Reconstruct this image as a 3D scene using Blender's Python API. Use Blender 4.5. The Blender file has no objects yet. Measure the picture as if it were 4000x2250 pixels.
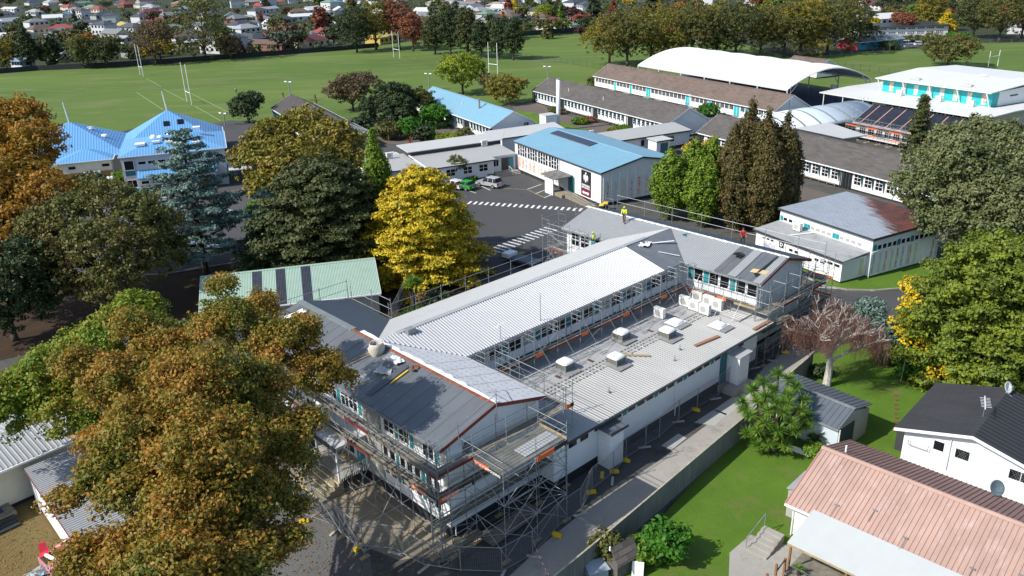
import bpy, math, random
import numpy as np
from mathutils import Vector, Matrix
S = bpy.context.scene
C = S.collection
R = math.radians
# ---------------------------------------------------------------- camera, sky, sun, exposure
FPX, PITCH, ROLL, CAMH = 3200.0, R(22.2), R(1.74), 35.0   # focal length in pixels of the 4000 px wide photo
_f = np.array([0, math.cos(PITCH), -math.sin(PITCH)]); _r0 = np.array([1., 0, 0]); _d0 = np.array([0, -math.sin(PITCH), -math.cos(PITCH)])
_r = math.cos(ROLL)*_r0 + math.sin(ROLL)*_d0; _d = -math.sin(ROLL)*_r0 + math.cos(ROLL)*_d0
cam = bpy.data.objects.new('camera', bpy.data.cameras.new('camera')); C.objects.link(cam); S.camera = cam
cam.data.sensor_width = 36; cam.data.lens = 36*FPX/4000; cam.data.clip_start = .5; cam.data.clip_end = 6000
cam.matrix_world = Matrix(((_r[0], -_d[0], -_f[0], 0), (_r[1], -_d[1], -_f[1], 0), (_r[2], -_d[2], -_f[2], CAMH), (0, 0, 0, 1)))
SUN_EL, SUN_AZ = 41.0, 248.0          # azimuth clockwise from +Y
W_ = bpy.data.worlds.new('World'); S.world = W_; W_.use_nodes = True
nt = W_.node_tree; sky = nt.nodes.new('ShaderNodeTexSky'); sky.sky_type = 'NISHITA'; sky.sun_disc = False
sky.sun_elevation = R(SUN_EL); sky.sun_rotation = R(SUN_AZ); sky.altitude = 40
nt.links.new(sky.outputs[0], nt.nodes['Background'].inputs[0]); nt.nodes['Background'].inputs[1].default_value = .14
sl = bpy.data.lights.new('sun', 'SUN'); sl.energy = 4.6; sl.angle = R(.53); sl.color = (1, .955, .89)
so = bpy.data.objects.new('sun', sl); C.objects.link(so)
sd = Vector((math.sin(R(SUN_AZ))*math.cos(R(SUN_EL)), math.cos(R(SUN_AZ))*math.cos(R(SUN_EL)), math.sin(R(SUN_EL))))
so.rotation_euler = sd.to_track_quat('Z', 'Y').to_euler(); so.location = sd*300
S.view_settings.view_transform = 'Standard'; S.view_settings.look = 'None'; S.view_settings.gamma = 1
S.view_settings.exposure = 0.4; S.view_settings.use_curve_mapping = False
S.render.engine = 'CYCLES'; S.cycles.max_bounces = 6; S.cycles.diffuse_bounces = 3; S.cycles.glossy_bounces = 3
S.cycles.transmission_bounces = 4; S.cycles.transparent_max_bounces = 8
random.seed(7); RNG = np.random.default_rng(7)

# ---------------------------------------------------------------- where a photo point lies on a level surface z
def at(px, py, z=0.0):
    d = (px-2000)/FPX*_r + (py-1125)/FPX*_d + _f
    t = (z-CAMH)/d[2]
    return Vector((d[0]*t, d[1]*t, z))
def topz(b, py):       # height above a ground point at which photo row py is reached
    lo, hi = b[2], b[2]+70
    for _ in range(40):
        m = (lo+hi)/2; p = np.array([b[0], b[1], m-CAMH])
        if 1125+FPX*(p@_d)/(p@_f) > py: lo = m
        else: hi = m
    return lo
def depth(b): return float(np.array([b[0], b[1], b[2]-CAMH])@_f)
def proj(b):
    p = np.array([b[0], b[1], b[2]-CAMH]); return 2000+FPX*(p@_r)/(p@_f), 1125+FPX*(p@_d)/(p@_f)

# ---------------------------------------------------------------- mesh helpers
class MB:
    def __init__(s): s.v = []; s.f = []; s.m = []
    def poly(s, pts, m=0):
        n = len(s.v); s.v += [tuple(p) for p in pts]; s.f.append(tuple(range(n, n+len(pts)))); s.m.append(m); return s
    def box(s, x0, x1, y0, y1, z0, z1, m=0):
        return s.hexa([(x0, y0, z0), (x1, y0, z0), (x1, y1, z0), (x0, y1, z0)], [(x0, y0, z1), (x1, y0, z1), (x1, y1, z1), (x0, y1, z1)], m)
    def hexa(s, b, t, m=0):     # bottom ring (ccw from above) and top ring
        n = len(s.v); k = len(b); s.v += [tuple(p) for p in b]+[tuple(p) for p in t]
        s.f.append(tuple(n+i for i in reversed(range(k)))); s.f.append(tuple(n+k+i for i in range(k)))
        for i in range(k): s.f.append((n+i, n+(i+1) % k, n+k+(i+1) % k, n+k+i))
        s.m += [m]*(k+2); return s
    def slab(s, pts, th, m=0, mside=None):   # polygon given ccw from above = top face, thickness downwards
        n = len(s.v); k = len(pts); s.v += [tuple(p) for p in pts]+[(p[0], p[1], p[2]-th) for p in pts]
        s.f.append(tuple(range(n, n+k))); s.f.append(tuple(n+k+i for i in reversed(range(k)))); s.m += [m, m]
        for i in range(k): s.f.append((n+i, n+k+i, n+k+(i+1) % k, n+(i+1) % k)); s.m.append(m if mside is None else mside)
        return s
    def tube(s, a, b, r, n=6, m=0, r2=None):
        a = Vector(a); b = Vector(b); d = (b-a)
        if d.length < 1e-6: return s
        d.normalize(); u = d.orthogonal().normalized(); w = d.cross(u); r2 = r if r2 is None else r2
        ra = [a+(u*math.cos(2*math.pi*i/n)+w*math.sin(2*math.pi*i/n))*r for i in range(n)]
        rb = [b+(u*math.cos(2*math.pi*i/n)+w*math.sin(2*math.pi*i/n))*r2 for i in range(n)]
        k = len(s.v); s.v += [tuple(p) for p in ra+rb]
        for i in range(n): s.f.append((k+i, k+(i+1) % n, k+n+(i+1) % n, k+n+i))
        s.f.append(tuple(k+i for i in reversed(range(n)))); s.f.append(tuple(k+n+i for i in range(n))); s.m += [m]*(n+2); return s
    def path(s, pts, rs, n=6, m=0):
        for i in range(len(pts)-1): s.tube(pts[i], pts[i+1], rs[i], n, m, rs[i+1])
        return s
    def beam(s, a, b, w, h, m=0):      # rectangular bar, w across (horizontal), h high
        a = Vector(a); b = Vector(b); d = (b-a).normalized(); u = Vector((-d.y, d.x, 0))
        u = u.normalized() if u.length > 1e-4 else Vector((1, 0, 0)); q = d.cross(u).normalized()
        u = u*w/2; q = q*h/2
        return s.hexa([a-u-q, a+u-q, a+u+q, a-u+q], [b-u-q, b+u-q, b+u+q, b-u+q], m)
    def dome(s, c, rx, ry, h, m=0, nu=12, nv=4, sq=1.0):
        base = len(s.v)
        for j in range(nv+1):
            a = j/nv*math.pi/2
            for i in range(nu):
                t = 2*math.pi*i/nu; cx, sx = math.cos(t), math.sin(t)
                e = (abs(cx)**sq*(1 if cx >= 0 else -1), abs(sx)**sq*(1 if sx >= 0 else -1))
                s.v.append((c[0]+rx*e[0]*math.cos(a), c[1]+ry*e[1]*math.cos(a), c[2]+h*math.sin(a)))
        for j in range(nv):
            for i in range(nu):
                s.f.append((base+j*nu+i, base+j*nu+(i+1) % nu, base+(j+1)*nu+(i+1) % nu, base+(j+1)*nu+i)); s.m.append(m)
        return s
    def mesh(s, name, mats, smooth=False):
        me = bpy.data.meshes.new(name); me.from_pydata([tuple(map(float, p)) for p in s.v], [], s.f)
        for m in mats: me.materials.append(m)
        if len(mats) > 1: me.polygons.foreach_set('material_index', s.m)
        if smooth: me.polygons.foreach_set('use_smooth', [True]*len(s.f))
        me.update(); return me
    def build(s, name, mats, parent=None, smooth=False, loc=None, rz=0):
        if not isinstance(mats, (list, tuple)): mats = [mats]
        return link(name, s.mesh(name, mats, smooth), parent, loc, rz)
def link(name, me, parent=None, loc=None, rz=0):
    o = bpy.data.objects.new(name, me); C.objects.link(o); o.parent = parent
    if loc is not None: o.location = loc
    if rz: o.rotation_euler = (0, 0, rz)
    return o
def tag(o, label, cat, group=None, kind=None):
    if label: o['label'] = label
    if cat: o['category'] = cat
    if group: o['group'] = group
    if kind: o['kind'] = kind
    return o
def thing(name, label, cat, loc=(0, 0, 0), rz=0, group=None):
    o = bpy.data.objects.new(name, None); o.empty_display_size = .3; C.objects.link(o)
    o.location = loc; o.rotation_euler = (0, 0, rz); return tag(o, label, cat, group)
def struct(name, mb, mat):
    return tag(mb.build(name, mat), None, None, None, 'structure')
def dup(root, loc, rz=0, label=None, group=None, scale=None):
    r = root.copy(); C.objects.link(r); r.location = loc; r.rotation_euler = (0, 0, rz)
    if label: r['label'] = label
    if group: r['group'] = group
    if scale is not None: r.scale = scale
    for ch in list(root.children):
        c = ch.copy(); C.objects.link(c); c.parent = r
        for g in list(ch.children):
            d = g.copy(); C.objects.link(d); d.parent = c
    return r

# ---------------------------------------------------------------- materials
def newmat(name):
    m = bpy.data.materials.new(name); m.use_nodes = True; nt = m.node_tree
    b = nt.nodes['Principled BSDF']; return m, nt, b
def N(nt, t, **k):
    n = nt.nodes.new(t)
    for a, v in k.items():
        if a in n.inputs.keys(): n.inputs[a].default_value = v
        else: setattr(n, a, v)
    return n
def math_(nt, op, a, b=None):
    n = nt.nodes.new('ShaderNodeMath'); n.operation = op
    for i, x in enumerate((a, b)):
        if x is None: continue
        if isinstance(x, (int, float)): n.inputs[i].default_value = x
        else: nt.links.new(x, n.inputs[i])
    return n.outputs[0]
def mixc(nt, fac, a, b, mode='MIX'):
    n = nt.nodes.new('ShaderNodeMix'); n.data_type = 'RGBA'; n.blend_type = mode
    for i, x in ((0, fac), (6, a), (7, b)):
        if isinstance(x, (int, float)): n.inputs[i].default_value = x
        elif isinstance(x, (tuple, list)): n.inputs[i].default_value = (*x[:3], 1)
        else: nt.links.new(x, n.inputs[i])
    return n.outputs[2]
def ramp(nt, x, lo, hi):
    n = nt.nodes.new('ShaderNodeMapRange'); nt.links.new(x, n.inputs[0])
    n.inputs[1].default_value = lo; n.inputs[2].default_value = hi; return n.outputs[0]
def coords(nt, which='Object', scale=None):
    t = nt.nodes.new('ShaderNodeTexCoord'); o = t.outputs[which]
    if scale:
        mp = nt.nodes.new('ShaderNodeMapping'); mp.inputs['Scale'].default_value = scale; nt.links.new(o, mp.inputs[0]); o = mp.outputs[0]
    return o
def noise(nt, vec, scale, detail=4, rough=.6):
    n = nt.nodes.new('ShaderNodeTexNoise'); n.inputs['Scale'].default_value = scale; n.inputs['Detail'].default_value = detail
    n.inputs['Roughness'].default_value = rough; nt.links.new(vec, n.inputs['Vector']); return n.outputs[0]
def M(name, col, rough=.6, metal=0.0, var=.12, vs=1.2, rib=None, dirt=None, bump=0.0, bs=30, rows=None, spec=.5, stretch=None):
    """plain paint / metal: base colour with two octaves of soft variation, optional profile ribs (axis, spacing, depth),
    dirt = (colour, amount, scale, low, high), rows = (axis, spacing, darkness) for weatherboard or tile courses"""
    m, nt, b = newmat(name)
    co = coords(nt); cs = coords(nt, 'Object', stretch) if stretch else co
    n1 = noise(nt, cs, vs, 5); n2 = noise(nt, co, vs*.17, 2)
    c = mixc(nt, ramp(nt, n1, .3, .7), [x*(1-var) for x in col], [min(1, x*(1+var)) for x in col])
    c = mixc(nt, ramp(nt, n2, .3, .7), c, mixc(nt, 1.0, c, (1-var*.8,)*3, 'MULTIPLY'))
    if dirt:
        dn = noise(nt, cs, dirt[2], 6, .7); f = math_(nt, 'MULTIPLY', ramp(nt, dn, dirt[3], dirt[4]), dirt[1]); c = mixc(nt, f, c, dirt[0])
    sep = nt.nodes.new('ShaderNodeSeparateXYZ'); nt.links.new(co, sep.inputs[0]); h = None
    if rib:
        x = math_(nt, 'MULTIPLY', sep.outputs['XYZ'.index(rib[0].upper())], 2*math.pi/rib[1])
        h = math_(nt, 'MULTIPLY', math_(nt, 'POWER', math_(nt, 'ADD', math_(nt, 'MULTIPLY', math_(nt, 'SINE', x), .5), .5), 2.0), rib[2])
    if rows:
        x = math_(nt, 'FRACT', math_(nt, 'MULTIPLY', sep.outputs['XYZ'.index(rows[0].upper())], 1/rows[1]))
        line = ramp(nt, x, 0.0, .12)
        c = mixc(nt, line, mixc(nt, 1.0, c, (1-rows[2],)*3, 'MULTIPLY'), c)
        h2 = math_(nt, 'MULTIPLY', x, .02); h = h2 if h is None else math_(nt, 'ADD', h, h2)
    if bump:
        bn = math_(nt, 'MULTIPLY', noise(nt, co, bs, 4), bump); h = bn if h is None else math_(nt, 'ADD', h, bn)
    if h is not None:
        bp = nt.nodes.new('ShaderNodeBump'); bp.inputs['Distance'].default_value = 1.0; bp.inputs['Strength'].default_value = 1
        nt.links.new(h, bp.inputs['Height']); nt.links.new(bp.outputs[0], b.inputs['Normal'])
    nt.links.new(c, b.inputs['Base Color']); b.inputs['Roughness'].default_value = rough; b.inputs['Metallic'].default_value = metal
    b.inputs['Specular IOR Level'].default_value = spec
    return m
def objcol(name, rough=.7, var=.15, vs=3, rows=None, translucent=0, rib=None):
    m, nt, b = newmat(name); oi = nt.nodes.new('ShaderNodeObjectInfo'); co = coords(nt)
    n1 = noise(nt, co, vs, 4); c = mixc(nt, ramp(nt, n1, .3, .7), mixc(nt, 1., oi.outputs['Color'], (1-var,)*3, 'MULTIPLY'), mixc(nt, 1., oi.outputs['Color'], (1+var,)*3, 'MULTIPLY'))
    nt.links.new(c, b.inputs['Base Color']); b.inputs['Roughness'].default_value = rough
    return m
def leafmat(name, cols, patch=.25, trans=.25, objc=False, hue=.5):
    """foliage: colour chosen per leaf (random per island) and per patch of the crown; partly translucent leaves"""
    m, nt, b = newmat(name); co = coords(nt); ge = nt.nodes.new('ShaderNodeNewGeometry')
    x = math_(nt, 'ADD', math_(nt, 'MULTIPLY', ramp(nt, noise(nt, co, patch, 3), .3, .7), 1-hue), math_(nt, 'MULTIPLY', ge.outputs['Random Per Island'], hue))
    cr = nt.nodes.new('ShaderNodeValToRGB'); nt.links.new(x, cr.inputs[0]); e = cr.color_ramp.elements
    for i, c in enumerate(cols):
        p = (i+.5)/len(cols)
        if i < 2: e[i].position = p; e[i].color = (*c, 1)
        else: q = e.new(p); q.color = (*c, 1)
    c = cr.outputs[0]
    if objc:
        oi = nt.nodes.new('ShaderNodeObjectInfo'); c = mixc(nt, 1., c, oi.outputs['Color'], 'MULTIPLY')
    b.inputs['Roughness'].default_value = .55; b.inputs['Specular IOR Level'].default_value = .25
    nt.links.new(c, b.inputs['Base Color'])
    tr = nt.nodes.new('ShaderNodeBsdfTranslucent'); nt.links.new(mixc(nt, 1., c, (1.1, 1.15, .6), 'MULTIPLY'), tr.inputs[0])
    mx = nt.nodes.new('ShaderNodeMixShader'); mx.inputs[0].default_value = trans
    nt.links.new(b.outputs[0], mx.inputs[1]); nt.links.new(tr.outputs[0], mx.inputs[2]); nt.links.new(mx.outputs[0], nt.nodes['Material Output'].inputs[0])
    return m
white = M('white_paint', (.74, .75, .74), .55, var=.05, vs=.8, dirt=((.45, .44, .4), .3, .9, .62, .8))
wboard = M('white_weatherboard', (.74, .75, .75), .55, var=.04, rows=('z', .18, .35), dirt=((.5, .49, .45), .25, .8, .6, .8))
wvert = M('white_vertical_cladding', (.72, .74, .75), .55, var=.04, rib=('x', .2, .01), dirt=((.5, .49, .46), .3, .8, .58, .8))
wvert_y = M('white_vertical_cladding_side', (.72, .74, .75), .55, var=.04, rib=('y', .2, .01), dirt=((.5, .49, .46), .3, .8, .58, .8))
cream = M('cream_wall', (.6, .57, .47), .7, var=.06)
greywall = M('grey_render', (.33, .33, .31), .8, var=.08)
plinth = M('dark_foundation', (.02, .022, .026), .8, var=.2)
trim = M('dark_trim', (.035, .04, .045), .5)
whitetrim = M('white_trim', (.78, .79, .79), .45, var=.03)
teal = M('teal_paint', (.012, .24, .27), .5, var=.05)
tealdk = M('dark_teal_paint', (.012, .13, .16), .5, var=.05)
m, nt, b = newmat('window_glass'); b.inputs['Base Color'].default_value = (.008, .01, .012, 1); b.inputs['Roughness'].default_value = .12; b.inputs['Specular IOR Level'].default_value = .35; glass = m
m, nt, b = newmat('blind_glass'); b.inputs['Base Color'].default_value = (.32, .33, .31, 1); b.inputs['Roughness'].default_value = .25; blind = m
galv = M('galvanised_steel', (.3, .32, .33), .5, .4, var=.2, vs=3)
galvroof = M('grey_metal_roof', (.34, .35, .35), .5, .1, var=.05, rib=('x', .25, .02), dirt=((.22, .21, .2), .35, .5, .58, .8))
timber = M('raw_timber', (.36, .27, .15), .8, var=.25, vs=4)
dectimber = M('weathered_planks', (.2, .18, .145), .85, var=.3, vs=3)
redwood = M('red_toe_board', (.16, .022, .018), .7, var=.25, vs=2)
orange = M('orange_banner', (.75, .13, .015), .6, var=.08)
yellow = M('yellow_plastic', (.75, .5, .01), .5, var=.08)
rubber = M('black_rubber', (.012, .012, .013), .7)
rustm = M('rusty_ridge', (.28, .085, .04), .8, var=.4, vs=5)
brick = M('red_brown_brick', (.16, .075, .04), .85, var=.3, vs=8, rows=('z', .09, .4))
acwhite = M('condenser_casing', (.7, .7, .66), .5, var=.04)
bark = M('bark', (.06, .045, .033), .9, var=.35, vs=5, bump=.03, bs=12)
barkpale = M('pale_bark', (.5, .47, .42), .85, var=.35, vs=4, bump=.02, bs=14)
# ================================================================ GROUND
def gmat(name, cols, scale=.15, fine=6, rough=.95, bump=.01, fb=25, stretch=None, dirt=None):
    m, nt, b = newmat(name); co = coords(nt, 'Object', stretch)
    a = ramp(nt, noise(nt, co, scale, 5, .65), .3, .7); f = ramp(nt, noise(nt, co, fine, 5, .75), .25, .75)
    c = mixc(nt, a, cols[0], cols[1]); c = mixc(nt, math_(nt, 'MULTIPLY', f, .55), c, cols[2])
    if dirt: c = mixc(nt, math_(nt, 'MULTIPLY', ramp(nt, noise(nt, co, dirt[2], 6, .7), dirt[3], dirt[4]), dirt[1]), c, dirt[0])
    nt.links.new(c, b.inputs['Base Color']); b.inputs['Roughness'].default_value = rough; b.inputs['Specular IOR Level'].default_value = .2
    if bump:
        bp = nt.nodes.new('ShaderNodeBump'); bp.inputs['Distance'].default_value = 1
        nt.links.new(math_(nt, 'MULTIPLY', noise(nt, co, fb, 3), bump), bp.inputs['Height']); nt.links.new(bp.outputs[0], b.inputs['Normal'])
    return m
gm_ground = gmat('suburb_ground', [(.03, .045, .015), (.055, .055, .035), (.02, .03, .012)], .03, .4)
gm_field = gmat('field_grass', [(.05, .1, .018), (.1, .165, .026), (.12, .16, .04)], .011, .5, stretch=(.8, 2.6, 1), bump=.03, fb=3, dirt=((.19, .18, .085), .75, .06, .5, .75))
gm_lawn = gmat('lawn_grass', [(.045, .125, .008), (.085, .18, .014), (.14, .19, .03)], .3, 5, bump=.05, fb=30, dirt=((.16, .15, .055), .75, .32, .52, .74))
gm_asph = gmat('asphalt', [(.065, .066, .07), (.085, .085, .088), (.05, .05, .052)], .1, 12, bump=.004, fb=60, dirt=((.025, .025, .026), .7, .35, .6, .75))
gm_asph2 = gmat('old_asphalt', [(.055, .056, .056), (.085, .085, .08), (.12, .115, .1)], .3, 7, bump=.01, fb=40, dirt=((.02, .02, .02), .7, .6, .5, .7))
gm_grav = gmat('gravel', [(.12, .12, .12), (.16, .155, .15), (.07, .07, .068)], .3, 9, bump=.04, fb=25, dirt=((.14, .09, .04), .6, 1.1, .6, .75))
gm_conc = gmat('concrete', [(.3, .285, .25), (.38, .36, .32), (.22, .21, .185)], .35, 5, bump=.004, fb=30, dirt=((.1, .095, .08), .6, .5, .55, .75))
gm_conct = gmat('tan_concrete', [(.25, .21, .15), (.31, .27, .2), (.18, .155, .11)], .3, 4, bump=.004, fb=30, dirt=((.12, .1, .07), .7, .45, .55, .75))
gm_concl = gmat('pale_concrete_patch', [(.33, .34, .31), (.4, .41, .37), (.28, .28, .26)], .8, 6, bump=.003)
gm_bark = gmat('bark_mulch', [(.04, .025, .014), (.075, .042, .024), (.02, .014, .01)], .5, 8, bump=.04, fb=20)
gm_pave = gmat('brown_paving', [(.12, .1, .085), (.15, .125, .105), (.09, .075, .065)], .2, 5, bump=.004)
gm_dry = gmat('dry_yard_grass', [(.15, .1, .045), (.19, .13, .06), (.09, .09, .03)], .5, 8, bump=.03, fb=25)
paintw = M('road_paint', (.72, .72, .7), .7, var=.12, vs=4, dirt=((.12, .12, .12), .7, 6, .6, .8))
painty = M('yellow_road_paint', (.5, .33, .06), .7, var=.15, vs=4, dirt=((.1, .1, .1), .7, 6, .5, .75))
def sheet(name, px, z, mat, zat=0.0):
    pts = [at(x, y, zat) for x, y in px]
    a = sum(pts[i].x*pts[(i+1) % len(pts)].y-pts[(i+1) % len(pts)].x*pts[i].y for i in range(len(pts)))
    if a < 0: pts.reverse()
    return struct(name, MB().poly([(p.x, p.y, z) for p in pts]), mat)
b = MB(); b.poly([(-3500, -300, 0), (3500, -300, 0), (3500, 5200, 0), (-3500, 5200, 0)]); struct('ground', b, gm_ground)
sheet('playing_field', [(-900, 420), (-900, 318), (0, 288), (147, 276), (334, 268), (611, 252), (1000, 223), (1338, 198), (1620, 160), (2027, 142), (2320, 125), (2700, 120), (3100, 225), (3450, 196), (3600, 190), (3830, 168), (4300, 160), (4700, 300), (4200, 600), (3300, 620), (2600, 700), (900, 620), (-500, 700)], .004, gm_field)
sheet('school_grounds', [(-500, 1130), (-300, 700), (400, 560), (900, 470), (1000, 500), (1250, 470), (1500, 450), (1950, 420), (2050, 400), (2330, 365), (3900, 520), (4300, 900), (3400, 1150), (2900, 1300), (2000, 2000), (1000, 2500), (-900, 2400)], .008, gm_asph2)
sheet('car_park', [(-300, 1140), (-250, 740), (400, 650), (900, 470), (1080, 480), (1450, 560), (1560, 660), (1990, 665), (2330, 835), (2370, 1010), (2200, 1090), (1900, 1070), (1300, 1040), (1080, 1000), (640, 1075), (300, 1120)], .012, gm_asph)
sheet('bark_garden', [(-300, 1090), (640, 1072), (1080, 1000), (1130, 1040), (1900, 1120), (1800, 1160), (1500, 1280), (1100, 1230), (700, 1250), (-400, 1500)], .016, gm_bark)
sheet('neighbour_yard', [(-700, 1800), (-300, 1480), (500, 1400), (900, 1500), (1050, 1900), (950, 2500), (-700, 2600)], .012, gm_dry)
sheet('gravel_yard', [(1000, 1700), (1150, 1850), (1340, 1990), (1480, 2160), (1900, 2230), (2100, 2500), (900, 2600), (880, 1900)], .016, gm_grav)
sheet('entrance_slab', [(1120, 1830), (1400, 1760), (1790, 2050), (1760, 2150), (1560, 2190), (1440, 2140), (1330, 2010)], .024, gm_conct)
sheet('driveway', [(1440, 2150), (1780, 2130), (2100, 1960), (2330, 1780), (2900, 1420), (3160, 1300), (3200, 1330), (3050, 1440), (2900, 1700), (2560, 2030), (2200, 2340), (1500, 2500)], .02, gm_asph2)
# the pale concrete strip of the driveway, in bays
strip = [((2960, 1445), (3140, 1470)), ((2875, 1535), (3035, 1560)), ((2770, 1620), (2975, 1650)), ((2640, 1715), (2850, 1775)), ((2560, 1800), (2665, 1880))]
sheet('concrete_drive', [(3110, 1345), (2990, 1430), (2905, 1530), (2860, 1590), (2790, 1640), (2600, 1780), (2470, 1870), (2290, 1990), (2130, 2120), (1960, 2280), (2150, 2360), (2300, 2230), (2500, 2050), (2640, 1900), (2880, 1690), (2960, 1560), (3130, 1430), (3170, 1380)], .028, gm_conc)
for pts in ([(2870, 1545), (2925, 1560), (2840, 1625), (2788, 1603)], [(2790, 1600), (2840, 1618), (2790, 1665), (2712, 1652)], [(2650, 1695), (2682, 1712), (2625, 1758), (2583, 1742)], [(2925, 1490), (2970, 1500), (2925, 1556), (2872, 1543)]):
    sheet('concrete_patch', pts, .034, gm_concl)
sheet('neighbour_lawn', [(3160, 1380), (3060, 1450), (2960, 1580), (2840, 1740), (2570, 2035), (2300, 2300), (2500, 2700), (4500, 2700), (4600, 1500), (3700, 1440), (3480, 1300)], .014, gm_lawn)
sheet('side_road', [(3000, 1250), (3100, 1150), (3190, 1128), (3290, 1143), (3400, 1142), (3600, 1128), (4100, 1040), (4200, 1100), (3700, 1290), (3560, 1310), (3460, 1330), (3330, 1300), (3170, 1390), (3090, 1370), (2960, 1400)], .022, gm_asph)
sheet('corner_lawn', [(3180, 1000), (3280, 1100), (3660, 1010), (3760, 1030), (3640, 1118), (3420, 1135), (3310, 1134), (3200, 1115), (3120, 1060)], .024, gm_lawn)
sheet('courtyard_lawn', [(2450, 800), (3080, 830), (3180, 790), (3000, 740), (3100, 700), (2560, 700), (2300, 830)], .02, gm_lawn)
sheet('courtyard', [(3000, 690), (3300, 775), (3120, 790), (3040, 760), (2800, 800), (2560, 790), (2500, 700)], .026, gm_pave)
sheet('courtyard_path', [(2350, 800), (2560, 900), (2640, 860), (2560, 790), (2680, 740), (2620, 700)], .026, gm_asph2)
sheet('block_paving', [(2000, 410), (2110, 400), (2160, 440), (2680, 560), (2620, 590), (2330, 520), (2180, 475), (2010, 430)], .02, gm_pave)
sheet('inner_yard', [(2080, 440), (2180, 475), (2300, 510), (2250, 520), (2040, 470), (1990, 430)], .024, gm_lawn)
sheet('long_block_path', [(2620, 400), (2750, 440), (3000, 500), (3040, 470), (2900, 470), (2700, 400)], .02, gm_conc)
sheet('garden_court', [(1400, 480), (1640, 430), (1850, 540), (1740, 575), (1480, 560)], .02, gm_pave)
# painted markings
def paint(name, segs, w, mat, z=.03):
    for (x0, y0), (x1, y1) in segs:
        a, c = at(x0, y0), at(x1, y1); d = (c-a).normalized(); n = Vector((-d.y, d.x, 0))*w/2
        struct(name, MB().poly([(p.x, p.y, z) for p in (a-n, c-n, c+n, a+n)]), mat)
dashes = [((1785+i*23.2, 800-0+i*1.25), (1792+i*23.2, 788+i*1.3)) for i in range(0)]
def zebra(A, B, n, L, w, ang=None):
    A, B = at(*A), at(*B); d = (B-A).normalized(); nn = Vector((-d.y, d.x, 0)); bm = MB()
    if ang: nn = (Matrix.Rotation(ang, 3, 'Z')@nn)
    for i in range(n):
        c = A.lerp(B, i/(n-1)); q = [c-nn*L/2-d*w/2, c-nn*L/2+d*w/2, c+nn*L/2+d*w/2, c+nn*L/2-d*w/2]
        bm.poly([(p.x, p.y, .03) for p in q])
    struct('hatched_marking', bm, paintw)
zebra((1835, 792), (2268, 820), 20, 1.5, .36)
zebra((1890, 995), (2150, 895), 15, 2.3, .3)
paint('bay_line', [((2060, 740), (2115, 720)), ((2090, 758), (2148, 735)), ((2125, 773), (2165, 757)), ((1878, 726), (1915, 744)), ((1830, 745), (1860, 755)), ((605, 775), (612, 805)), ((560, 785), (612, 774)), ((430, 760), (482, 746)), ((430, 775), (482, 761)), ((380, 748), (480, 730)), ((80, 1010), (103, 1018)), ((103, 1018), (100, 1055)), ((490, 770), (440, 782)), ((720, 1056), (800, 1040)), ((480, 1098), (560, 1080)), ((540, 1030), (590, 1012)), ((640, 880), (655, 890)), ((900, 1015), (1000, 990)), ((1000, 990), (1080, 1003))], .14, paintw)
paint('yellow_line', [((2005, 738), (2060, 741)), ((2065, 743), (2125, 772)), ((1905, 736), (2000, 738)), ((905, 745), (1000, 738)), ((910, 765), (1000, 758)), ((3155, 1150), (3125, 1175))], .12, painty)
paint('road_edge_line', [((3195, 1123), (3410, 1137))], .12, paintw, .034)
gm_line = M('worn_field_line', (.32, .38, .22), .9, var=.2)
paint('pitch_line', [((534, 361), (640, 431)), ((571, 307), (629, 338)), ((641, 350), (722, 392)), ((746, 365), (893, 439)), ((761, 415), (862, 472)), ((0, 347), (280, 359)), ((846, 316), (905, 311)), ((330, 357), (560, 349)), ((1060, 380), (1120, 380))], .16, gm_line)
# kerbs
kerbm = M('kerb_concrete', (.3, .29, .27), .85, var=.15)
def kerb(pts):
    k = MB()
    P = [at(x, y) for x, y in pts]
    for a, c in zip(P, P[1:]): k.beam((a.x, a.y, .07), (c.x, c.y, .07), .15, .14)
    struct('kerb', k, kerbm)
kerb([(3120, 1062), (3200, 1115), (3310, 1134), (3420, 1136), (3640, 1119), (3760, 1031)]); kerb([(-250, 1092), (640, 1073), (1080, 1001)])
kerb([(330, 718), (500, 700), (1000, 640)]); kerb([(1480, 740), (1830, 730), (1990, 668)])
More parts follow.
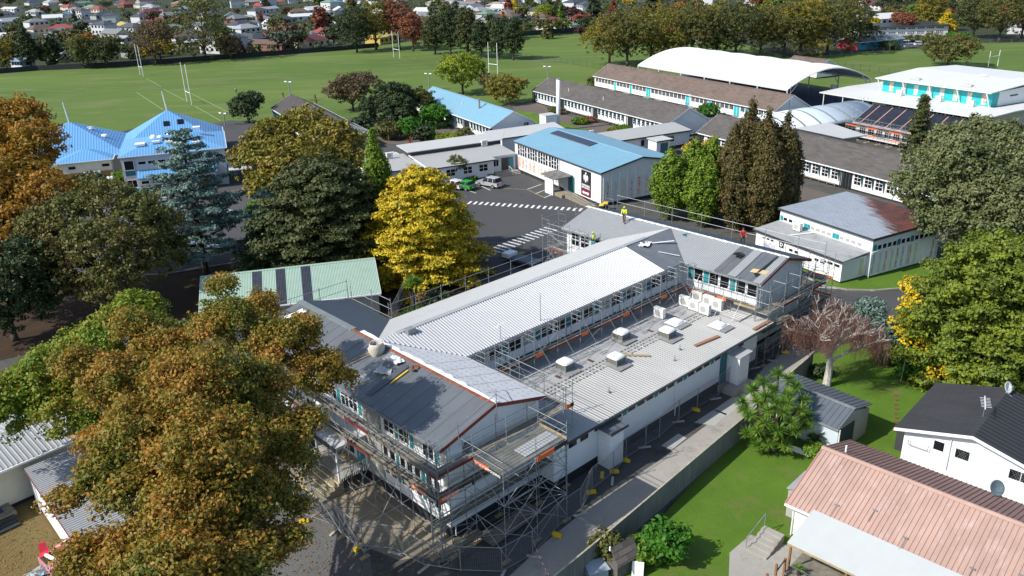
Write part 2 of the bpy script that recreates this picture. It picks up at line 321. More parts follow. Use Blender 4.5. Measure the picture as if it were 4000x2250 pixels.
# ================================================================ BUILDING HELPERS  (local x = along the wall that faces the camera, y = into the depth)
class Bld:
    def __init__(s, name, label, cat, A, B, group=None, flip=False):
        """A, B: world points at the two ends of the near wall/eave, left to right; the building lies to the left of A->B"""
        A = Vector((A[0], A[1], 0)); B = Vector((B[0], B[1], 0)); d = B-A; s.L = d.length
        s.rz = math.atan2(d.y, d.x); s.root = thing(name, label, cat, A, s.rz, group); s.A = A; s.d = d.normalized(); s.n = Vector((-s.d.y, s.d.x, 0))
    def w(s, u, v, z): return s.A+s.d*u+s.n*v+Vector((0, 0, z))
    def loc(s, p):
        q = Vector((p[0], p[1], 0))-s.A; return q.dot(s.d), q.dot(s.n)
    def part(s, name, mb, mats, smooth=False, parent=None): return mb.build(name, mats, parent or s.root, smooth)
WCACHE = {}
def wmesh(w, h, nx, ny, fm, gm, fr=.06, dep=.05):
    k = (round(w, 2), round(h, 2), nx, ny, fm.name, gm.name, fr)
    if k not in WCACHE:
        f = MB(); f.box(0, w, -dep, .0, 0, fr); f.box(0, w, -dep, 0, h-fr, h); f.box(0, fr, -dep, 0, fr, h-fr); f.box(w-fr, w, -dep, 0, fr, h-fr)
        iw, ih = (w-2*fr), (h-2*fr); t = fr*.7
        for i in range(1, nx): x = fr+iw*i/nx; f.box(x-t/2, x+t/2, -dep+.005, 0, fr, h-fr)
        for j in range(1, ny):
            z = fr+ih*j/ny
            for i in range(nx): f.box(fr+iw*i/nx+(t/2 if i else 0), fr+iw*(i+1)/nx-(t/2 if i < nx-1 else 0), -dep+.005, 0, z-t/2, z+t/2)
        g = MB(); g.poly([(fr, -.015, fr), (w-fr, -.015, fr), (w-fr, -.015, h-fr), (fr, -.015, h-fr)])
        WCACHE[k] = (f.mesh('window', [fm]), g.mesh('pane', [gm]))
    return WCACHE[k]
def win(root, P0, ang, a, z0, w, h, nx=2, ny=2, fm=None, gm=None, fr=.06, name='window'):
    """P0 start of the wall (x,y); ang: 0 wall along +x (outside -y), 90 end wall along +y (outside +x), 180, 270"""
    f, g = wmesh(w, h, nx, ny, fm or whitetrim, gm or glass, fr); t = R(ang)
    o = link(name, f, root, (P0[0]+math.cos(t)*a, P0[1]+math.sin(t)*a, z0), t)
    return o, link('pane', g, o)
def panel(root, name, P0, ang, a, z0, w, h, mat, dep=.04, label=None):
    o = MB().box(0, w, -dep, 0, 0, h).build(name, mat, root, loc=(P0[0]+math.cos(R(ang))*a, P0[1]+math.sin(R(ang))*a, z0), rz=R(ang))
    if label: o['label'] = label
    return o
def ribbed(poly, slope, spacing, rw, rh, th=.08, seam=None):
    """planar convex roof polygon (ccw from above): a slab plus real trapezoid ribs that run down the slope.
    slope = horizontal unit vector the ribs follow"""
    b = MB(); b.slab(poly, th, 0, 0)
    P = [Vector(p) for p in poly]; n = (P[1]-P[0]).cross(P[2]-P[0]).normalized()
    if n.z < 0: n = -n
    s = Vector((slope[0], slope[1], 0)).normalized(); c = Vector((-s.y, s.x, 0))
    zof = lambda x, y: P[0].z-(n.x*(x-P[0].x)+n.y*(y-P[0].y))/n.z
    vals = [p.dot(c) for p in P]; t = min(vals)+spacing/2
    def cut(t):
        r = []
        for i in range(len(P)):
            p, q = P[i], P[(i+1) % len(P)]; a0, a1 = p.dot(c)-t, q.dot(c)-t
            if (a0 <= 0 < a1) or (a1 <= 0 < a0): f = a0/(a0-a1); r.append(p.lerp(q, f))
        return sorted(r, key=lambda v: v.dot(s)) if len(r) == 2 else None
    while t < max(vals):
        r = cut(t)
        if r and (r[1]-r[0]).length > .2:
            a, e = r; k = len(b.v); up = n*rh
            for p in (a, e):
                for q in (p-c*rw, p-c*rw*.45+up, p+c*rw*.45+up, p+c*rw): b.v.append(tuple(q))
            for i in range(3): b.f.append((k+i, k+4+i, k+5+i, k+1+i)); b.m.append(0)
            b.f.append((k, k+1, k+2, k+3)); b.f.append((k+7, k+6, k+5, k+4)); b.m += [0, 0]
        t += spacing
    return b
def gable(B, W, ze, zr, wallm, roofm, oh=.45, end=.25, zb=0.3, u0=0, u1=None, th=.16, trimm=None, ridge=True, ribs=None, endm=None):
    """gabled block: near eave at y=0, far eave at y=W, ridge along x; walls inset by the overhangs"""
    u1 = B.L if u1 is None else u1; a0, a1, y0, y1, c = u0+end, u1-end, oh, W-oh, W/2
    zt = lambda y: ze+(zr-ze)*(y if y < c else W-y)/c-th-.02
    w = MB(); base = [(a0, y0), (a1, y0), (a1, y1), (a0, y1)]
    n = len(w.v); w.v += [(x, y, zb) for x, y in base]+[(x, y, zt(y)) for x, y in base]+[(a0, c, zt(c)), (a1, c, zt(c))]
    w.f += [(0, 1, 5, 4), (1, 2, 6, 9, 5), (2, 3, 7, 6), (3, 0, 4, 8, 7), (4, 5, 9, 8), (8, 9, 6, 7)]; w.m += [0, 1, 0, 1, 0, 0]
    B.part('wall', w, [wallm, endm or wallm])
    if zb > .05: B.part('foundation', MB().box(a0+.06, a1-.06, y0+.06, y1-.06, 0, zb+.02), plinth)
    p1 = [(u0, 0, ze), (u1, 0, ze), (u1, c, zr), (u0, c, zr)]; p2 = [(u0, c, zr), (u1, c, zr), (u1, W, ze), (u0, W, ze)]
    for p in (p1, p2):
        b = ribbed(p, (0, 1), *ribs) if ribs else MB().slab(p, th)
        B.part('roof', b, roofm)
    if ridge: B.part('ridge_cap', MB().hexa([(u0-.02, c-.22, zr-.05), (u1+.02, c-.22, zr-.05), (u1+.02, c+.22, zr-.05), (u0-.02, c+.22, zr-.05)], [(u0-.02, c-.03, zr+.05), (u1+.02, c-.03, zr+.05), (u1+.02, c+.03, zr+.05), (u0-.02, c+.03, zr+.05)]), roofm)
    tm = trimm or whitetrim
    B.part('gutter', MB().box(u0, u1, -.13, -.01, ze-.16, ze-.02), tm); B.part('gutter', MB().box(u0, u1, W+.01, W+.13, ze-.16, ze-.02), tm)
    for x in (u0-.035, u1+.005):
        for ya, yb, za, zz in ((0, c, ze, zr), (c, W, zr, ze)):
            B.part('bargeboard', MB().hexa([(x, ya, za-.22), (x+.03, ya, za-.22), (x+.03, yb, zz-.22), (x, yb, zz-.22)], [(x, ya, za+.01), (x+.03, ya, za+.01), (x+.03, yb, zz+.01), (x, yb, zz+.01)]), tm)
    return zt
def pipe(B, u, v, z0, z1, r=.045, m=None, name='downpipe'): return B.part(name, MB().tube((u, v, z0), (u, v, z1), r, 6), m or whitetrim)
def textobj(root, s, size, mat, loc, rz=0, name='lettering', ext=.01, align='CENTER', rx=90, bold=0):
    cu = bpy.data.curves.new(name, 'FONT'); cu.body = s; cu.size = size; cu.extrude = ext; cu.align_x = align; cu.align_y = 'CENTER'; cu.offset = bold
    o = bpy.data.objects.new(name, cu); C.objects.link(o)
    dg = bpy.context.evaluated_depsgraph_get(); me = bpy.data.meshes.new_from_object(o.evaluated_get(dg)); me.name = name
    bpy.data.objects.remove(o); me.materials.clear(); me.materials.append(mat)
    q = bpy.data.objects.new(name, me); C.objects.link(q); q.parent = root; q.location = loc; q.rotation_euler = (R(rx), 0, rz); return q
# ================================================================ MAIN SCHOOL BUILDING (two storeys, H plan, with the low roof of the annex in the courtyard)
mA = at(1716, 1755, 7.2); az = R(47.3)
MB_ = Bld('school_building', 'two-storey white school building being re-roofed, H plan with a low annex, behind scaffolding', 'school building', mA, mA+Vector((math.sin(az), math.cos(az), 0)))
Rt = MB_.root
roofnew = M('pale_grey_new_roofing', (.35, .36, .36), .42, .15, var=.04, dirt=((.3, .3, .29), .3, .4, .6, .8))
roofwhite = M('white_new_roofing', (.43, .44, .455), .4, .15, var=.03)
roofdark = M('slate_grey_roofing', (.135, .15, .165), .5, .2, var=.1, vs=.8, rib=('y', .12, .01), dirt=((.17, .145, .115), .55, .28, .52, .8), stretch=(.6, 1, 1))
roofdark2 = M('blue_grey_roofing', (.14, .155, .17), .45, .25, var=.05)
underlay = M('white_roof_underlay', (.5, .51, .525), .6, var=.06, vs=1)
undergrey = M('grey_roof_underlay', (.13, .145, .16), .7, var=.12)
annexroof = M('weathered_pale_roof', (.36, .36, .345), .55, .05, var=.1, vs=.7, dirt=((.26, .24, .22), .45, .35, .5, .75), stretch=(1.6, .35, 1))
annexflat = M('grey_flat_membrane', (.34, .34, .335), .8, var=.12)
ZE, ZR = 7.2, 8.5
# -- walls
def pent(x0, x1, y0, y1, zb, axis, ridgec, ze=ZE-.2, zr=ZR-.24):
    w = MB()
    if axis == 'y':
        w.v = [(x0, y0, zb), (x1, y0, zb), (x1, y1, zb), (x0, y1, zb), (x0, y0, ze), (x1, y0, ze), (x1, y1, ze), (x0, y1, ze), (ridgec, y0, zr), (ridgec, y1, zr)]
        w.f = [(0, 1, 5, 8, 4), (1, 2, 6, 5), (2, 3, 7, 9, 6), (3, 0, 4, 7), (4, 8, 9, 7), (8, 5, 6, 9)]
        w.m = [1, 0, 1, 0, 0, 0]
    else:
        w.v = [(x0, y0, zb), (x1, y0, zb), (x1, y1, zb), (x0, y1, zb), (x0, y0, ze), (x1, y0, ze), (x1, y1, ze), (x0, y1, ze), (x0, ridgec, zr), (x1, ridgec, zr)]
        w.f = [(0, 1, 5, 4), (1, 2, 6, 9, 5), (2, 3, 7, 6), (3, 0, 4, 8, 7), (4, 5, 9, 8), (8, 9, 6, 7)]; w.m = [1, 0, 1, 0, 0, 0]
    return w
gablew = M('white_panel_cladding', (.68, .7, .72), .6, var=.04, rib=('x', 1.2, .012), dirt=((.45, .46, .46), .35, .7, .55, .8))
MB_.part('wall', pent(.6, 8.7, .12, 24.0, .9, 'y', 4.6), [wvert_y, gablew])
MB_.part('wall', pent(8.7, 37.0, 8.7, 17.6, .9, 'x', 13.15), [wvert_y, wvert])
MB_.part('wall', pent(37.0, 44.9, .5, 24.0, .9, 'y', 40.95), [wvert_y, gablew])
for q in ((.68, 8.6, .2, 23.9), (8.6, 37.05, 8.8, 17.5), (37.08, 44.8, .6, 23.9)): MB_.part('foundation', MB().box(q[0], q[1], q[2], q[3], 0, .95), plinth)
# -- roofs: polygons (ccw from above)
def rz_(x, y, c, half, axis):    # height of a gabled plane
    return ZR-(ZR-ZE)*abs((x if axis == 'y' else y)-c)/half
g1 = lambda x, y: ZR-(ZR-ZE)*abs(x-4.6)/4.6
g2 = lambda x, y: ZR+.02-(ZR-ZE)*abs(y-13.1)/4.9
g3 = lambda x, y: ZR-(ZR-ZE)*abs(x-40.95)/4.45
P3 = lambda pts, g: [(x, y, g(x, y)) for x, y in pts]
def roofpart(pts, g, mat, slope, sp=.19, rw=.045, rh=.035, label=None):
    o = MB_.part('roof', ribbed(P3(pts, g), slope, sp, rw, rh), mat)
    if label: o['label'] = label
    return o
roofpart([(0, -.1), (4.6, -.1), (4.6, 24.3), (0, 24.3)], g1, roofdark, (1, 0), 1.15, .02, .02, 'weathered slate-grey roof slope facing the trees')
roofpart([(4.6, 18.0), (9.2, 18.0), (9.2, 24.3), (4.6, 24.3)], g1, roofdark2, (1, 0), .19, label='blue-grey corrugated roof slope')
roofpart([(4.6, 13.1), (9.2, 18.0), (4.6, 18.0)], g1, roofdark2, (1, 0), .19, label='blue-grey corrugated roof slope')
MB_.part('roof', MB().slab(P3([(4.6, -.1), (9.2, -.1), (9.2, 8.2), (4.6, 13.1)], g1), .1), underlay)['label'] = 'roof slope covered with white printed underlay'
# main wing
roofpart([(4.7, 13.1), (9.2, 8.2), (33.5, 8.2), (33.5, 13.1)], g2, roofwhite, (0, 1), .26, .065, .07, label='white ribbed roof slope, newly laid')
roofpart([(4.7, 13.1), (40.9, 13.1), (36.5, 18.0), (9.2, 18.0)], g2, roofnew, (0, 1), .19, label='pale grey ribbed roof slope')
MB_.part('roof', MB().slab(P3([(33.55, 8.2), (36.5, 8.2), (40.9, 13.1), (33.55, 13.1)], g2), .1), undergrey)['label'] = 'bare grey roof valley with scraps lying on it'
# far wing
roofpart([(36.5, 18.0), (40.95, 13.1), (40.95, 24.3), (36.5, 24.3)], g3, roofnew, (1, 0), .215, .05, .04)
roofpart([(36.5, 4.9), (40.95, 4.9), (40.95, 13.1), (36.5, 8.2)], g3, roofnew, (1, 0), .215, .05, .04)
roofpart([(36.5, -.1), (40.95, -.1), (40.95, 4.9), (36.5, 4.9)], g3, roofdark, (1, 0), .8, .02, .02, label='old slate-grey roofing still in place')
roofpart([(40.95, -.1), (45.4, -.1), (45.4, 24.3), (40.95, 24.3)], g3, roofdark2, (1, 0), .19)
for y0, y1 in ((2.5, 3.4), (.0, .75)):
    b = ribbed([(36.4, y0, g3(36.4, 0)+.07), (40.9, y0, g3(40.9, 0)+.07), (40.9, y1, g3(40.9, 0)+.07), (36.4, y1, g3(36.4, 0)+.07)], (1, 0), .19, .045, .035, .02)
    MB_.part('roof_sheet', b, roofnew)
# ridges, fascias
ridgeg = M('grey_ridge_cap', (.17, .2, .2), .6, var=.15)
MB_.part('ridge_cap', MB().slab([(4.35, 16.2, ZR+.03), (4.85, 16.2, ZR+.03), (4.85, 24.35, ZR+.03), (4.35, 24.35, ZR+.03)], .1), ridgeg)
MB_.part('ridge_cap', MB().slab([(4.42, 0, ZR+.02), (4.62, 0, ZR+.02), (4.62, 16.2, ZR+.02), (4.42, 16.2, ZR+.02)], .08), rustm)['label'] = 'rusty strip along the stripped ridge'
b = MB(); random.seed(3); y = -.1
pts = []
while y < 15.5: pts.append((y, random.uniform(.22, .42))); y += .5
for (ya, wa), (yb, wb) in zip(pts, pts[1:]):
    b.slab([(4.64, ya, ZR+.05), (4.64+wa, ya, ZR+.03), (4.64+wb, yb, ZR+.03), (4.64, yb, ZR+.05)], .04)
MB_.part('underlay_edge', b, whitetrim)
MB_.part('ridge_cap', MB().slab([(6.5, 12.9, ZR+.06), (36.9, 12.9, ZR+.06), (36.9, 13.35, ZR+.06), (6.5, 13.35, ZR+.06)], .06), M('light_grey_flashing', (.36, .38, .38), .5, .2, var=.06))
b = MB(); y = -.1
while y < 24: w = random.uniform(.08, .3); b.slab([(41-w, y, ZR+.06), (41.1, y, ZR+.06), (41.1+w*.4, y+.8, ZR+.06), (41-w*.6, y+.8, ZR+.06)], .04); y += .8
MB_.part('underlay_edge', b, whitetrim)
for x0, y0, x1, y1, g in ((0, -.1, 0, 24.3, g1), (9.2, 18.1, 9.2, 24.3, g1), (9.2, -.1, 9.2, 8.1, g1), (9.3, 8.2, 36.4, 8.2, g2), (9.3, 18.0, 36.4, 18.0, g2), (36.5, -.1, 36.5, 8.1, g3), (36.5, 18.1, 36.5, 24.3, g3), (45.4, -.1, 45.4, 24.3, g3)):
    z = ZE-.13; b = MB()
    if x0 == x1: s = -.1 if x0 in (0, 36.5) else .0; b.box(x0+s, x0+s+.1, y0, y1, z-.09, z+.07)
    else: s = -.1 if y0 == 8.2 else .0; b.box(x0, x1, y0+s, y0+s+.1, z-.09, z+.07)
    MB_.part('gutter', b, galv)
barge = M('red_brown_bargeboard', (.2, .04, .028), .7, var=.3, vs=3)
for yy, c, h in ((-.135, 4.6, 4.6), (-.135, 40.95, 4.45), (24.305, 4.6, 4.6), (24.305, 40.95, 4.45)):
    for s in (-1, 1):
        a = (c+s*h, yy, ZE-.02); e = (c, yy, ZR-.02); b = MB()
        lo = [(a[0], yy, a[2]-.24), (a[0], yy+.03, a[2]-.24), (e[0], yy+.03, e[2]-.24), (e[0], yy, e[2]-.24)]; hi = [(x, y, z+.25) for x, y, z in lo]
        b.hexa(lo, hi); MB_.part('bargeboard', b, barge)
# printed marks on the underlay: rows of short grey dashes
b = MB(); dk = M('printed_ink', (.16, .17, .18), .8)
for i in range(7):
    for j in range(24):
        x = 5.0+i*.62; y = .2+j*.55+(i % 2)*.2
        if y+.3 < min(8.1+(9.2-x)*1.06, 13): z = g1(x, 0)+.006; b.poly([(x, y, z), (x+.05, y, g1(x+.05, 0)+.006), (x+.05, y+.26, g1(x+.05, 0)+.006), (x, y+.26, z)])
MB_.part('printed_marks', b, dk)
b = MB()
for y in (1.6, 3.1, 4.6, 6.1, 7.6): b.slab([(4.9, y, g1(4.9, 0)+.012), (9.2, y, g1(9.2, 0)+.012), (9.2, y+.03, g1(9.2, 0)+.012), (4.9, y+.03, g1(4.9, 0)+.012)], .01)
MB_.part('underlay_lap', b, M('grey_lap_tape', (.3, .31, .32), .7))  # narrow mid-grey strips along the underlay laps
# -- annex
aw = MB(); aw.v = [(8.72, -1.2, .9), (34.6, -1.2, .9), (34.6, 8.7, .9), (8.72, 8.7, .9), (8.72, -1.2, 3.82), (34.6, -1.2, 3.82), (34.6, 8.7, 4.1), (8.72, 8.7, 4.1)]
aw.f = [(0, 1, 5, 4), (1, 2, 6, 5), (3, 0, 4, 7), (4, 5, 6, 7)]; aw.m = [0]*4
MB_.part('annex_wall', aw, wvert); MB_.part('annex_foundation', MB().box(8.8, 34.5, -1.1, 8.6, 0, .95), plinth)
za = lambda y: 4.0+(y+1.65)*.035
MB_.part('annex_roof', ribbed([(9.3, -1.65, za(-1.65)), (36.8, -1.65, za(-1.65)), (36.8, 4.0, za(4.0)), (9.3, 4.0, za(4.0))], (0, 1), .28, .06, .035), annexroof)
MB_.part('annex_roof', MB().slab([(9.3, 4.0, za(4.0)+.0), (36.9, 4.0, za(4.0)), (36.9, 8.6, za(8.6)), (9.3, 8.6, za(8.6))], .1), annexflat)['label'] = 'flat grey membrane part of the roof'
MB_.part('annex_roof', ribbed([(34.2, .5, za(.5)+.12), (36.95, .5, za(.5)+.12), (36.95, 4.0, za(4.0)+.12), (34.2, 4.0, za(4.0)+.12)], (0, 1), .33, .075, .05), annexroof)
b = MB()
for i in range(66):
    x = 9.9+i*.4
    for y in (3.35, 3.75, 4.15): b.slab([(x, y, za(y)+.1), (x+.2, y, za(y)+.1), (x+.2, y+.2, za(y)+.1), (x, y+.2, za(y)+.1)], .05)
MB_.part('roof_rib_ends', b, annexroof)
MB_.part('gutter', MB().box(9.3, 36.7, -1.78, -1.67, 3.86, 3.97), trim)
# wall pent lower flashings and wall panel joints on the courtyard side
for u in (13.5, 20.5, 27.5): MB_.part('wall_joint', MB().box(u, u+.06, 8.66, 8.7, 4.5, 7.0), galv)
# -- annex windows, teal panels
u = 12.8; k = 0
while u < 32.4:
    if 28.9 < u < 31.3: u += .2; continue
    if k % 4 == 3: panel(Rt, 'teal_panel', (0, -1.2), 0, u, 3.05, .42, .68, teal); u += .47
    else: win(Rt, (0, -1.2), 0, u, 3.05, 1.02, .68, 1, 1); u += 1.1
    k += 1
for u in (10.1, 11.3): win(Rt, (0, -1.2), 0, u, 2.9, 1.0, .8, 1, 1)
for u in (15.9, 22.6): MB_.part('downpipe', MB().tube((u, -1.27, .3), (u, -1.27, 3.9), .05, 6), whitetrim)
# porches on the annex
for u0, w in ((13.3, 1.5),):
    MB_.part('porch', MB().box(u0, u0+w, -2.35, -1.22, .25, 3.3), wvert); MB_.part('porch_roof', MB().box(u0-.2, u0+w+.2, -2.6, -1.22, 3.31, 3.42), roofdark2); MB_.part('porch_fascia', MB().box(u0-.23, u0+w+.23, -2.63, -2.61, 3.22, 3.44), trim)
MB_.part('porch', MB().box(29.9, 30.0, -2.3, -1.22, .4, 3.15), whitetrim); MB_.part('porch', MB().box(29.9, 31.4, -2.42, -2.31, .4, 3.15), wvert)
MB_.part('porch_roof', MB().box(29.7, 31.6, -2.6, -1.25, 3.16, 3.26), roofwhite); MB_.part('door', MB().box(28.85, 29.75, -1.28, -1.21, .6, 3.3), tealdk); MB_.part('step', MB().box(28.7, 31.6, -2.9, -1.21, 0, .55), gm_conc)
# -- courtyard side of the main wing: upper and lower windows
u = 10.2; k = 0
while u < 35.6:
    if k % 3 == 2: panel(Rt, 'teal_panel', (0, 8.7), 0, u, 5.55, .55, 1.35, tealdk); u += .6
    else: win(Rt, (0, 8.7), 0, u, 5.5, 1.45, 1.4, 2, 1, gm=glass if k % 4 else blind, fr=.09); u += 1.52
    k += 1
u = 10.0; k = 0
while u < 36:
    if k % 4 == 3: panel(Rt, 'teal_panel', (0, 8.7), 0, u, 4.42, .45, .55, tealdk); u += .5
    else: win(Rt, (0, 8.7), 0, u, 4.4, 1.2, .55, 1, 1); u += 1.26
    k += 1
# far wing windows on its courtyard side (wall x = 37.0, outside is -x)
P = (37.0, 24.0)
seq = 'TWTWWTWW'; y = 8.0
for ch in seq:
    w = .5 if ch == 'T' else 1.1; y -= w+.06
    if ch == 'T': panel(Rt, 'teal_panel', P, 270, 24.0-y-w, 5.55, w, 1.3, teal)
    else: win(Rt, P, 270, 24.0-y-w, 5.5, w, 1.4, 1, 1, fr=.09)
for y in (5.2, 3.9, 2.6, 1.3): win(Rt, P, 270, 24.0-y-1.1, 4.35, 1.1, .5, 1, 1)
# far wing, north-west arm facing the car park
for y, w, ch in ((18.6, 1.2, 'W'), (20.0, .5, 'T'), (20.7, 1.3, 'W'), (22.1, 1.2, 'W')):
    for z in (5.3, 2.2):
        if ch == 'W': win(Rt, P, 270, 24.0-y-w, z, w, 1.5, 2, 2, fr=.08)
        else: panel(Rt, 'teal_panel', P, 270, 24.0-y-w, z, w, 1.5, teal)
# -- south-west long wall of the near wing (x = .6, outside -x)
P = (.6, 24.0); teal_l = teal
y = .9; seq = [('W', .75), ('W', .75), ('T', .32), ('W', .75), ('W', .75), ('W', .7), ('T', .28), ('W', .75), ('W', .7)]
for ch, w in seq:
    if ch == 'T': panel(Rt, 'teal_panel', P, 270, 24-y-w, 1.75, w, 2.3, teal)
    else: win(Rt, P, 270, 24-y-w, 1.75, w, 2.3, 1, 3, fr=.08)
    y += w+.08
y = 1.0
for i in range(5):
    panel(Rt, 'teal_panel', P, 270, 24-y-.3, 5.3, .3, 1.5, teal); win(Rt, P, 270, 24-y-1.6, 5.3, 1.25, 1.5, 2, 1, gm=glass, fr=.08); y += 1.7 if i % 2 else 2.6
MB_.part('wall_panel', MB().box(.52, .6, 7.3, 9.4, .9, 6.9), greywall)['label'] = 'plain grey wall panel'
for i in range(5):
    for z in (2.0, 5.2): win(Rt, P, 270, 24-(10.0+i*2.7)-2.2, z, 2.2, 1.7, 4, 2, fr=.08)
for i in range(4): panel(Rt, 'teal_panel', P, 270, 24-(12.25+i*2.7)-.4, 5.2, .4, 1.7, teal)
# entrance porch with steps and balustrade
MB_.part('porch', MB().box(-1.6, .55, 9.6, 14.5, 1.0, 1.1), gm_conc); MB_.part('porch_roof', MB().box(-2.0, .55, 9.2, 15.5, 3.75, 3.95), underlay)
MB_.part('porch_fascia', MB().box(-2.05, -2.01, 9.15, 15.55, 3.6, 3.96), trim)
for y in (9.5, 12.2, 15.0): MB_.part('porch_post', MB().box(-1.85, -1.73, y, y+.12, .0, 3.6), whitetrim)
for y in (9.8, 12.9): panel(Rt, 'door', P, 270, 24-y-1.0, 1.1, 1.0, 2.3, teal)
win(Rt, P, 270, 24-12.6, 1.3, 1.5, 2.1, 2, 2)
yedge = M('yellow_step_edge', (.6, .52, .25), .7, var=.1)
for i in range(5):
    MB_.part('step', MB().box(-1.95-i*.36, -1.6-i*.36, 9.4, 13.3, 0, .95-i*.19), gm_conct); MB_.part('step_edging', MB().box(-1.99-i*.36, -1.951-i*.36, 9.4, 13.3, .88-i*.19, .96-i*.19), yedge)
b = MB(); b.beam((-1.6, 9.35, 1.95), (.4, 9.35, 1.95), .06, .06)
for i in range(12): b.tube((-1.6+i*.17, 9.35, 1.05), (-1.6+i*.17, 9.35, 1.95), .02, 4)
MB_.part('balustrade', b, whitetrim)
# -- near gable wall: gable vent disc, conduit box
b = MB(); b.tube((2.2, .1, 6.3), (2.2, .02, 6.3), .38, 20); MB_.part('gable_vent', b, M('vent_mesh', (.12, .13, .14), .6))
MB_.part('corner_panel', MB().box(.55, 2.2, .05, .115, 1.0, 6.6), whitetrim)['label'] = 'brighter corner board'
MB_.part('meter_box', MB().box(.9, 1.5, -.2, .045, 5.6, 6.0), whitetrim)
for u in (.9, 37.3, 44.4): MB_.part('downpipe', MB().tube((u, .05 if u < 2 else .42, .2), (u, .05 if u < 2 else .42, 6.9), .05, 6), whitetrim)
for u in (38.4, 39.6, 40.8, 42, 43.2): MB_.part('wall_batten', MB().box(u, u+.06, .44, .5, 1, 6.9), whitetrim)
# -- small vents on the roofs
for u, v, z in ((16.6, .6, 4.15), (24.3, .2, 4.1), (26.1, 1.0, 4.15), (32.8, 1.5, 4.3)):
    b = MB(); b.tube((u, v, z-.05), (u, v, z+.45), .035, 6); b.tube((u, v, z), (u, v, z+.08), .12, 8); MB_.part('vent_pipe', b, galv)
MB_.part('ridge_box', MB().box(7.0, 7.7, 12.35, 12.9, ZR-.15, ZR+.3), galv)
# ================================================================ THE OTHER SCHOOL BUILDINGS (all on one grid turned 15 degrees from the main building)
O2 = at(2003.4, 549.7, 5.2); O2.z = 0; az2 = R(152.7); D2 = Vector((math.sin(az2), math.cos(az2), 0)); N2 = Vector((-D2.y, D2.x, 0))
def F2(u, v, z=0): return O2+D2*u+N2*v+Vector((0, 0, z))
def grid(name, label, cat, u0, v0, L, group=None): return Bld(name, label, cat, F2(u0, v0), F2(u0+L, v0), group)
def cross(name, label, cat, u0, v0, L, group=None): return Bld(name, label, cat, F2(u0, v0), F2(u0, v0+L), group)   # x along +v, depth towards -u
def tiles(name, col, w=.33, var=.22):
    m, nt, b = newmat(name); co = coords(nt); br = nt.nodes.new('ShaderNodeTexBrick'); nt.links.new(co, br.inputs['Vector'])
    br.inputs['Color1'].default_value = (*[c*(1-var) for c in col], 1); br.inputs['Color2'].default_value = (*[c*(1+var) for c in col], 1); br.inputs['Mortar'].default_value = (*[c*.45 for c in col], 1)
    br.inputs['Scale'].default_value = 1; br.inputs['Mortar Size'].default_value = .022; br.inputs['Brick Width'].default_value = 1.1; br.inputs['Row Height'].default_value = w; br.inputs['Bias'].default_value = 0
    c = mixc(nt, math_(nt, 'MULTIPLY', ramp(nt, noise(nt, co, .35, 5), .35, .75), .5), br.outputs[0], [min(1, c*1.5) for c in col])
    nt.links.new(c, b.inputs['Base Color']); b.inputs['Roughness'].default_value = .8
    bp = nt.nodes.new('ShaderNodeBump'); bp.inputs['Distance'].default_value = .03; bp.inputs['Strength'].default_value = .6
    sep = nt.nodes.new('ShaderNodeSeparateXYZ'); nt.links.new(co, sep.inputs[0]); nt.links.new(math_(nt, 'FRACT', math_(nt, 'MULTIPLY', sep.outputs[1], 1/w)), bp.inputs['Height']); nt.links.new(bp.outputs[0], b.inputs['Normal'])
    return m
tile_g = tiles('grey_brown_tiles', (.078, .07, .064)); tile_b = tiles('brown_tiles', (.12, .088, .07)); tile_d = tiles('dark_brown_tiles', (.05, .043, .04)); tile_k = tiles('black_tiles', (.035, .036, .04), .28, .12)
blueroof = M('blue_metal_roof', (.17, .33, .43), .5, .05, var=.05, rib=('x', .3, .012), dirt=((.12, .25, .34), .3, .3, .6, .8))
brightblue = M('bright_blue_roof', (.13, .33, .6), .45, .1, var=.04, rib=('x', .45, .03))
whiteroof = M('pale_membrane_roof', (.46, .46, .445), .5, .0, var=.04, rib=('x', .3, .015), dirt=((.4, .39, .36), .3, .3, .6, .8))
whiteroof_y = M('pale_ribbed_roof', (.38, .38, .365), .5, .0, var=.04, rib=('x', .22, .02), dirt=((.34, .33, .31), .35, .35, .55, .8))
finmesh = MB().hexa([(0, -.12, 0), (.05, -.12, 0), (.05, 0, 0), (0, 0, 0)], [(0, -.6, 1.75), (.05, -.6, 1.75), (.05, 0, 1.75), (0, 0, 1.75)]).mesh('fin', [tealdk])
def fins(B, u0, u1, z0, step=1.5, oh=.45, doors=()):
    u = u0
    while u < u1-1:
        if any(a < u+.7 < c for a, c in doors): u += step; continue
        win(B.root, (0, oh), 0, u, z0+.15, .72, 1.55, 1, 3, fr=.09); link('fin', finmesh, B.root, (u+.98, oh, z0)); u += step
def posts(B, u, n, z, oh=.45):
    for i in range(n): B.part('dark_post', MB().box(u+i*.55, u+i*.55+.14, oh-.4, oh-.26, .1, z-.15), trim)
    B.part('door_recess', MB().box(u, u+n*.55-.2, oh-.04, oh, .3, z-.35), trim)
def bench(B, u0, u1, oh=.45):
    b = MB(); b.box(u0, u1, oh-.75, oh-.35, .42, .48)
    u = u0+.1
    while u < u1: b.box(u, u+.08, oh-.7, oh-.4, 0, .42); u += 1.6
    B.part('bench', b, dectimber)
def letter(B, s, P, rz, size=.9):
    rt = B.root; c = math.cos(rz); q = math.sin(rz)
    B_ = MB().box(-size/2, size/2, -.03, 0, -size/2, size/2).build('letter_sign', trim, rt, loc=P, rz=rz); textobj(B_, s, size*.8, whitetrim, (0, -.04, 0), ext=.005, bold=.02)
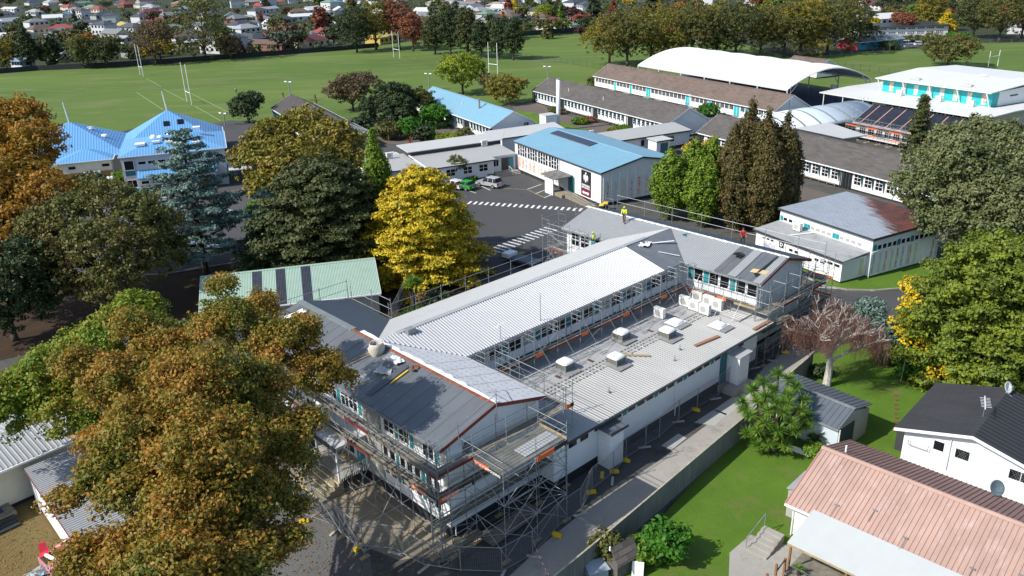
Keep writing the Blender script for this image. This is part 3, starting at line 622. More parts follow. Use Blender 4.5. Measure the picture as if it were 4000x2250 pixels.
# -- block H
Hb = grid('classroom_block', 'long classroom block with grey-brown tiled roof, teal fins and an H on its gable', 'classroom block', -59.4, 36.8, 54.9)
gable(Hb, 10.6, 3.0, 5.75, white, tile_g, endm=wboard)
for a, c in ((1.2, 12.6), (15.2, 26.8), (29.5, 40.2), (42.8, 54.2)): fins(Hb, a, c, 1.05)
for u in (.4, 13.2, 27.6, 40.9): posts(Hb, u, 4 if u > 1 else 2, 3)
bench(Hb, 16, 27); bench(Hb, 30, 40); letter(Hb, 'H', (54.9-.18, 1.6, 2.6), R(90), 1.0)
for u, v in ((14, 2.4), (29, 2.2)): Hb.part('roof_vent', MB().tube((u, v, 4.0), (u, v, 4.9), .07, 6), whitetrim)
Hb.part('mast', MB().tube((54.8, 5.3, 4.0), (54.8, 5.3, 8.3), .07, 6).box(54.65, 54.95, 5.1, 5.5, 8.2, 8.35), whitetrim)
# -- long block
Lb = grid('classroom_block', 'longest classroom block, brown tiled roof, dark windows and bright teal doors', 'classroom block', -71.3, 63, 68.7)
gable(Lb, 10.5, 3.0, 5.9, white, tile_b, endm=wboard)
u = .8; k = 0; doors = {6: 1, 11: 1, 16: 2, 26: 2, 31: 1, 37: 2, 39: 1}
while u < 67:
    if k in doors:
        for i in range(doors[k]): panel(Lb.root, 'door', (0, .45), 0, u, .4, .8, 2.2, M('bright_teal_door', (.02, .42, .45), .5) if 'bright_teal_door' not in bpy.data.materials else bpy.data.materials['bright_teal_door']); u += .95
        u += .15
    else: win(Lb.root, (0, .45), 0, u, 1.45, 1.35, 1.25, 3, 1, fr=.07); u += 1.5
    k += 1
def stairrail(B, u, L=2.6):
    b = MB(); b.tube((u, -1.2, 1.3), (u+L, -1.2, 1.3), .035); b.tube((u, -1.2, 1.3), (u-1.2, -1.2, .7), .035); b.tube((u, -1.2, .75), (u+L, -1.2, .75), .025)
    for i in range(4): b.tube((u+L*i/3, -1.2, 0), (u+L*i/3, -1.2, 1.3), .03)
    B.part('stair_rail', b, M('grey_steel_rail', (.12, .13, .13), .5) if 'grey_steel_rail' not in bpy.data.materials else bpy.data.materials['grey_steel_rail']); B.part('landing', MB().box(u, u+L, -1.25, .4, 0, .38), gm_conc)
for u in (8.5, 15.5, 24, 29, 41.5, 56.5): stairrail(Lb, u)
Lb.part('mast', MB().tube((68.6, 4.2, 3.5), (68.6, 4.2, 8.0), .05, 6), galv)
# -- block L (blue roof)
Bb = grid('classroom_block', 'short classroom block with sky-blue metal roof and a flue, between garden shrubs', 'classroom block', -64, 6.9, 41.5)
gable(Bb, 10.5, 3.0, 5.75, white, blueroof, endm=wboard)
for a, c in ((8.5, 16.2), (17.2, 27), (31, 41.2)): fins(Bb, a, c, 1.05, 1.45)
posts(Bb, 28, 5, 3); posts(Bb, 39.9, 3, 3); bench(Bb, 18, 26); letter(Bb, 'L', (41.5-.18, 8.2, 2.6), R(90), 1.0)
Bb.part('flue', MB().tube((29.5, 3.4, 4.5), (29.5, 3.4, 6.6), .22, 10).tube((29.5, 3.4, 6.6), (29.5, 3.4, 6.8), .32, 10), galv); Bb.part('roof_vent', MB().tube((21.5, 3.0, 4.4), (21.5, 3.0, 5.0), .09, 6), whitetrim)
# -- dark tiled block behind the columnar conifers
Tb = grid('classroom_block', 'classroom block with grey-brown tiled roof, tall windows and teal fins, behind the brown cypresses', 'classroom block', 4.4, 36.6, 52)
gable(Tb, 10.1, 3.0, 5.9, white, tile_g, endm=wboard)
posts(Tb, .3, 3, 3); posts(Tb, 33.9, 4, 3); bench(Tb, 22, 33.5)
u = 2.6
while u < 51:
    if 32.4 < u < 35.8: u = 36.2
    win(Tb.root, (0, .45), 0, u, 1.0, 1.35, 1.75, 2, 3, fr=.08); link('fin', finmesh, Tb.root, (u+1.6, .45, .9)); u += 1.95
# -- block K behind the yellow oak
Kb = grid('classroom_block', 'dark brown hipless tiled classroom block behind the olive oak, floodlight behind it', 'classroom block', -74.9, -24.9, 41)
gable(Kb, 10.4, 3.0, 5.7, white, tile_d, endm=wboard); fins(Kb, 1, 40, 1.0)
Kb.root['label'] = 'classroom block with near-black tiled roof, half hidden by the olive-gold oak'
Wb = cross('link_building', 'white flat-roofed link building left of the blue-roofed classrooms', 'link building', -31.5, -22.5, 7)
Wb.part('wall', MB().box(.2, 6.8, .2, 18, .1, 2.9), wboard); Wb.part('roof', MB().slab([(-.1, -.1, 3.1), (7.1, -.1, 3.1), (7.1, 18.3, 3.1), (-.1, 18.3, 3.1)], .15), whiteroof)
Wb.part('roof_unit', MB().box(3, 4, 1.2, 1.9, 3.12, 3.5), acwhite); win(Wb.root, (0, .2), 0, 2, 1.2, 1.6, 1.1, 2, 1)
# -- admin wing, steps
Ab = cross('administration_wing', 'low white administration wing with pale ribbed roofs, cars parked in front', 'office building', 2.8, -17, 12.2)
Ab.part('wall', MB().box(.2, 12.0, .45, 9, .3, 3.0), wboard); Ab.part('foundation', MB().box(.25, 11.95, .5, 8.9, 0, .32), plinth)
Ab.part('roof', MB().slab([(0, 0, 3.15), (12.3, 0, 3.15), (12.3, 8.6, 3.75), (0, 8.6, 3.75)], .12), whiteroof_y); Ab.part('fascia', MB().box(0, 12.3, -.05, -.01, 2.95, 3.16), trim)
Ab.part('wall', MB().box(-5.5, .1, 2.6, 10, .2, 3.0), wboard); Ab.part('roof', MB().slab([(-5.8, 2.3, 3.1), (-.05, 2.3, 3.1), (-.05, 11, 3.7), (-5.8, 11, 3.7)], .12), whiteroof_y); Ab.part('fascia', MB().box(-5.8, -.05, 2.25, 2.29, 2.92, 3.12), trim)
Ab.part('barge_cap', MB().slab([(-.06, 0, 3.22), (.12, 0, 3.22), (.12, 8.6, 3.82), (-.06, 8.6, 3.82)], .08), whitetrim)
Ab.part('clerestory', MB().box(.3, 17.4, 8.3, 13, 3.0, 4.3), trim); Ab.part('roof', MB().slab([(-.3, 8.0, 4.45), (17.6, 8.0, 4.45), (21, 13.6, 4.7), (-.3, 13.6, 4.7)], .12), whiteroof)
Ab.part('wall', MB().box(12.05, 16.9, 1.9, 9, .3, 2.9), wboard); Ab.part('roof', MB().slab([(12.35, 1.7, 3.25), (17, 1.7, 3.25), (17, 8.6, 3.75), (12.35, 8.6, 3.75)], .12), whiteroof_y); Ab.part('fascia', MB().box(12.35, 17, 1.62, 1.68, 3.0, 3.28), whitetrim)
for u in (3.2, 6.3, 9.2): win(Ab.root, (0, .45), 0, u, 1.3, 1.7, 1.25, 2, 2, fr=.08)
win(Ab.root, (0, .45), 0, 1.4, 1.3, 1.0, 1.25, 1, 2); win(Ab.root, (0, 1.9), 0, 12.6, 1.4, 1.1, 1.2, 2, 1); Ab.part('door', MB().box(14.2, 15.6, 1.83, 1.9, .6, 2.7), trim); Ab.part('door', MB().box(15.7, 16.5, 1.83, 1.9, .6, 2.7), teal)
for i in range(3): Ab.part('step', MB().box(12.2, 16.9, -.3+i*.35, 1.88, .17*i, .17*(i+1)-.003), gm_conc)
Ab.part('handrail', MB().tube((15.2, -.2, 0), (15.2, -.2, 1.0), .03).tube((15.2, -.2, 1.0), (15.2, 1.0, 1.4), .03).tube((15.2, 1.0, .5), (15.2, 1.0, 1.4), .03), whitetrim)
Ab.part('wall', MB().box(-8, 0, 8, 15, .1, 3.2), wboard); Ab.part('roof', MB().slab([(-8, 7.8, 3.3), (-.31, 7.8, 3.3), (-.31, 15.2, 3.3), (-8, 15.2, 3.3)], .1), whiteroof)
# -- assembly hall
HL = grid('assembly_hall', 'white assembly hall with light blue roof, solar panels, mural strips and school banner', 'hall', 0, 0, 27.1)
gable(HL, 15, 5.2, 6.65, white, blueroof, oh=.25, end=.25, zb=.5, trimm=trim, endm=M('white_hall_panels', (.62, .65, .66), .6, var=.05, dirt=((.45, .47, .47), .3, .8, .5, .8)))
for i in range(4):
    for j, (w, nx) in enumerate(((.65, 1), (.62, 1), (.62, 1), (.65, 1))):
        win(HL.root, (0, .25), 0, 1.3+i*3.5+j*.82, 2.95, .78, 2.0, nx, 2 if j in (0, 3) else 3, fr=.08)
for i in range(5): HL.part('wall_batten', MB().box(1.12+i*3.5, 1.24+i*3.5, .17, .25, .6, 4.95), whitetrim)
art = [('terracotta', (.5, .17, .1)), ('amber', (.6, .38, .08)), ('cobalt', (.1, .2, .5)), ('coral', (.6, .3, .25)), ('olive', (.4, .42, .2)), ('aqua', (.25, .5, .48)), ('straw', (.6, .58, .38)), ('mist', (.45, .55, .52)), ('crimson', (.5, .06, .06)), ('grey', (.4, .42, .42)), ('lilac', (.45, .35, .5)), ('lime', (.3, .5, .1)), ('navy', (.05, .12, .25)), ('peach', (.65, .5, .35)), ('charcoal', (.06, .06, .07))]
ARTM = {}
def artmat(i):
    n, c = art[i % len(art)]
    if n not in ARTM:
        m, nt, b = newmat(n+'_artwork'); co = coords(nt); x = ramp(nt, noise(nt, co, 2.6, 3, .5), .35, .65); c2 = art[(i*5+3) % len(art)][1]
        k = mixc(nt, x, c, (.7, .7, .66)); y = ramp(nt, noise(nt, coords(nt, 'Object', (1.3, 1.3, .8)), 3.4, 4, .6), .52, .6); nt.links.new(mixc(nt, y, k, c2), b.inputs['Base Color']); ARTM[n] = m
    return ARTM[n]
for i in range(12): panel(HL.root, 'mural_panel', (0, .25), 0, 1.35+i*1.25, 1.0, .85, 1.7, artmat(i))
for i in range(10): panel(HL.root, 'mural_panel', (26.85, 0), 90, 1.2+i*1.42, 1.0, .38, 2.6, artmat(i+4))
for i in range(11): HL.part('wall_batten', MB().box(26.86, 26.94, .6+i*1.42, .72+i*1.42, .5, 5.0), whitetrim)
# banner: black over maroon, white bird emblem, school name and a two-headed arrow
bn = MB().box(0, 2.6, -.05, 0, 0, 3.9).build('banner', M('black_banner', (.012, .012, .014), .6), HL.root, loc=(21.6, .2, .75))
bn2 = MB().box(0, 2.6, -.055, -.05, 0, 1.15).build('banner_base', M('maroon_banner', (.14, .008, .03), .6), bn)
e = MB(); z0 = 2.55   # spread-winged bird emblem built from feathers
for s in (-1, 1):
    for i in range(5):
        a0 = (1.3+s*.1, 3.1-i*.06); x1 = 1.3+s*(.62+.1*math.sin(i)-i*.05); zz = 3.0-i*.2
        e.poly([(a0[0], -.062, a0[1]), (1.3+s*.45, -.062, 3.32-i*.17), (x1+s*.1, -.062, zz-.12), (1.3+s*.4, -.062, 3.15-i*.17)][::s])
e.poly([(1.12, -.064, 3.15), (1.05, -.064, 2.5), (1.3, -.064, 2.05), (1.55, -.064, 2.5), (1.48, -.064, 3.15), (1.3, -.064, 3.3)]); e.poly([(1.3+.17*math.cos(t*.7), -.064, 3.5+.19*math.sin(t*.7)) for t in range(9)])
e.build('emblem', whitetrim, bn)
textobj(bn, 'PAPAKURA', .44, whitetrim, (1.3, -.06, 1.62), bold=.012); textobj(bn, 'HIGH SCHOOL', .34, whitetrim, (1.3, -.06, 1.27), bold=.01)
MB().poly([(.35, -.066, .5), (.75, -.066, .2), (.75, -.066, .36), (1.85, -.066, .36), (1.85, -.066, .2), (2.25, -.066, .5), (1.85, -.066, .8), (1.85, -.066, .64), (.75, -.066, .64), (.75, -.066, .8)]).build('arrow', whitetrim, bn)
# side porch and ramp
HL.part('porch_wall', MB().box(15.2, 17.6, -2.5, -2.3, 0, 2.9), whitetrim); HL.part('porch_roof', MB().slab([(14.6, -2.9, 3.0), (19.2, -2.9, 3.0), (19.2, .2, 3.15), (14.6, .2, 3.15)], .15), M('stained_porch_roof', (.16, .16, .15), .85, var=.3, vs=1.5, dirt=((.04, .04, .035), .8, 1.4, .5, .7)))
HL.part('door', MB().box(17.9, 19.6, .12, .25, .5, 2.9), tealdk); HL.part('ramp', MB().hexa([(19.8, -1.6, 0), (26, -1.6, 0), (26, .1, 0), (19.8, .1, 0)], [(19.8, -1.6, .5), (26, -1.6, .02), (26, .1, .02), (19.8, .1, .5)]), gm_conct); HL.part('landing', MB().box(17.6, 19.79, -2.2, .1, 0, .5), gm_conct)
b = MB()
for z in (.55, 1.0): b.tube((19.6, -1.65, .5+z), (26, -1.65, z), .035)
for i in range(7): b.tube((19.6+i*1.05, -1.65, 0), (19.6+i*1.05, -1.65, 1.5-i*.08), .03)
HL.part('ramp_rail', b, galv)
# solar array on the hall roof
zh = lambda v: 5.2+1.45*v/7.5
for i in range(11):
    b = MB(); u = 3.2+i*1.12; b.slab([(u, 5.6, zh(5.6)+.12), (u+1.08, 5.6, zh(5.6)+.12), (u+1.08, 7.1, zh(7.1)+.12), (u, 7.1, zh(7.1)+.12)], .04)
    HL.part('solar_panel', b, M('solar_cells', (.03, .035, .06), .25, var=.15, vs=3) if i == 0 else bpy.data.materials['solar_cells'])
HL.part('panel_rail', MB().slab([(3.0, 5.45, zh(5.45)+.06), (15.6, 5.45, zh(5.45)+.06), (15.6, 5.55, zh(5.55)+.06), (3.0, 5.55, zh(5.55)+.06)], .04).slab([(3.0, 7.14, zh(7.14)+.06), (15.6, 7.14, zh(7.14)+.06), (15.6, 7.22, zh(7.22)+.06), (3.0, 7.22, zh(7.22)+.06)], .04), galv)
pipe(HL, 15.1, .1, .3, 5.1, .07)
# ramp along the hall's gable end
b = MB().hexa([(27.9, 8.6, 0), (29.3, 8.6, 0), (29.3, 14, 0), (27.9, 14, 0)], [(27.9, 8.6, .05), (29.3, 8.6, .05), (29.3, 14, .6), (27.9, 14, .6)]); HL.part('ramp', b, gm_conct)
b = MB()
for v in np.arange(8.6, 14.1, 1.35): b.tube((29.4, v, 0), (29.4, v, 1.1+(v-8.6)*.1), .03)
b.tube((29.4, 8.6, 1.1), (29.4, 14, 1.65), .035); b.tube((29.4, 8.6, .6), (29.4, 14, 1.15), .03); HL.part('ramp_rail', b, galv)
# -- boiler house and tall flue
Cb = cross('boiler_house', 'small white boiler house with a tall slender white chimney', 'boiler house', -24.2, 20.6, 2.9)
Cb.part('wall', MB().box(0, 2.7, 0, 2.7, 0, 3.5), whitetrim); Cb.part('roof', MB().box(-.1, 2.8, -.1, 2.8, 3.5, 3.62), whiteroof)
Cb.part('chimney', MB().tube((3.5, .8, 0), (3.5, .8, 10.6), .42, 16), whitetrim, True); Cb.part('chimney_cap', MB().tube((3.5, .8, 10.6), (3.5, .8, 10.75), .45, 16), galv)
# -- links behind the hall
Kb2 = cross('link_building', 'grey-white link corridor with pale roof, running behind the hall to the tiled block', 'link building', 2.6, 16.5, 20.5)
Kb2.part('wall', MB().box(.1, 20.4, .5, 6, .5, 2.9), wboard); Kb2.part('foundation', MB().box(.2, 20.3, .6, 5.9, 0, .52), plinth)
Kb2.part('roof', MB().slab([(-3, 0, 3.1), (20.6, 0, 3.1), (20.6, 5.5, 3.75), (-3, 5.5, 3.75)], .12), whiteroof_y); Kb2.part('fascia', MB().box(-3, 20.6, -.05, -.01, 2.86, 3.12), trim)
for u in (9, 15): win(Kb2.root, (0, .5), 0, u, 1.3, .9 if u < 10 else 1.8, 1.2, 1 if u < 10 else 2, 1)
Zb = cross('toilet_block', 'small white outbuilding with teal double doors and overhanging flat roof', 'outbuilding', 6.6, 25.8, 3.6)
Zb.part('wall', MB().box(.3, 3.3, .5, 3, 0, 2.7), whitetrim); Zb.part('roof', MB().slab([(0, 0, 3.0), (3.7, 0, 3.0), (3.7, 3.2, 3.1), (0, 3.2, 3.1)], .14), whiteroof); Zb.part('fascia', MB().box(0, 3.7, -.05, -.01, 2.8, 3.02), trim)
for i in range(2): panel(Zb.root, 'door', (0, .5), 0, 1.2+i*.85, .1, .8, 2.3, tealdk)
Xb = cross('link_building', 'low grey flat roof with condenser units, between the hall and the paved court', 'link building', -1.2, 15.4, 5.5)
Xb.part('wall', MB().box(0, 5.5, 0, 9, 0, 2.6), wboard); Xb.part('roof', MB().slab([(-.2, -.2, 2.8), (5.7, -.2, 2.8), (5.7, 9.2, 2.8), (-.2, 9.2, 2.8)], .15), whiteroof)
Yb = cross('link_building', 'white flat roofs stepping down between the admin wing and the blue classrooms', 'link building', -12, 4, 14)
Yb.part('wall', MB().box(0, 14, 0, 7.5, 0, 2.9), wboard); Yb.part('roof', MB().slab([(-.3, -.3, 3.1), (14, -.3, 3.1), (16, 7.8, 3.1), (-.3, 7.8, 3.1)], .15), whiteroof); Yb.part('fascia', MB().box(-.3, 14, -.36, -.31, 2.9, 3.1), trim)
# -- block D
rust = M('rusting_metal_roof', (.38, .42, .47), .5, .2, var=.06, dirt=((.2, .2, .2), .6, 1.6, .55, .7), stretch=(.5, 1.5, 1))
mt = rust; ntt = mt.node_tree; bsdf = ntt.nodes['Principled BSDF']; old = bsdf.inputs['Base Color'].links[0].from_socket
sp_ = ntt.nodes.new('ShaderNodeSeparateXYZ'); ntt.links.new(coords(ntt), sp_.inputs[0])
a_ = math_(ntt, 'ADD', math_(ntt, 'MULTIPLY', sp_.outputs[0], .085), math_(ntt, 'MULTIPLY', sp_.outputs[1], .115)); a_ = math_(ntt, 'ADD', a_, math_(ntt, 'MULTIPLY', noise(ntt, coords(ntt, 'Object', (.35, 1.6, 1)), .8, 6, .75), 1.0))
ntt.links.new(mixc(ntt, ramp(ntt, a_, 2.42, 2.62), old, mixc(ntt, ramp(ntt, noise(ntt, coords(ntt), .6, 4), .4, .6), (.19, .062, .04), (.09, .05, .04))), bsdf.inputs['Base Color'])
Db = grid('classroom_block', 'white flat-roofed block with rusting metal roof, lean-to, teal panels and letter D', 'classroom block', 52.6, 5.6, 13.6)
Db.part('wall', MB().box(.15, 13.4, .3, 4.2, .2, 2.6), white); Db.part('wall', MB().box(0, 13.9, 4.2, 15.7, .2, 4.6), [M('white_block_cladding', (.7, .73, .75), .55, var=.04, rib=('y', 1.1, .02))])
Db.part('foundation', MB().box(.2, 13.3, .4, 15.5, 0, .22), plinth)
Db.part('lean_to_roof', ribbed([(-.1, -.05, 2.75), (13.7, -.05, 2.75), (13.7, 4.19, 3.15), (-.1, 4.19, 3.15)], (0, 1), .3, .04, .03), M('grey_leanto_roof', (.36, .37, .37), .6, .1, var=.08, dirt=((.12, .12, .11), .6, .8, .55, .75)))
Db.part('roof', ribbed([(-.2, 3.95, 4.75), (14.1, 3.95, 4.75), (14.1, 15.9, 5.0), (-.2, 15.9, 5.0)], (0, 1), .3, .05, .04), rust)
Db.part('fascia', MB().box(-.2, 14.1, 3.88, 3.94, 4.56, 4.78), trim); Db.part('fascia', MB().hexa([(14.11, 3.95, 4.5), (14.17, 3.95, 4.5), (14.17, 15.9, 4.75), (14.11, 15.9, 4.75)], [(14.11, 3.95, 4.78), (14.17, 3.95, 4.78), (14.17, 15.9, 5.03), (14.11, 15.9, 5.03)]), trim); Db.part('fascia', MB().box(-.1, 13.7, -.12, -.06, 2.58, 2.78), trim)
u = .1
for ch in 'TLLLBTTLLLLTTLLLL':
    if u > 13: break
    if ch == 'T': panel(Db.root, 'teal_panel', (0, 4.2), 0, u, 3.25, .45, .62, teal, .03); u += .5
    else: win(Db.root, (0, 4.2), 0, u, 3.3, .72, .5, 1, 1, gm=glass if u < 2.7 else blind); u += .84
v = .15
for ch in 'TWWWWTWWTWWWWT':
    if v > 11.2: break
    if ch == 'T': panel(Db.root, 'teal_panel', (13.9, 4.2), 90, v, 3.2, .55, .68, tealdk if v > 1 else teal, .03); v += .62
    else: win(Db.root, (13.9, 4.2), 90, v, 3.2, .75, .65, 1, 1); v += .82
Db.part('ledge', MB().box(13.91, 14.02, 4.2, 15.7, 3.06, 3.13), whitetrim)
for i, v in enumerate((.3, 1.4, 2.3, 3.3, 4.2, 5.1, 6.0, 6.35, 7.3, 10.3, 11.1)): panel(Db.root, 'mural_panel', (13.9, 4.2), 90, v, .5, .3, 2.3, artmat(i*3+2), .05)
panel(Db.root, 'mural_panel', (13.4, .3), 90, 2.9, .5, .5, 1.9, artmat(11), .05)
for i, v in enumerate(np.arange(.1, 11.4, .95)): Db.part('wall_batten', MB().box(13.91, 13.97, 4.25+v, 4.33+v, .25, 3.05), whitetrim)
letter(Db, 'D', (4.4, .28, 1.95), 0, .75)
for i in range(3): win(Db.root, (0, .3), 0, 1.2+i*.7, 1.85, .6, .35, 1, 1)
for i in range(4): win(Db.root, (0, .3), 0, 5.6+i*.85 if i < 2 else 7.9+i*.8, 1.5, .7, .45, 1, 1)
for i in range(3): win(Db.root, (0, .3), 0, 10.4+i*.95, 1.75, .85, .4, 1, 1, fr=.04)
panel(Db.root, 'mural_panel', (0, .3), 0, 1.4, .6, 2.0, 1.1, artmat(2), .03); panel(Db.root, 'mural_panel', (0, .3), 0, 5.9, .7, 2.4, .7, artmat(7), .03)
pipe(Db, 13.95, 4.1, .1, 3.0, .06); Db.part('roof_pipe', MB().tube((4.5, 1.2, 2.98), (5.9, 3.9, 3.25), .06), whitetrim)
# -- gymnasium
turq = M('turquoise_wall', (.02, .4, .42), .55, var=.05, rib=('x', 2.4, .01)); gymroof = M('bright_white_roof', (.6, .6, .58), .45, .0, var=.02, rib=('x', .35, .015), dirt=((.6, .6, .56), .3, .2, .6, .8))
Gy = grid('gymnasium', 'gymnasium with big white roof and turquoise upper wall hung with artworks', 'gymnasium', -12, 86, 40.2)
Gy.part('wall', MB().box(6.6, 38, 4.0, 20, 0, 3.3), M('beige_block_wall', (.5, .48, .42), .8, var=.06)); Gy.part('wall_base', MB().box(6.5, 38.1, 3.9, 4.0, 0, 1.0), greywall)
Gy.part('lower_roof', MB().slab([(0, 0, 3.6), (40.4, 0, 3.6), (40.4, 9.0, 4.1), (0, 9.0, 4.1)], .2), gymroof); Gy.part('lower_roof', MB().slab([(0, 9.01, 4.1), (9.8, 9.01, 4.1), (9.8, 30, 4.1), (0, 30, 4.1)], .2), gymroof); Gy.part('lower_roof', MB().slab([(36.0, 9.01, 4.1), (40.4, 9.01, 4.1), (40.4, 34, 4.1), (36.0, 34, 4.1)], .2), gymroof)
Gy.part('upper_wall', MB().hexa([(9.6, 9.0, 3.9), (35.2, 9.0, 3.9), (35.2, 34, 3.9), (9.6, 34, 3.9)], [(9.6, 9.0, 6.9), (35.2, 9.0, 6.9), (35.2, 34, 7.0), (9.6, 34, 7.0)]), turq); Gy.part('end_panel', MB().hexa([(35.21, 11, 4.1), (35.3, 11, 4.1), (35.3, 22, 4.1), (35.21, 22, 4.1)], [(35.21, 11, 6.9), (35.3, 11, 6.9), (35.3, 22, 7.3), (35.21, 22, 7.3)]), whitetrim)
Gy.part('upper_roof', MB().slab([(8.6, 7.4, 7.1), (35.9, 7.4, 7.1), (35.9, 21.5, 8.1), (8.6, 21.5, 8.1)], .18, 0), gymroof); Gy.part('upper_roof', MB().slab([(8.6, 21.51, 8.1), (35.9, 21.51, 8.1), (35.9, 35, 7.6), (8.6, 35, 7.6)], .18, 0), gymroof)
for i in range(5): Gy.part('roof_strut', MB().tube((9.2+i*6.4, 7.6, 6.95), (9.4+i*6.4, 8.9, 4.1), .12, 6), whitetrim)
for i in range(8): panel(Gy.root, 'artwork', (0, 9.0), 0, 11.4+i*3.1, 4.35, 1.0, 2.1, artmat(i*2+1), .05)
for u in (1, 7, 13): Gy.part('post', MB().tube((u*.9+.3, .25, 0), (u*.9+.3, .25, 3.45), .09, 6), whitetrim)
for u in (16, 28): Gy.part('rooflight', MB().box(u, u+1.6, 10.2, 11.1, 7.36, 7.62).box(u-.3, u+1.9, 9.8, 10.15, 7.31, 7.36), whiteroof)
for u in (25, 33): Gy.part('roof_turbine', MB().dome((u, 20.8, 8.1), .9, .9, .35), whitetrim, True)
win(Gy.root, (0, 4.0), 0, 9.2, 1.9, 2.4, .8, 4, 1, gm=glass)
for u in range(12): win(Gy.root, (0, 4.0), 0, 15+u*1.8, 1.9, 1.6, 1.0, 2, 1, gm=glass)
Gy.part('scuttle', MB().box(35.31, 35.4, 14.5, 17, 5.7, 5.95), trim)
# -- block under repair, wrapped in black sheeting
tarp = M('black_plastic_sheeting', (.018, .021, .03), .38, var=.35, vs=1.5, bump=.06, bs=1.6, spec=.6)
Sb = grid('classroom_block', 'classroom block under repair, roof wrapped in black sheeting held by pink battens', 'classroom block', 14.6, 66.5, 36)
gable(Sb, 10.4, 3.2, 6.0, white, tarp, oh=.6)
u = 1.2
while u < 34: win(Sb.root, (0, .6), 0, u, 1.0, 1.5, 1.6, 3, 2, fr=.09); u += 1.9
pinkb = M('pink_timber_batten', (.5, .25, .19), .8, var=.1)
for i in range(12):
    u = 1.5+i*2.9; zz = lambda v: 3.2+2.8*v/5.2+.03
    Sb.part('batten', MB().slab([(u, 0, zz(0)), (u+.16, 0, zz(0)), (u+.16, 5.1, zz(5.1)), (u, 5.1, zz(5.1))], .04), pinkb)
Sb.part('edge_board', MB().box(0, 36, -.2, -.14, 2.9, 3.15), pinkb)
# -- arched court cover
fab = M('white_canopy_fabric', (.8, .8, .8), .5, var=.02); fab.node_tree.nodes['Principled BSDF'].inputs['Roughness'].default_value = .6
steelw = M('white_painted_steel', (.6, .62, .63), .45, var=.05)
Ca = grid('court_canopy', 'big arched white fabric canopy over the sports court, in six scalloped bays', 'canopy', -71.5, 78.3, 57)
nb, sp = 6, 57/6; Wc = 27.5
def arch(x, t, lobe): h = 4.6+3.7*math.sin(math.pi*t)**.9; return (x, t*Wc, h+lobe*.45*math.sin(math.pi*t)**.6)
for i in range(nb):
    b = MB(); nu, nv = 8, 22; 
    for a in range(nu+1):
        for c in range(nv+1): f = a/nu; b.v.append(arch(i*sp+f*sp, c/nv, math.sin(math.pi*f)**.7 if 0 < f < 1 else 0))
    for a in range(nu):
        for c in range(nv): k = a*(nv+1)+c; b.f.append((k, k+nv+1, k+nv+2, k+1)); b.m.append(0)
    o = Ca.part('canopy_bay', b, fab, True); so_ = o.modifiers.new('Solidify', 'SOLIDIFY'); so_.thickness = .06
for i in range(nb+1):
    x = i*sp; b = MB(); pts = [arch(x, t/14, 0) for t in range(15)]; pts = [(p[0], p[1], p[2]-.15) for p in pts]; b.path(pts, [.11]*15, 6)
    for y in (.2, Wc-.2): b.tube((x, y, 0), (x, y, 4.6), .16, 8)
    b.tube((x, .2, 2.6), (x, 3.2, 5.6), .09); b.tube((x, Wc-.2, 2.6), (x, Wc-3.2, 5.6), .09)
    Ca.part('arch_frame', b, steelw)
for y in (.1, Wc-.1): Ca.part('edge_beam', MB().box(0, 57, y-.08, y+.08, 4.3, 4.5), steelw)
tag(MB().poly([tuple(F2(-73, 77, .03)), tuple(F2(-12, 77, .03)), tuple(F2(-12, 107, .03)), tuple(F2(-73, 107, .03))][::1]).build('court_surface', M('blue_court_surface', (.02, .035, .09), .8, var=.1)), None, None, None, 'structure')
hp = thing('basketball_hoop', 'basketball backboard on a dark post at the end of the covered court', 'basketball hoop', F2(-16, 96), R(-60))
MB().tube((0, 0, 0), (0, 0, 3.4), .1, 6).tube((0, 0, 3.3), (0, -1.0, 3.5), .07).build('post', trim, hp); MB().box(-.9, .9, -1.1, -1.05, 2.9, 4.0).build('backboard', M('clear_backboard', (.5, .52, .52), .3), hp)
MB().path([(.23*math.cos(t*.7), -1.35+.23*math.sin(t*.7), 3.05) for t in range(10)], [.015]*10, 4).build('rim', orange, hp)
# -- small vaulted walkway roof and the pale flat roof beside it
palevault = M('pale_blue_vault', (.6, .68, .72), .4, .0, var=.04); ribg = M('grey_vault_rib', (.24, .27, .28), .5)
Va = cross('walkway_vault', 'pale blue barrel-vaulted walkway roof with grey ribs beside the long block', 'canopy', 13.5, 46, 31)
def varch(x, t): return (x, t*13, 3.0+2.0*math.sin(math.pi*t)**.85)
b = MB()
for a in range(2):
    for c in range(19): b.v.append(varch(a*31, c/18))
for c in range(18): b.f.append((c, 19+c, 20+c, c+1)); b.m.append(0)
o = Va.part('vault', b, palevault, True); q = o.modifiers.new('Solidify', 'SOLIDIFY'); q.thickness = .08
for i in range(8):
    b = MB(); x = 1+i*4.1
    for c in range(18):
        p, e = varch(x, c/18), varch(x, (c+1)/18); b.slab([(p[0], p[1], p[2]+.06), (p[0]+.55, p[1], p[2]+.06), (e[0]+.55, e[1], e[2]+.06), (e[0], e[1], e[2]+.06)], .05)
    Va.part('vault_rib', b, ribg); Va.part('post', MB().tube((x+.3, .1, 0), (x+.3, .1, 3.0), .08).tube((x+.3, 12.9, 0), (x+.3, 12.9, 3.0), .08), steelw)
Fl = grid('link_building', 'pale flat roof sheltering the path behind the grey-brown tiled block', 'link building', 11.2, 52.6, 13)
Fl.part('roof', MB().slab([(0, 0, 3.3), (13.2, 0, 3.3), (13.6, 5.6, 3.3), (.4, 9.6, 3.3)], .18), whiteroof); Fl.part('fascia', MB().box(0, 13.2, -.06, -.01, 3.1, 3.32), trim); Fl.part('wall', MB().box(1, 12, .6, 5, 0, 3.1), greywall)
Bg = grid('changing_shed', 'brown gable-roofed shed with white end wall, behind the canopy', 'shed', -57, 119.5, 13)
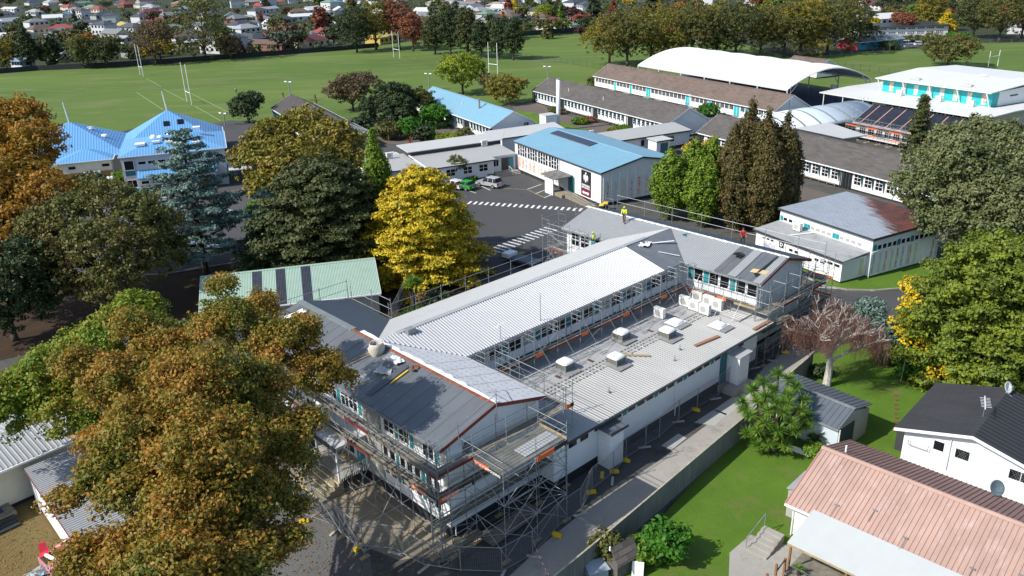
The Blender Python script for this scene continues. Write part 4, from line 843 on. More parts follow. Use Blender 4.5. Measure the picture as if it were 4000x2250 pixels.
gable(Bg, 9, 2.8, 5.0, white, tile_b, endm=wboard)
Fw = grid('link_building', 'low white flat roofs by the end of the long block, near the court', 'link building', -1.5, 75, 9); Fw.part('roof', MB().slab([(0, 0, 2.8), (9, 0, 2.8), (7, 5, 2.8), (0, 5, 2.8)], .15), gymroof); Fw.part('wall', MB().box(.3, 7, .3, 4.6, 0, 2.64), wboard)
# -- green-roofed shed
grn = M('pale_green_corrugated_roof', (.3, .42, .34), .5, .1, var=.05, rib=('x', .16, .02), dirt=((.2, .3, .24), .25, .4, .55, .8))
Gs = Bld('green_roofed_shed', 'shed with pale green corrugated roof and three dark translucent strips', 'shed', (-31.3, 75.0), (-13.7, 79.2))
gable(Gs, 10.6, 2.6, 4.65, greywall, grn, zb=0, oh=.4)
strip_m = M('dark_translucent_sheet', (.035, .04, .06), .5, .1, var=.3, vs=1.5, rib=('x', .16, .02))
for u in (5.2, 7.6, 10.2): Gs.part('roof_strip', MB().slab([(u, -.02, 2.63), (u+.95, -.02, 2.63), (u+.95, 5.1, 4.62), (u, 5.1, 4.62)], .04), strip_m)
# -- blue-roofed complex on the left
bw = M('pale_grey_blue_wall', (.5, .53, .56), .7, var=.04, rib=('x', .3, .01))
Bt = Bld('two_storey_block', 'two-storey block with bright blue hipped roof, white skylights and brick lower corner', 'school building', (-63.0, 131.0), (-47.1, 136.5))
def hip(B, x0, x1, y0, y1, ze, zr, mat, inset=None):
    w, d = x1-x0, y1-y0; i = inset if inset is not None else min(w, d)/2; cx, cy = (x0+x1)/2, (y0+y1)/2
    if w >= d: a, c = (x0+i, cy, zr), (x1-i, cy, zr); fs = [[(x0, y0, ze), (x1, y0, ze), c, a], [(x1, y0, ze), (x1, y1, ze), c], [(x1, y1, ze), (x0, y1, ze), a, c], [(x0, y1, ze), (x0, y0, ze), a]]
    else: a, c = (cx, y0+i, zr), (cx, y1-i, zr); fs = [[(x0, y0, ze), (x1, y0, ze), a], [(x1, y0, ze), (x1, y1, ze), c, a], [(x1, y1, ze), (x0, y1, ze), c], [(x0, y1, ze), (x0, y0, ze), a, c]]
    for f in fs:
        g = []
        for p in f:
            if not g or (Vector(p)-Vector(g[-1])).length > .01: g.append(p)
        if (Vector(g[0])-Vector(g[-1])).length < .01: g.pop()
        B.part('roof', MB().slab(g, .12), mat)
    B.part('gutter', MB().box(x0, x1, y0-.1, y0-.01, ze-.14, ze), whitetrim); B.part('gutter', MB().box(x1+.01, x1+.1, y0, y1, ze-.14, ze), whitetrim)
hip(Bt, 0, 16.8, 0, 15.5, 6.3, 7.9, brightblue, 6.6)
Bt.part('wall', MB().box(.3, 16.4, .4, 15.2, 0, 6.2), bw); Bt.part('corner_glazing', MB().box(.6, 2.3, .3, .4, .3, 5.9), M('pale_frame', (.5, .52, .52), .5))
win(Bt.root, (.2, .3), 0, .5, 4.0, 1.5, 1.6, 1, 1); panel(Bt.root, 'teal_panel', (.2, .3), 0, .5, 3.1, 1.5, .8, tealdk, .05); win(Bt.root, (.2, .3), 0, .5, 1.1, 1.5, 1.3, 2, 1); panel(Bt.root, 'teal_panel', (.2, .3), 0, .5, .3, 1.5, .75, tealdk, .05)
for i in range(9): win(Bt.root, (0, .4), 0, 2.8+i*1.5, 4.7, 1.25, .6, 1, 1)
Bt.part('lower_wall', MB().box(2.6, 14.5, -1.4, .38, .0, 2.9), bw); Bt.part('brick_base', MB().box(2.7, 6.4, -1.5, -1.41, 0, 1.6), brick); Bt.part('brick_base', MB().box(11.2, 14.6, -1.5, -1.41, 0, 1.7), brick)
Bt.part('lower_roof', MB().slab([(2.4, -1.8, 2.95), (14.8, -1.8, 2.95), (14.8, .38, 3.8), (2.4, .38, 3.8)], .1), brightblue)
for i, ch in enumerate('WWTWWTWW'): (win(Bt.root, (0, -1.4), 0, 2.9+i*1.45, 1.85, 1.25, .6, 1, 1) if ch == 'W' else panel(Bt.root, 'teal_panel', (0, -1.4), 0, 2.9+i*1.45, 1.8, 1.3, .75, teal))
win(Bt.root, (16.4, .4), 90, 1, 3.6, 3, 1.8, 3, 2); panel(Bt.root, 'teal_panel', (16.4, .4), 90, 5, 2.9, 3, .9, tealdk)
for i, (u, v, w, d) in enumerate(((2.6, 3.4, 1.5, 1.7), (5.2, 4.0, 1.2, .8), (7.3, 3.6, 1.2, .8), (11.5, 2.4, 1.2, .8), (11.8, 8.4, 1.2, 1.4))): Bt.part('skylight', MB().box(u, u+w, v, v+d, 6.4+v*.22, 6.75+v*.22), whitetrim)
for u, v in ((5.3, 8.3), (6.4, 7.3), (7.8, 8.6), (9.6, 8.9), (10.6, 8.2), (9.0, 3.2)): Bt.part('dome_skylight', MB().dome((u, v, 7.5 if v > 6 else 6.9), .6, .6, .5), whitetrim, True)
Bt.part('verandah_roof', MB().slab([(16.6, -1.5, 2.7), (20.5, -1.5, 2.7), (20.5, 8, 3.2), (16.6, 8, 3.2)], .12), whiteroof)
for u, v in ((20.3, -1.3), (20.3, 3), (20.3, 7.8)): Bt.part('post', MB().tube((u, v, 0), (u, v, 2.8), .07), whitetrim)
spirem = M('white_spire', (.62, .66, .64), .5)
for (px, py, zt_, half, lab, spx) in ((269, 476, 8.2, 9.5, 'bright blue pyramid roof with white spire, half hidden by the orange tree', (257, 420)), (652, 430, 9.0, 9.5, 'bright blue pyramid roof with white spire and four small skylights', (643, 379))):
    c = at(px, py, zt_); d = (Vector((-47.1, 136.5))-Vector((-63.0, 131.0))).normalized(); n = Vector((-d.y, d.x)); A = Vector((c.x, c.y))-d*half-n*half; Bp = A+d*half*2
    Py = Bld('pyramid_roofed_hall', lab, 'school building', A, Bp); hip(Py, 0, 2*half, 0, 2*half, 3.3, zt_, brightblue, half-.15)
    Py.part('wall', MB().box(.6, 2*half-.6, .6, 2*half-.6, 0, 3.15), cream)
    Py.part('spire', MB().tube((half, half, zt_-.2), (half-.3, half, zt_+3.6), .16, 6, 0, .1), spirem)
    sl = lambda v: 3.3+(zt_-3.3)*v/half+.05
    if px > 300:
        for u, v, s in ((half-.9, half*.58, 1.1), (half+1.6, half*.6, 1.1), (half-.8, half*.33, .7), (half+1.5, half*.34, .7)): Py.part('skylight', MB().slab([(u, v, sl(v)+.1), (u+s, v, sl(v)+.1), (u+s, v+s, sl(v+s)+.1), (u, v+s, sl(v+s)+.1)], .1), glass)
    else:
        for u, v in ((half*1.35, half*1.05), (half*1.6, half*.8), (half*.6, half*1.1)): Py.part('dome_skylight', MB().dome((u, v, zt_-abs(u-half)/half*(zt_-3.3)), .8, .6, .5), whitetrim, True)
Sm = Bld('office_block', 'small blue hip-roofed office with cream wall over an orange-brown base, condensers outside', 'school building', (-79.3, 141.4), (-70.3, 144.5))
hip(Sm, 0, 9.5, 0, 9, 3.2, 4.5, brightblue); Sm.part('wall', MB().box(.4, 9.0, .4, 8.6, 0, 3.1), cream); Sm.part('base', MB().box(.35, 9.05, .3, .39, 0, 1.2), M('ochre_base', (.35, .18, .07), .8, var=.1)); win(Sm.root, (0, .4), 0, 7.5, 1.9, 1.2, .5, 1, 1, trim); win(Sm.root, (0, .4), 0, 2.1, 1.9, 1.1, .5, 1, 1, trim)
Dk = Bld('storage_block', 'low building with flat black roof between the two blue pyramid roofs', 'shed', at(470, 515, 3), at(560, 520, 3)); Dk.part('wall', MB().box(.2, Dk.L, .2, 9.8, 0, 2.8), cream); Dk.part('roof', MB().slab([(0, 0, 3), (Dk.L+1, 0, 3), (Dk.L+1, 10, 3), (0, 10, 3)], .15), tile_k)
# ================================================================ NEIGHBOURS' HOUSES (right) and huts (bottom left)
pinkroof = M('faded_pink_roof', (.4, .265, .215), .65, .0, var=.12, vs=1.0, dirt=((.55, .42, .4), .5, 1.5, .52, .72), stretch=(1, .3, 1)); redroof = M('weathered_red_roof', (.25, .145, .12), .7, .0, var=.14, vs=1.5, dirt=((.16, .1, .08), .6, 1.2, .5, .75))
uu = Vector((.707, -.707)); Ph = Bld('house', 'house with faded pink ribbed roof and pale awning over a timber deck', 'house', Vector((16.75, 42.35)), Vector((16.75, 42.35))+uu*17)
Ph.part('wall', pent(.5, 16.5, .45, 9.1, .2, 'x', 4.8, 2.45, 4.1), [white, white]); c = 4.8
Ph.part('roof', ribbed([(0, 0, 2.6), (17, 0, 2.6), (17, c, 4.35), (0, c, 4.35)], (0, 1), .29, .03, .05), pinkroof); Ph.part('roof', ribbed([(0, c, 4.35), (17, c, 4.35), (17, 9.6, 2.6), (0, 9.6, 2.6)], (0, 1), .29, .03, .05), redroof)['label'] = 'darker weathered red roof slope'
Ph.part('ridge_cap', MB().hexa([(-.05, c-.22, 4.33), (17, c-.22, 4.33), (17, c+.22, 4.33), (-.05, c+.22, 4.33)], [(-.05, c-.05, 4.45), (17, c-.05, 4.45), (17, c+.05, 4.45), (-.05, c+.05, 4.45)]), M('pink_ridge', (.38, .25, .2), .7, var=.12))
Ph.part('gutter', MB().box(0, 17, -.12, -.02, 2.45, 2.57), whitetrim)
for x in (-.035,): 
    for ya, yb, z0, z1 in ((0, c, 2.6, 4.35), (c, 9.6, 4.35, 2.6)): Ph.part('bargeboard', MB().hexa([(x, ya, z0-.2), (x+.03, ya, z0-.2), (x+.03, yb, z1-.2), (x, yb, z1-.2)], [(x, ya, z0+.03), (x+.03, ya, z0+.03), (x+.03, yb, z1+.03), (x, yb, z1+.03)]), pinkb)
Ph.part('downpipe', MB().tube((.42, .4, .1), (.42, .4, 2.4), .05), whitetrim)
Ph.part('awning', MB().slab([(1.7, -3.0, 2.3), (17, -3.0, 2.3), (17, .25, 2.82), (1.7, .25, 2.82)], .05), M('pale_awning_sheet', (.47, .49, .475), .55, var=.03, dirt=((.36, .38, .34), .35, .5, .6, .8))); Ph.part('awning_beam', MB().box(1.7, 17, -2.98, -2.9, 2.08, 2.24), timber)
postm = M('stained_timber_post', (.24, .12, .045), .7, var=.15)
for u in (1.85, 5.2, 8.6, 12): Ph.part('awning_post', MB().box(u, u+.12, -2.97, -2.85, .3, 2.1), postm)
Ph.part('deck', MB().box(1.9, 17, -3.4, .44, .3, .42), dectimber)
for u, v in ((1.7, -4.3), (1.7, -5.4), (1.8, -3.4)): Ph.part('stair_post', MB().box(u, u+.12, v, v+.12, 0, 1.5 if v < -4 else 1.4), postm)
b = MB(); b.beam((1.76, -4.25, .9), (1.86, -3.4, 1.35), .05, .1); b.beam((1.76, -5.35, .4), (1.76, -4.25, .4), .05, .12)
for i in range(22): b.tube((2.0+i*.25, -3.45, .42), (2.0+i*.25, -3.45, 1.15), .01, 4)
b.tube((1.9, -3.45, 1.15), (7.5, -3.45, 1.15), .025); Ph.part('deck_railing', b, trim)
for u, v in ((2.7, 1.2), (4.7, 1.9), (6.9, 1.0), (10.5, .9), (12.7, 1.7)):
    z = 2.6+v*.365; Ph.part('roof_bracket', MB().beam((u-.14, v, z+.1), (u+.14, v, z+.1), .1, .03).tube((u, v, z+.1), (u, v-.7-.3*(u % 2), z-.2), .018), galv)
Ph.part('vent_pipe', MB().tube((1.2, 5.6, 4.0), (1.2, 5.6, 4.6), .06), whitetrim); Ph.part('side_lean_to', MB().slab([(-.9, 2.0, 2.2), (-.05, 2.0, 2.4), (-.05, 4.6, 2.4), (-.9, 4.6, 2.2)], .05), galvroof); Ph.part('side_lean_to_wall', MB().box(-.8, -.06, 2.1, 4.5, 0, 2.1), greywall)
st = MB()
for i in range(5): st.box(-1.0, .4, -.9-i*.45, -.45-i*.45, 0, .6-i*.115)
Ph.part('steps', st, gm_conc); Ph.part('step_rail', MB().tube((-1.35, -.4, .9), (-1.35, -.4, 1.7)).tube((-1.35, -.4, 1.7), (-1.35, -1.4, 1.7), .025).tube((-1.35, -1.4, 1.7), (-1.35, -3.4, .9), .025).tube((-1.35, -3.4, .9), (-1.35, -3.4, 0), .025) if False else MB().tube((-1.05, -.3, 0), (-1.05, -.3, 1.4), .03).tube((-1.05, -.3, 1.4), (-1.05, -2.6, .9), .03).tube((-1.05, -2.6, .9), (-1.05, -2.6, 0), .03), galv)
struct('house_path', MB().poly([tuple(Ph.w(-1.6, -3.6, .03)), tuple(Ph.w(.3, -7, .03)), tuple(Ph.w(2.2, -7, .03)), tuple(Ph.w(1.8, -.3, .03)), tuple(Ph.w(-1.5, -1.2, .03))]), gm_conc)
# black-roofed house, gable end towards the camera
bA = at(3493, 1670, 3.3); bA.z = 0; az3 = R(134); dd = Vector((math.sin(az3), math.cos(az3), 0)); Bh = Bld('house', 'white house with black shingle roof, barred windows and a satellite dish on its ridge', 'house', bA, bA+dd*9.6)
w = MB(); w.v = [(.6, .5, 0), (9, .5, 0), (9, 8.2, 0), (.6, 8.2, 0), (.6, .5, 3.2), (9, .5, 3.2), (9, 8.2, 3.2), (.6, 8.2, 3.2), (4.9, .5, 4.35), (4.9, 8.2, 4.35)]; w.f = [(0, 1, 5, 8, 4), (1, 2, 6, 5), (2, 3, 7, 9, 6), (3, 0, 4, 7), (4, 8, 9, 7), (8, 5, 6, 9)]; w.m = [0]*6
Bh.part('wall', w, whitetrim)
tk = tiles('black_shingles', (.03, .031, .034), .22, .12)
Bh.part('roof', MB().slab([(0, 0, 3.3), (4.9, 0, 4.6), (4.9, 8.6, 4.6), (0, 8.6, 3.3)], .14), tk); Bh.part('roof', ribbed([(4.9, 0, 4.6), (9.8, 0, 3.3), (9.8, 8.6, 3.3), (4.9, 8.6, 4.6)], (1, 0), .48, .02, .05), M('black_ribbed_roof', (.022, .024, .028), .6, .0, var=.1))
for (xa, za_, xb, zb_) in ((0, 3.3, 4.9, 4.6), (4.9, 4.6, 9.8, 3.3)): Bh.part('bargeboard', MB().hexa([(xa, -.05, za_-.2), (xb, -.05, zb_-.2), (xb, -.01, zb_-.2), (xa, -.01, za_-.2)], [(xa, -.05, za_+.02), (xb, -.05, zb_+.02), (xb, -.01, zb_+.02), (xa, -.01, za_+.02)]), whitetrim)
for u, w_, z in ((2.5, .8, 2.35), (3.9, 1.0, 2.3), (7.2, 1.5, 2.15)):
    o, p = win(Bh.root, (0, .5), 0, u, z, w_, .85, 1 if w_ < 1.2 else 2, 1, fr=.07); b = MB()
    if u > 3:
        for i in range(int(w_/.16)+4): b.beam((i*.16-.5, -.06, 0.05), (i*.16, -.06, .8), .012, .012); b.beam((i*.16, -.06, .05), (i*.16-.5, -.06, .8), .012, .012)
        g = MB()
        for a in range(0, len(b.v), 8):
            xs = [v[0] for v in b.v[a:a+8]]
            if min(xs) > .02 and max(xs) < w_-.02: k = len(g.v); g.v += b.v[a:a+8]; g.f += [tuple(i-a+k for i in f) for f in b.f[a//8*6:a//8*6+6]]; g.m += [0]*6
        g.build('security_grille', galv, o)
Bh.part('wall_rail', MB().tube((1.0, .3, 2.2), (1.0, .3, 2.6), .02).tube((1.0, .3, 2.2), (2.3, .3, 2.2), .02).tube((2.3, .3, 2.2), (2.3, .3, 2.6), .02), trim); Bh.part('downpipe', MB().tube((3.6, .42, 1.2), (3.6, .42, 3.9), .035), whitetrim); Bh.part('downpipe', MB().tube((8.9, .42, 1.2), (8.9, .42, 3.3), .035), whitetrim)
Bh.part('side_lean_to', MB().slab([(-.6, 2.5, 1.9), (.55, 2.5, 2.0), (.55, 6, 2.0), (-.6, 6, 1.9)], .1).box(-.5, .5, 2.6, 5.9, 0, 1.78), tk)
def dish(label, loc, r, az, el, mat):
    t = thing('satellite_dish', label, 'satellite dish', loc, -az); b = MB(); n = 20; rings = [(k/5*r, (k/5)**2*r*.28) for k in range(6)]
    for rr, h in rings:
        for i in range(n): a = 2*math.pi*i/n; b.v.append((rr*math.cos(a), h, rr*math.sin(a)))
    for k in range(5):
        for i in range(n): b.f.append((k*n+i, k*n+(i+1) % n, (k+1)*n+(i+1) % n, (k+1)*n+i)); b.m.append(0)
    o = b.build('reflector', mat, t, True); o.rotation_euler = (R(el), 0, 0); o.location = (0, 0, r+.15); q = o.modifiers.new('Solidify', 'SOLIDIFY'); q.thickness = .02
    MB().tube((0, 0, 0), (0, 0, r+.15), .04).tube((0, 0, .2), (0, .5, 0), .02).build('mount', galv, t); MB().tube((0, .1, .3), (0, r*.9, r+.4), .018).box(-.05, .05, r*.85, r*.98, r+.35, r+.45).build('feed_arm', galv, t)
dish('white satellite dish on the ridge of the black-roofed house', Bh.w(4.9, 7.6, 4.5), .42, R(150), 25, whitetrim)
dish('dark grey satellite dish behind the pink house, against the white wall', Ph.w(9.3, 9.1, 2.7), .5, R(170), 30, M('dark_dish', (.11, .16, .18), .5))
an = thing('tv_antenna', 'white television antenna on the black roof near the ridge', 'antenna', Bh.w(4.6, 3.2, 4.45)); MB().tube((0, 0, 0), (0, 0, 1.3), .02).tube((0, 0, 0), (.6, .3, -.1), .012).build('mast', galv, an); b = MB(); b.tube((-.4, -.7, 1.1), (.3, .7, 1.3), .03)
for i in range(7): y = -.6+i*.2; b.tube((y*.45-.3, y+.1, 1.2), (y*.45+.3, y-.1, 1.2), .012, 4)
b.build('boom', whitetrim, an)
# garage with grey ribbed roof
g0 = Vector((23.45, 51.0)); az4 = R(141); du = Vector((math.sin(az4), math.cos(az4))); Ga = Bld('garage', 'garage with slate-grey ribbed roof, block side wall and dark open doorway', 'garage', g0-du*6.4, g0)
Ga.part('wall', pent(.1, 6.3, .2, 4.5, 0, 'x', 2.0, 2.25, 3.05), [M('concrete_block_wall', (.36, .34, .29), .9, var=.12, rows=('z', .2, .3)), M('pale_blue_board', (.5, .56, .62), .6, var=.05, rib=('y', .3, .015))])
gr = M('slate_ribbed_roof', (.115, .135, .155), .45, .25, var=.06); Ga.part('roof', ribbed([(0, 0, 2.3), (6.4, 0, 2.3), (6.4, 2.0, 3.2), (0, 2.0, 3.2)], (0, 1), .42, .02, .04), gr); Ga.part('roof', ribbed([(0, 2.0, 3.2), (6.4, 2.0, 3.2), (6.4, 4.7, 2.6), (0, 4.7, 2.6)], (0, 1), .42, .02, .04), gr)
Ga.part('ridge_cap', MB().slab([(-.02, 1.85, 3.25), (6.42, 1.85, 3.25), (6.42, 2.15, 3.25), (-.02, 2.15, 3.25)], .05), galv); Ga.part('doorway', MB().box(6.3, 6.34, .5, 2.4, 0, 2.05), M('dark_blue_door', (.015, .02, .05), .5)); Ga.part('downpipe', MB().tube((6.45, .1, 0), (6.45, .1, 2.2), .05), whitetrim); Ga.part('gutter', MB().box(0, 6.4, -.1, -.02, 2.15, 2.27), galv)
# huts bottom left
hutroof = M('pale_ribbed_hut_roof', (.36, .37, .38), .5, .15, var=.06, dirt=((.28, .27, .25), .4, .5, .55, .8))
h0 = Vector((-34.1, 48.1)); az5 = R(137.5); dh = Vector((math.sin(az5), math.cos(az5))); Ha = Bld('prefab_hut', 'prefab hut with pale grey corrugated roof and bright white side wall, under the oak', 'prefab hut', h0, h0+dh*13)
Ha.part('roof', ribbed([(0, 0, 3.0), (13, 0, 3.0), (13, 7.2, 3.2), (0, 7.2, 3.2)], (0, 1), .24, .05, .045), hutroof); Ha.part('wall', MB().box(.1, 12.9, .12, 7.1, .25, 2.88), [whitetrim]); Ha.part('fascia', MB().box(0, 13, -.04, -.01, 2.85, 3.0), M('rust_red_fascia', (.16, .03, .03), .7)); Ha.part('downpipe', MB().tube((1.4, .06, .2), (1.4, .06, 2.8), .05), whitetrim)
h1 = Vector((-35.2, 47.3)); az6 = R(41.5); dh = Vector((math.sin(az6), math.cos(az6))); Hc = Bld('prefab_hut', 'cream hut with glazed sliding doors, pale ribbed gable roof, at the left edge', 'prefab hut', h1-dh*9, h1+dh*5.6)
gable(Hc, 7.6, 3.4, 4.1, cream, hutroof, oh=.5, ribs=(.33, .06, .05)); win(Hc.root, (0, .5), 0, 4.9, .75, 3.2, 2.2, 2, 2, whitetrim, blind, .07)
Hc.part('landing', MB().box(5.0, 9.0, -1.0, .45, .3, .6), dectimber); Hc.part('mat', MB().box(7.0, 8.4, -.5, .35, .61, .63), M('blue_mat', (.01, .03, .2), .9))
for i in range(3): Hc.part('step', MB().box(5.4, 8.8, -1.0-(i+1)*.35, -1.01-i*.35, 0, .45-i*.14), trim)
# ================================================================ SCAFFOLDS
PR = .025
def scaf(label, org, name='scaffold', cat='scaffold'):
    t = thing(name, label, cat, MB_.w(org[0], org[1], 0), MB_.rz, 'scaffolds round the school building'); t['_o'] = 0; del t['_o']
    return t, org
def sp(T, p): return (p[0]-T[1][0], p[1]-T[1][1], p[2])
def bar(T, name, a, b, r=PR, m=None): return MB().tube(sp(T, a), sp(T, b), r, 5).build(name, m or galv, T[0])
def post(T, u, v, z0, z1, pad=False):
    b = MB(); b.tube(sp(T, (u, v, z0+(.1 if pad else 0))), sp(T, (u, v, z1)), PR, 6)
    z = z0+.5
    while z < z1: b.tube(sp(T, (u, v, z-.03)), sp(T, (u, v, z+.03)), PR*1.9, 6); z += .5
    b.build('post', galv, T[0])
    if pad: x, y, _ = sp(T, (u, v, 0)); MB().box(x-.32, x+.32, y-.14, y+.14, z0+.005, z0+.09).build('base_board', timber, T[0])
def deck(T, a, b, w, z, m=None, n=4):
    """planks from a to b (centre line), total width w"""
    a = Vector((*a, 0)); b = Vector((*b, 0)); d = (b-a).normalized(); q = Vector((-d.y, d.x, 0)); k = MB(); w = w*.8
    for i in range(n):
        o = q*(w*((i+.5)/n-.5)); pw = q*(w/n/2-.012)
        c = [a+o-pw, b+o-pw, b+o+pw, a+o+pw]; k.slab([sp(T, (p.x, p.y, z)) for p in (c if (c[1]-c[0]).cross(c[2]-c[1]).z > 0 else c[::-1])], .045)
    return k.build('deck', m or dectimber, T[0])
def toe(T, a, b, z, m): return MB().beam(sp(T, (*a, z+.1)), sp(T, (*b, z+.1)), .04, .2).build('toe_board', m, T[0])
def run(T, pts, off, z0, ztop, levels, decks=(), toes=None, pad=False, diag=1, rails=(.5, 1.0), z0i=None, inner=True):
    """pts: outer posts; off: vector to the inner posts; levels: ledger heights; decks: deck heights"""
    z0i = z0 if z0i is None else z0i
    for i, p in enumerate(pts):
        post(T, *p, z0, ztop, pad)
        if off and inner: post(T, p[0]+off[0], p[1]+off[1], z0i, ztop-.6 if i % 2 else ztop-.2, pad)
        if off:
            for z in levels: bar(T, 'transom', (*p, z), (p[0]+off[0], p[1]+off[1], z), PR*.8)
    for a, b in zip(pts, pts[1:]):
        for z in levels:
            bar(T, 'ledger', (*a, z), (*b, z), PR*.9)
            if off and z < ztop-1.2: bar(T, 'ledger', (a[0]+off[0], a[1]+off[1], z), (b[0]+off[0], b[1]+off[1], z), PR*.9)
    for z in decks:
        for k, (a, b) in enumerate(zip(pts, pts[1:])):
            f = .5; deck(T, (a[0]+off[0]*f, a[1]+off[1]*f), (b[0]+off[0]*f, b[1]+off[1]*f), abs(off[0]+off[1])*.85, z)
            if toes: m = toes[k % len(toes)]; m and toe(T, a, b, z, m)
            for h in rails: bar(T, 'guard_rail', (*a, z+h), (*b, z+h), PR*.9)
    for k in range(0, len(pts)-1, 2) if diag else ():
        a, b = pts[k], pts[k+1]
        for i, (za, zb) in enumerate(zip(levels, levels[1:])):
            if (i+k//2) % 2 == 0: bar(T, 'brace', (*a, za), (*b, zb), PR*.85)
            elif diag > 1: bar(T, 'brace', (*b, za), (*a, zb), PR*.85)
blackt = M('black_toe_board', (.02, .02, .02), .7)
# south-west long side
T = scaf('tall scaffold along the sunlit side with the entrance steps', (-1.3, -1.3))
vs = [-1.3, -.5, 2.7, 5.8, 8.7, 11.6, 14.5, 17.4, 20.3, 23.2]
run(T, [(-1.3, v) for v in vs], (.85, 0), 0, 8.1, [.5, 2.5, 4.4, 6.2, 7.2, 7.9], [4.4, 6.2], [redwood, dectimber, dectimber], True, 1, (.5, 1.0))
deck(T, (-.9, 9), (-.9, 23), .6, 2.5, timber, 3)
for v, vo in ((2.7, 2.7), (5.8, 5.4), (8.7, 8.7), (11.6, 12.0)):   # outrigger bay that props the scaffold
    post(T, -4.4 if v < 9 else -3.2, vo, 0, 2.6 if v < 9 else 3.2, True)
    for z in (.5, 2.4): bar(T, 'ledger', (-4.4 if v < 9 else -3.2, vo, z), (-1.3, v, z))
    bar(T, 'brace', (-4.4 if v < 9 else -3.2, vo, .5), (-1.3, v, 4.4)); bar(T, 'brace', (-4.4 if v < 9 else -3.2, vo, 2.4), (-1.3, v, .5))
for a, b in (((-4.4, 2.7), (-4.4, 5.4)), ((-4.4, 5.4), (-4.4, 8.7)), ((-3.2, 12), (-4.4, 8.7))):
    for z in (.5, 2.4): bar(T, 'ledger', (*a, z), (*b, z))
    bar(T, 'brace', (*a, .5), (*b, 2.4))
# south-east gable with loading platform
T = scaf('scaffold with wide loading platform at the near gable, orange and black banner boards', (-1.2, -1.25))
run(T, [(u, -1.25) for u in (-1.2, 1.6, 4.4, 7.2, 9.9)], (0, 1.0), 0, 8.1, [.6, 1.6, 2.6, 3.6, 4.6, 5.6, 6.3], [2.6, 4.5], None, True, 2)
for u in (-1.2, 1.6, 7.2, 9.9): bar(T, 'guard_rail', (u, -1.25, 7.3), (u, -.25, 7.3))
for a, b in ((-1.2, 1.6), (7.2, 9.9)):
    for z in (6.8, 7.3): bar(T, 'guard_rail', (a, -1.25, z), (b, -1.25, z))
for z in (6.7, 7.2): bar(T, 'guard_rail', (1.6, -.25, z), (9.9, -.25, z))
outer = [(1.6, -3.95), (4.4, -3.9), (7.2, -3.85)]
for p in outer:
    post(T, *p, 0, 7.7, True)
    for z in (2.2, 4.2, 6.2): bar(T, 'transom', (*p, z), (p[0], -1.25, z))
    bar(T, 'brace', (*p, .4), (p[0], -1.25, 2.2)); bar(T, 'brace', (*p, 4.2), (p[0], -1.25, 6.1)); bar(T, 'brace', (*p, 2.2), (p[0], -1.25, .4))
for a, b in zip(outer, outer[1:]):
    for z in (2.2, 4.2, 6.2, 6.8, 7.3): bar(T, 'ledger', (*a, z), (*b, z))
    for z0_, z1_ in ((.3, 2.2), (2.2, 4.2), (4.2, 6.1)): bar(T, 'brace', (*a, z0_), (*b, z1_)); bar(T, 'brace', (*b, z0_), (*a, z1_))
for z in (6.8, 7.3): bar(T, 'guard_rail', (7.2, -3.85, z), (7.2, -1.25, z)); bar(T, 'guard_rail', (1.6, -3.95, z), (1.6, -1.25, z))
deck(T, (1.6, -2.65), (7.3, -2.6), 2.7, 6.28, M('wet_ply_deck', (.15, .15, .13), .5, var=.25, vs=1.2), 8)
o = deck(T, (4.0, -2.9), (7.0, -2.8), 1.3, 6.36, galvroof, 4); o.name = 'stacked_sheet'; o.data.name = 'stacked_sheet'
deck(T, (-1.2, -.75), (9.9, -.75), .9, 6.28, dectimber, 3); deck(T, (-1.3, -1.35), (1.8, -1.35), .75, .85, dectimber, 3); deck(T, (1.8, -1.9), (6.5, -1.6), 1.6, .3, dectimber, 5)
toe(T, (-1.2, -1.25), (1.6, -1.25), 6.3, redwood); toe(T, (7.25, -3.85), (7.25, -1.3), 6.25, timber)
def board(T, a, b, z, text=True):     # banner board: orange half with white letters, black half
    a = Vector((*a, z)); b = Vector((*b, z)); d = (b-a); L = d.length; rz = math.atan2(d.y, d.x)
    o = MB().box(0, L*.55, -.02, .02, 0, .3).build('banner_board', orange, T[0], loc=sp(T, a), rz=rz); MB().box(L*.55, L, -.02, .02, 0, .3).build('black_half', blackt, o)
    if text: textobj(o, 'TITUS SCAFFOLDING', .25, whitetrim, (L*.5, -.03, .15), ext=.003, bold=.006)
board(T, (-1.25, -1.32), (1.5, -1.32), 4.55); board(T, (1.58, -1.3), (1.58, -3.95), 6.05) if False else board(T, (1.55, -1.3), (1.55, -3.9), 6.1)
board(T, (4.4, -4.0), (7.2, -3.92), 6.05, False)
board(T, (-1.38, 1.2), (-1.38, -1.3), 4.5)
# courtyard return beside the near wing
T = scaf('scaffold guard rails running from the near gable back into the courtyard', (9.9, -1.2))
run(T, [(10.6, v) for v in (-1.2, 1.5, 4.0, 6.6)], (-.9, 0), 4.1, 8.2, [4.6, 6.3, 7.3, 7.8], [6.3], [None], False, 0)
board(T, (9.9, -1.32), (10.6, -1.32), 6.3, False)
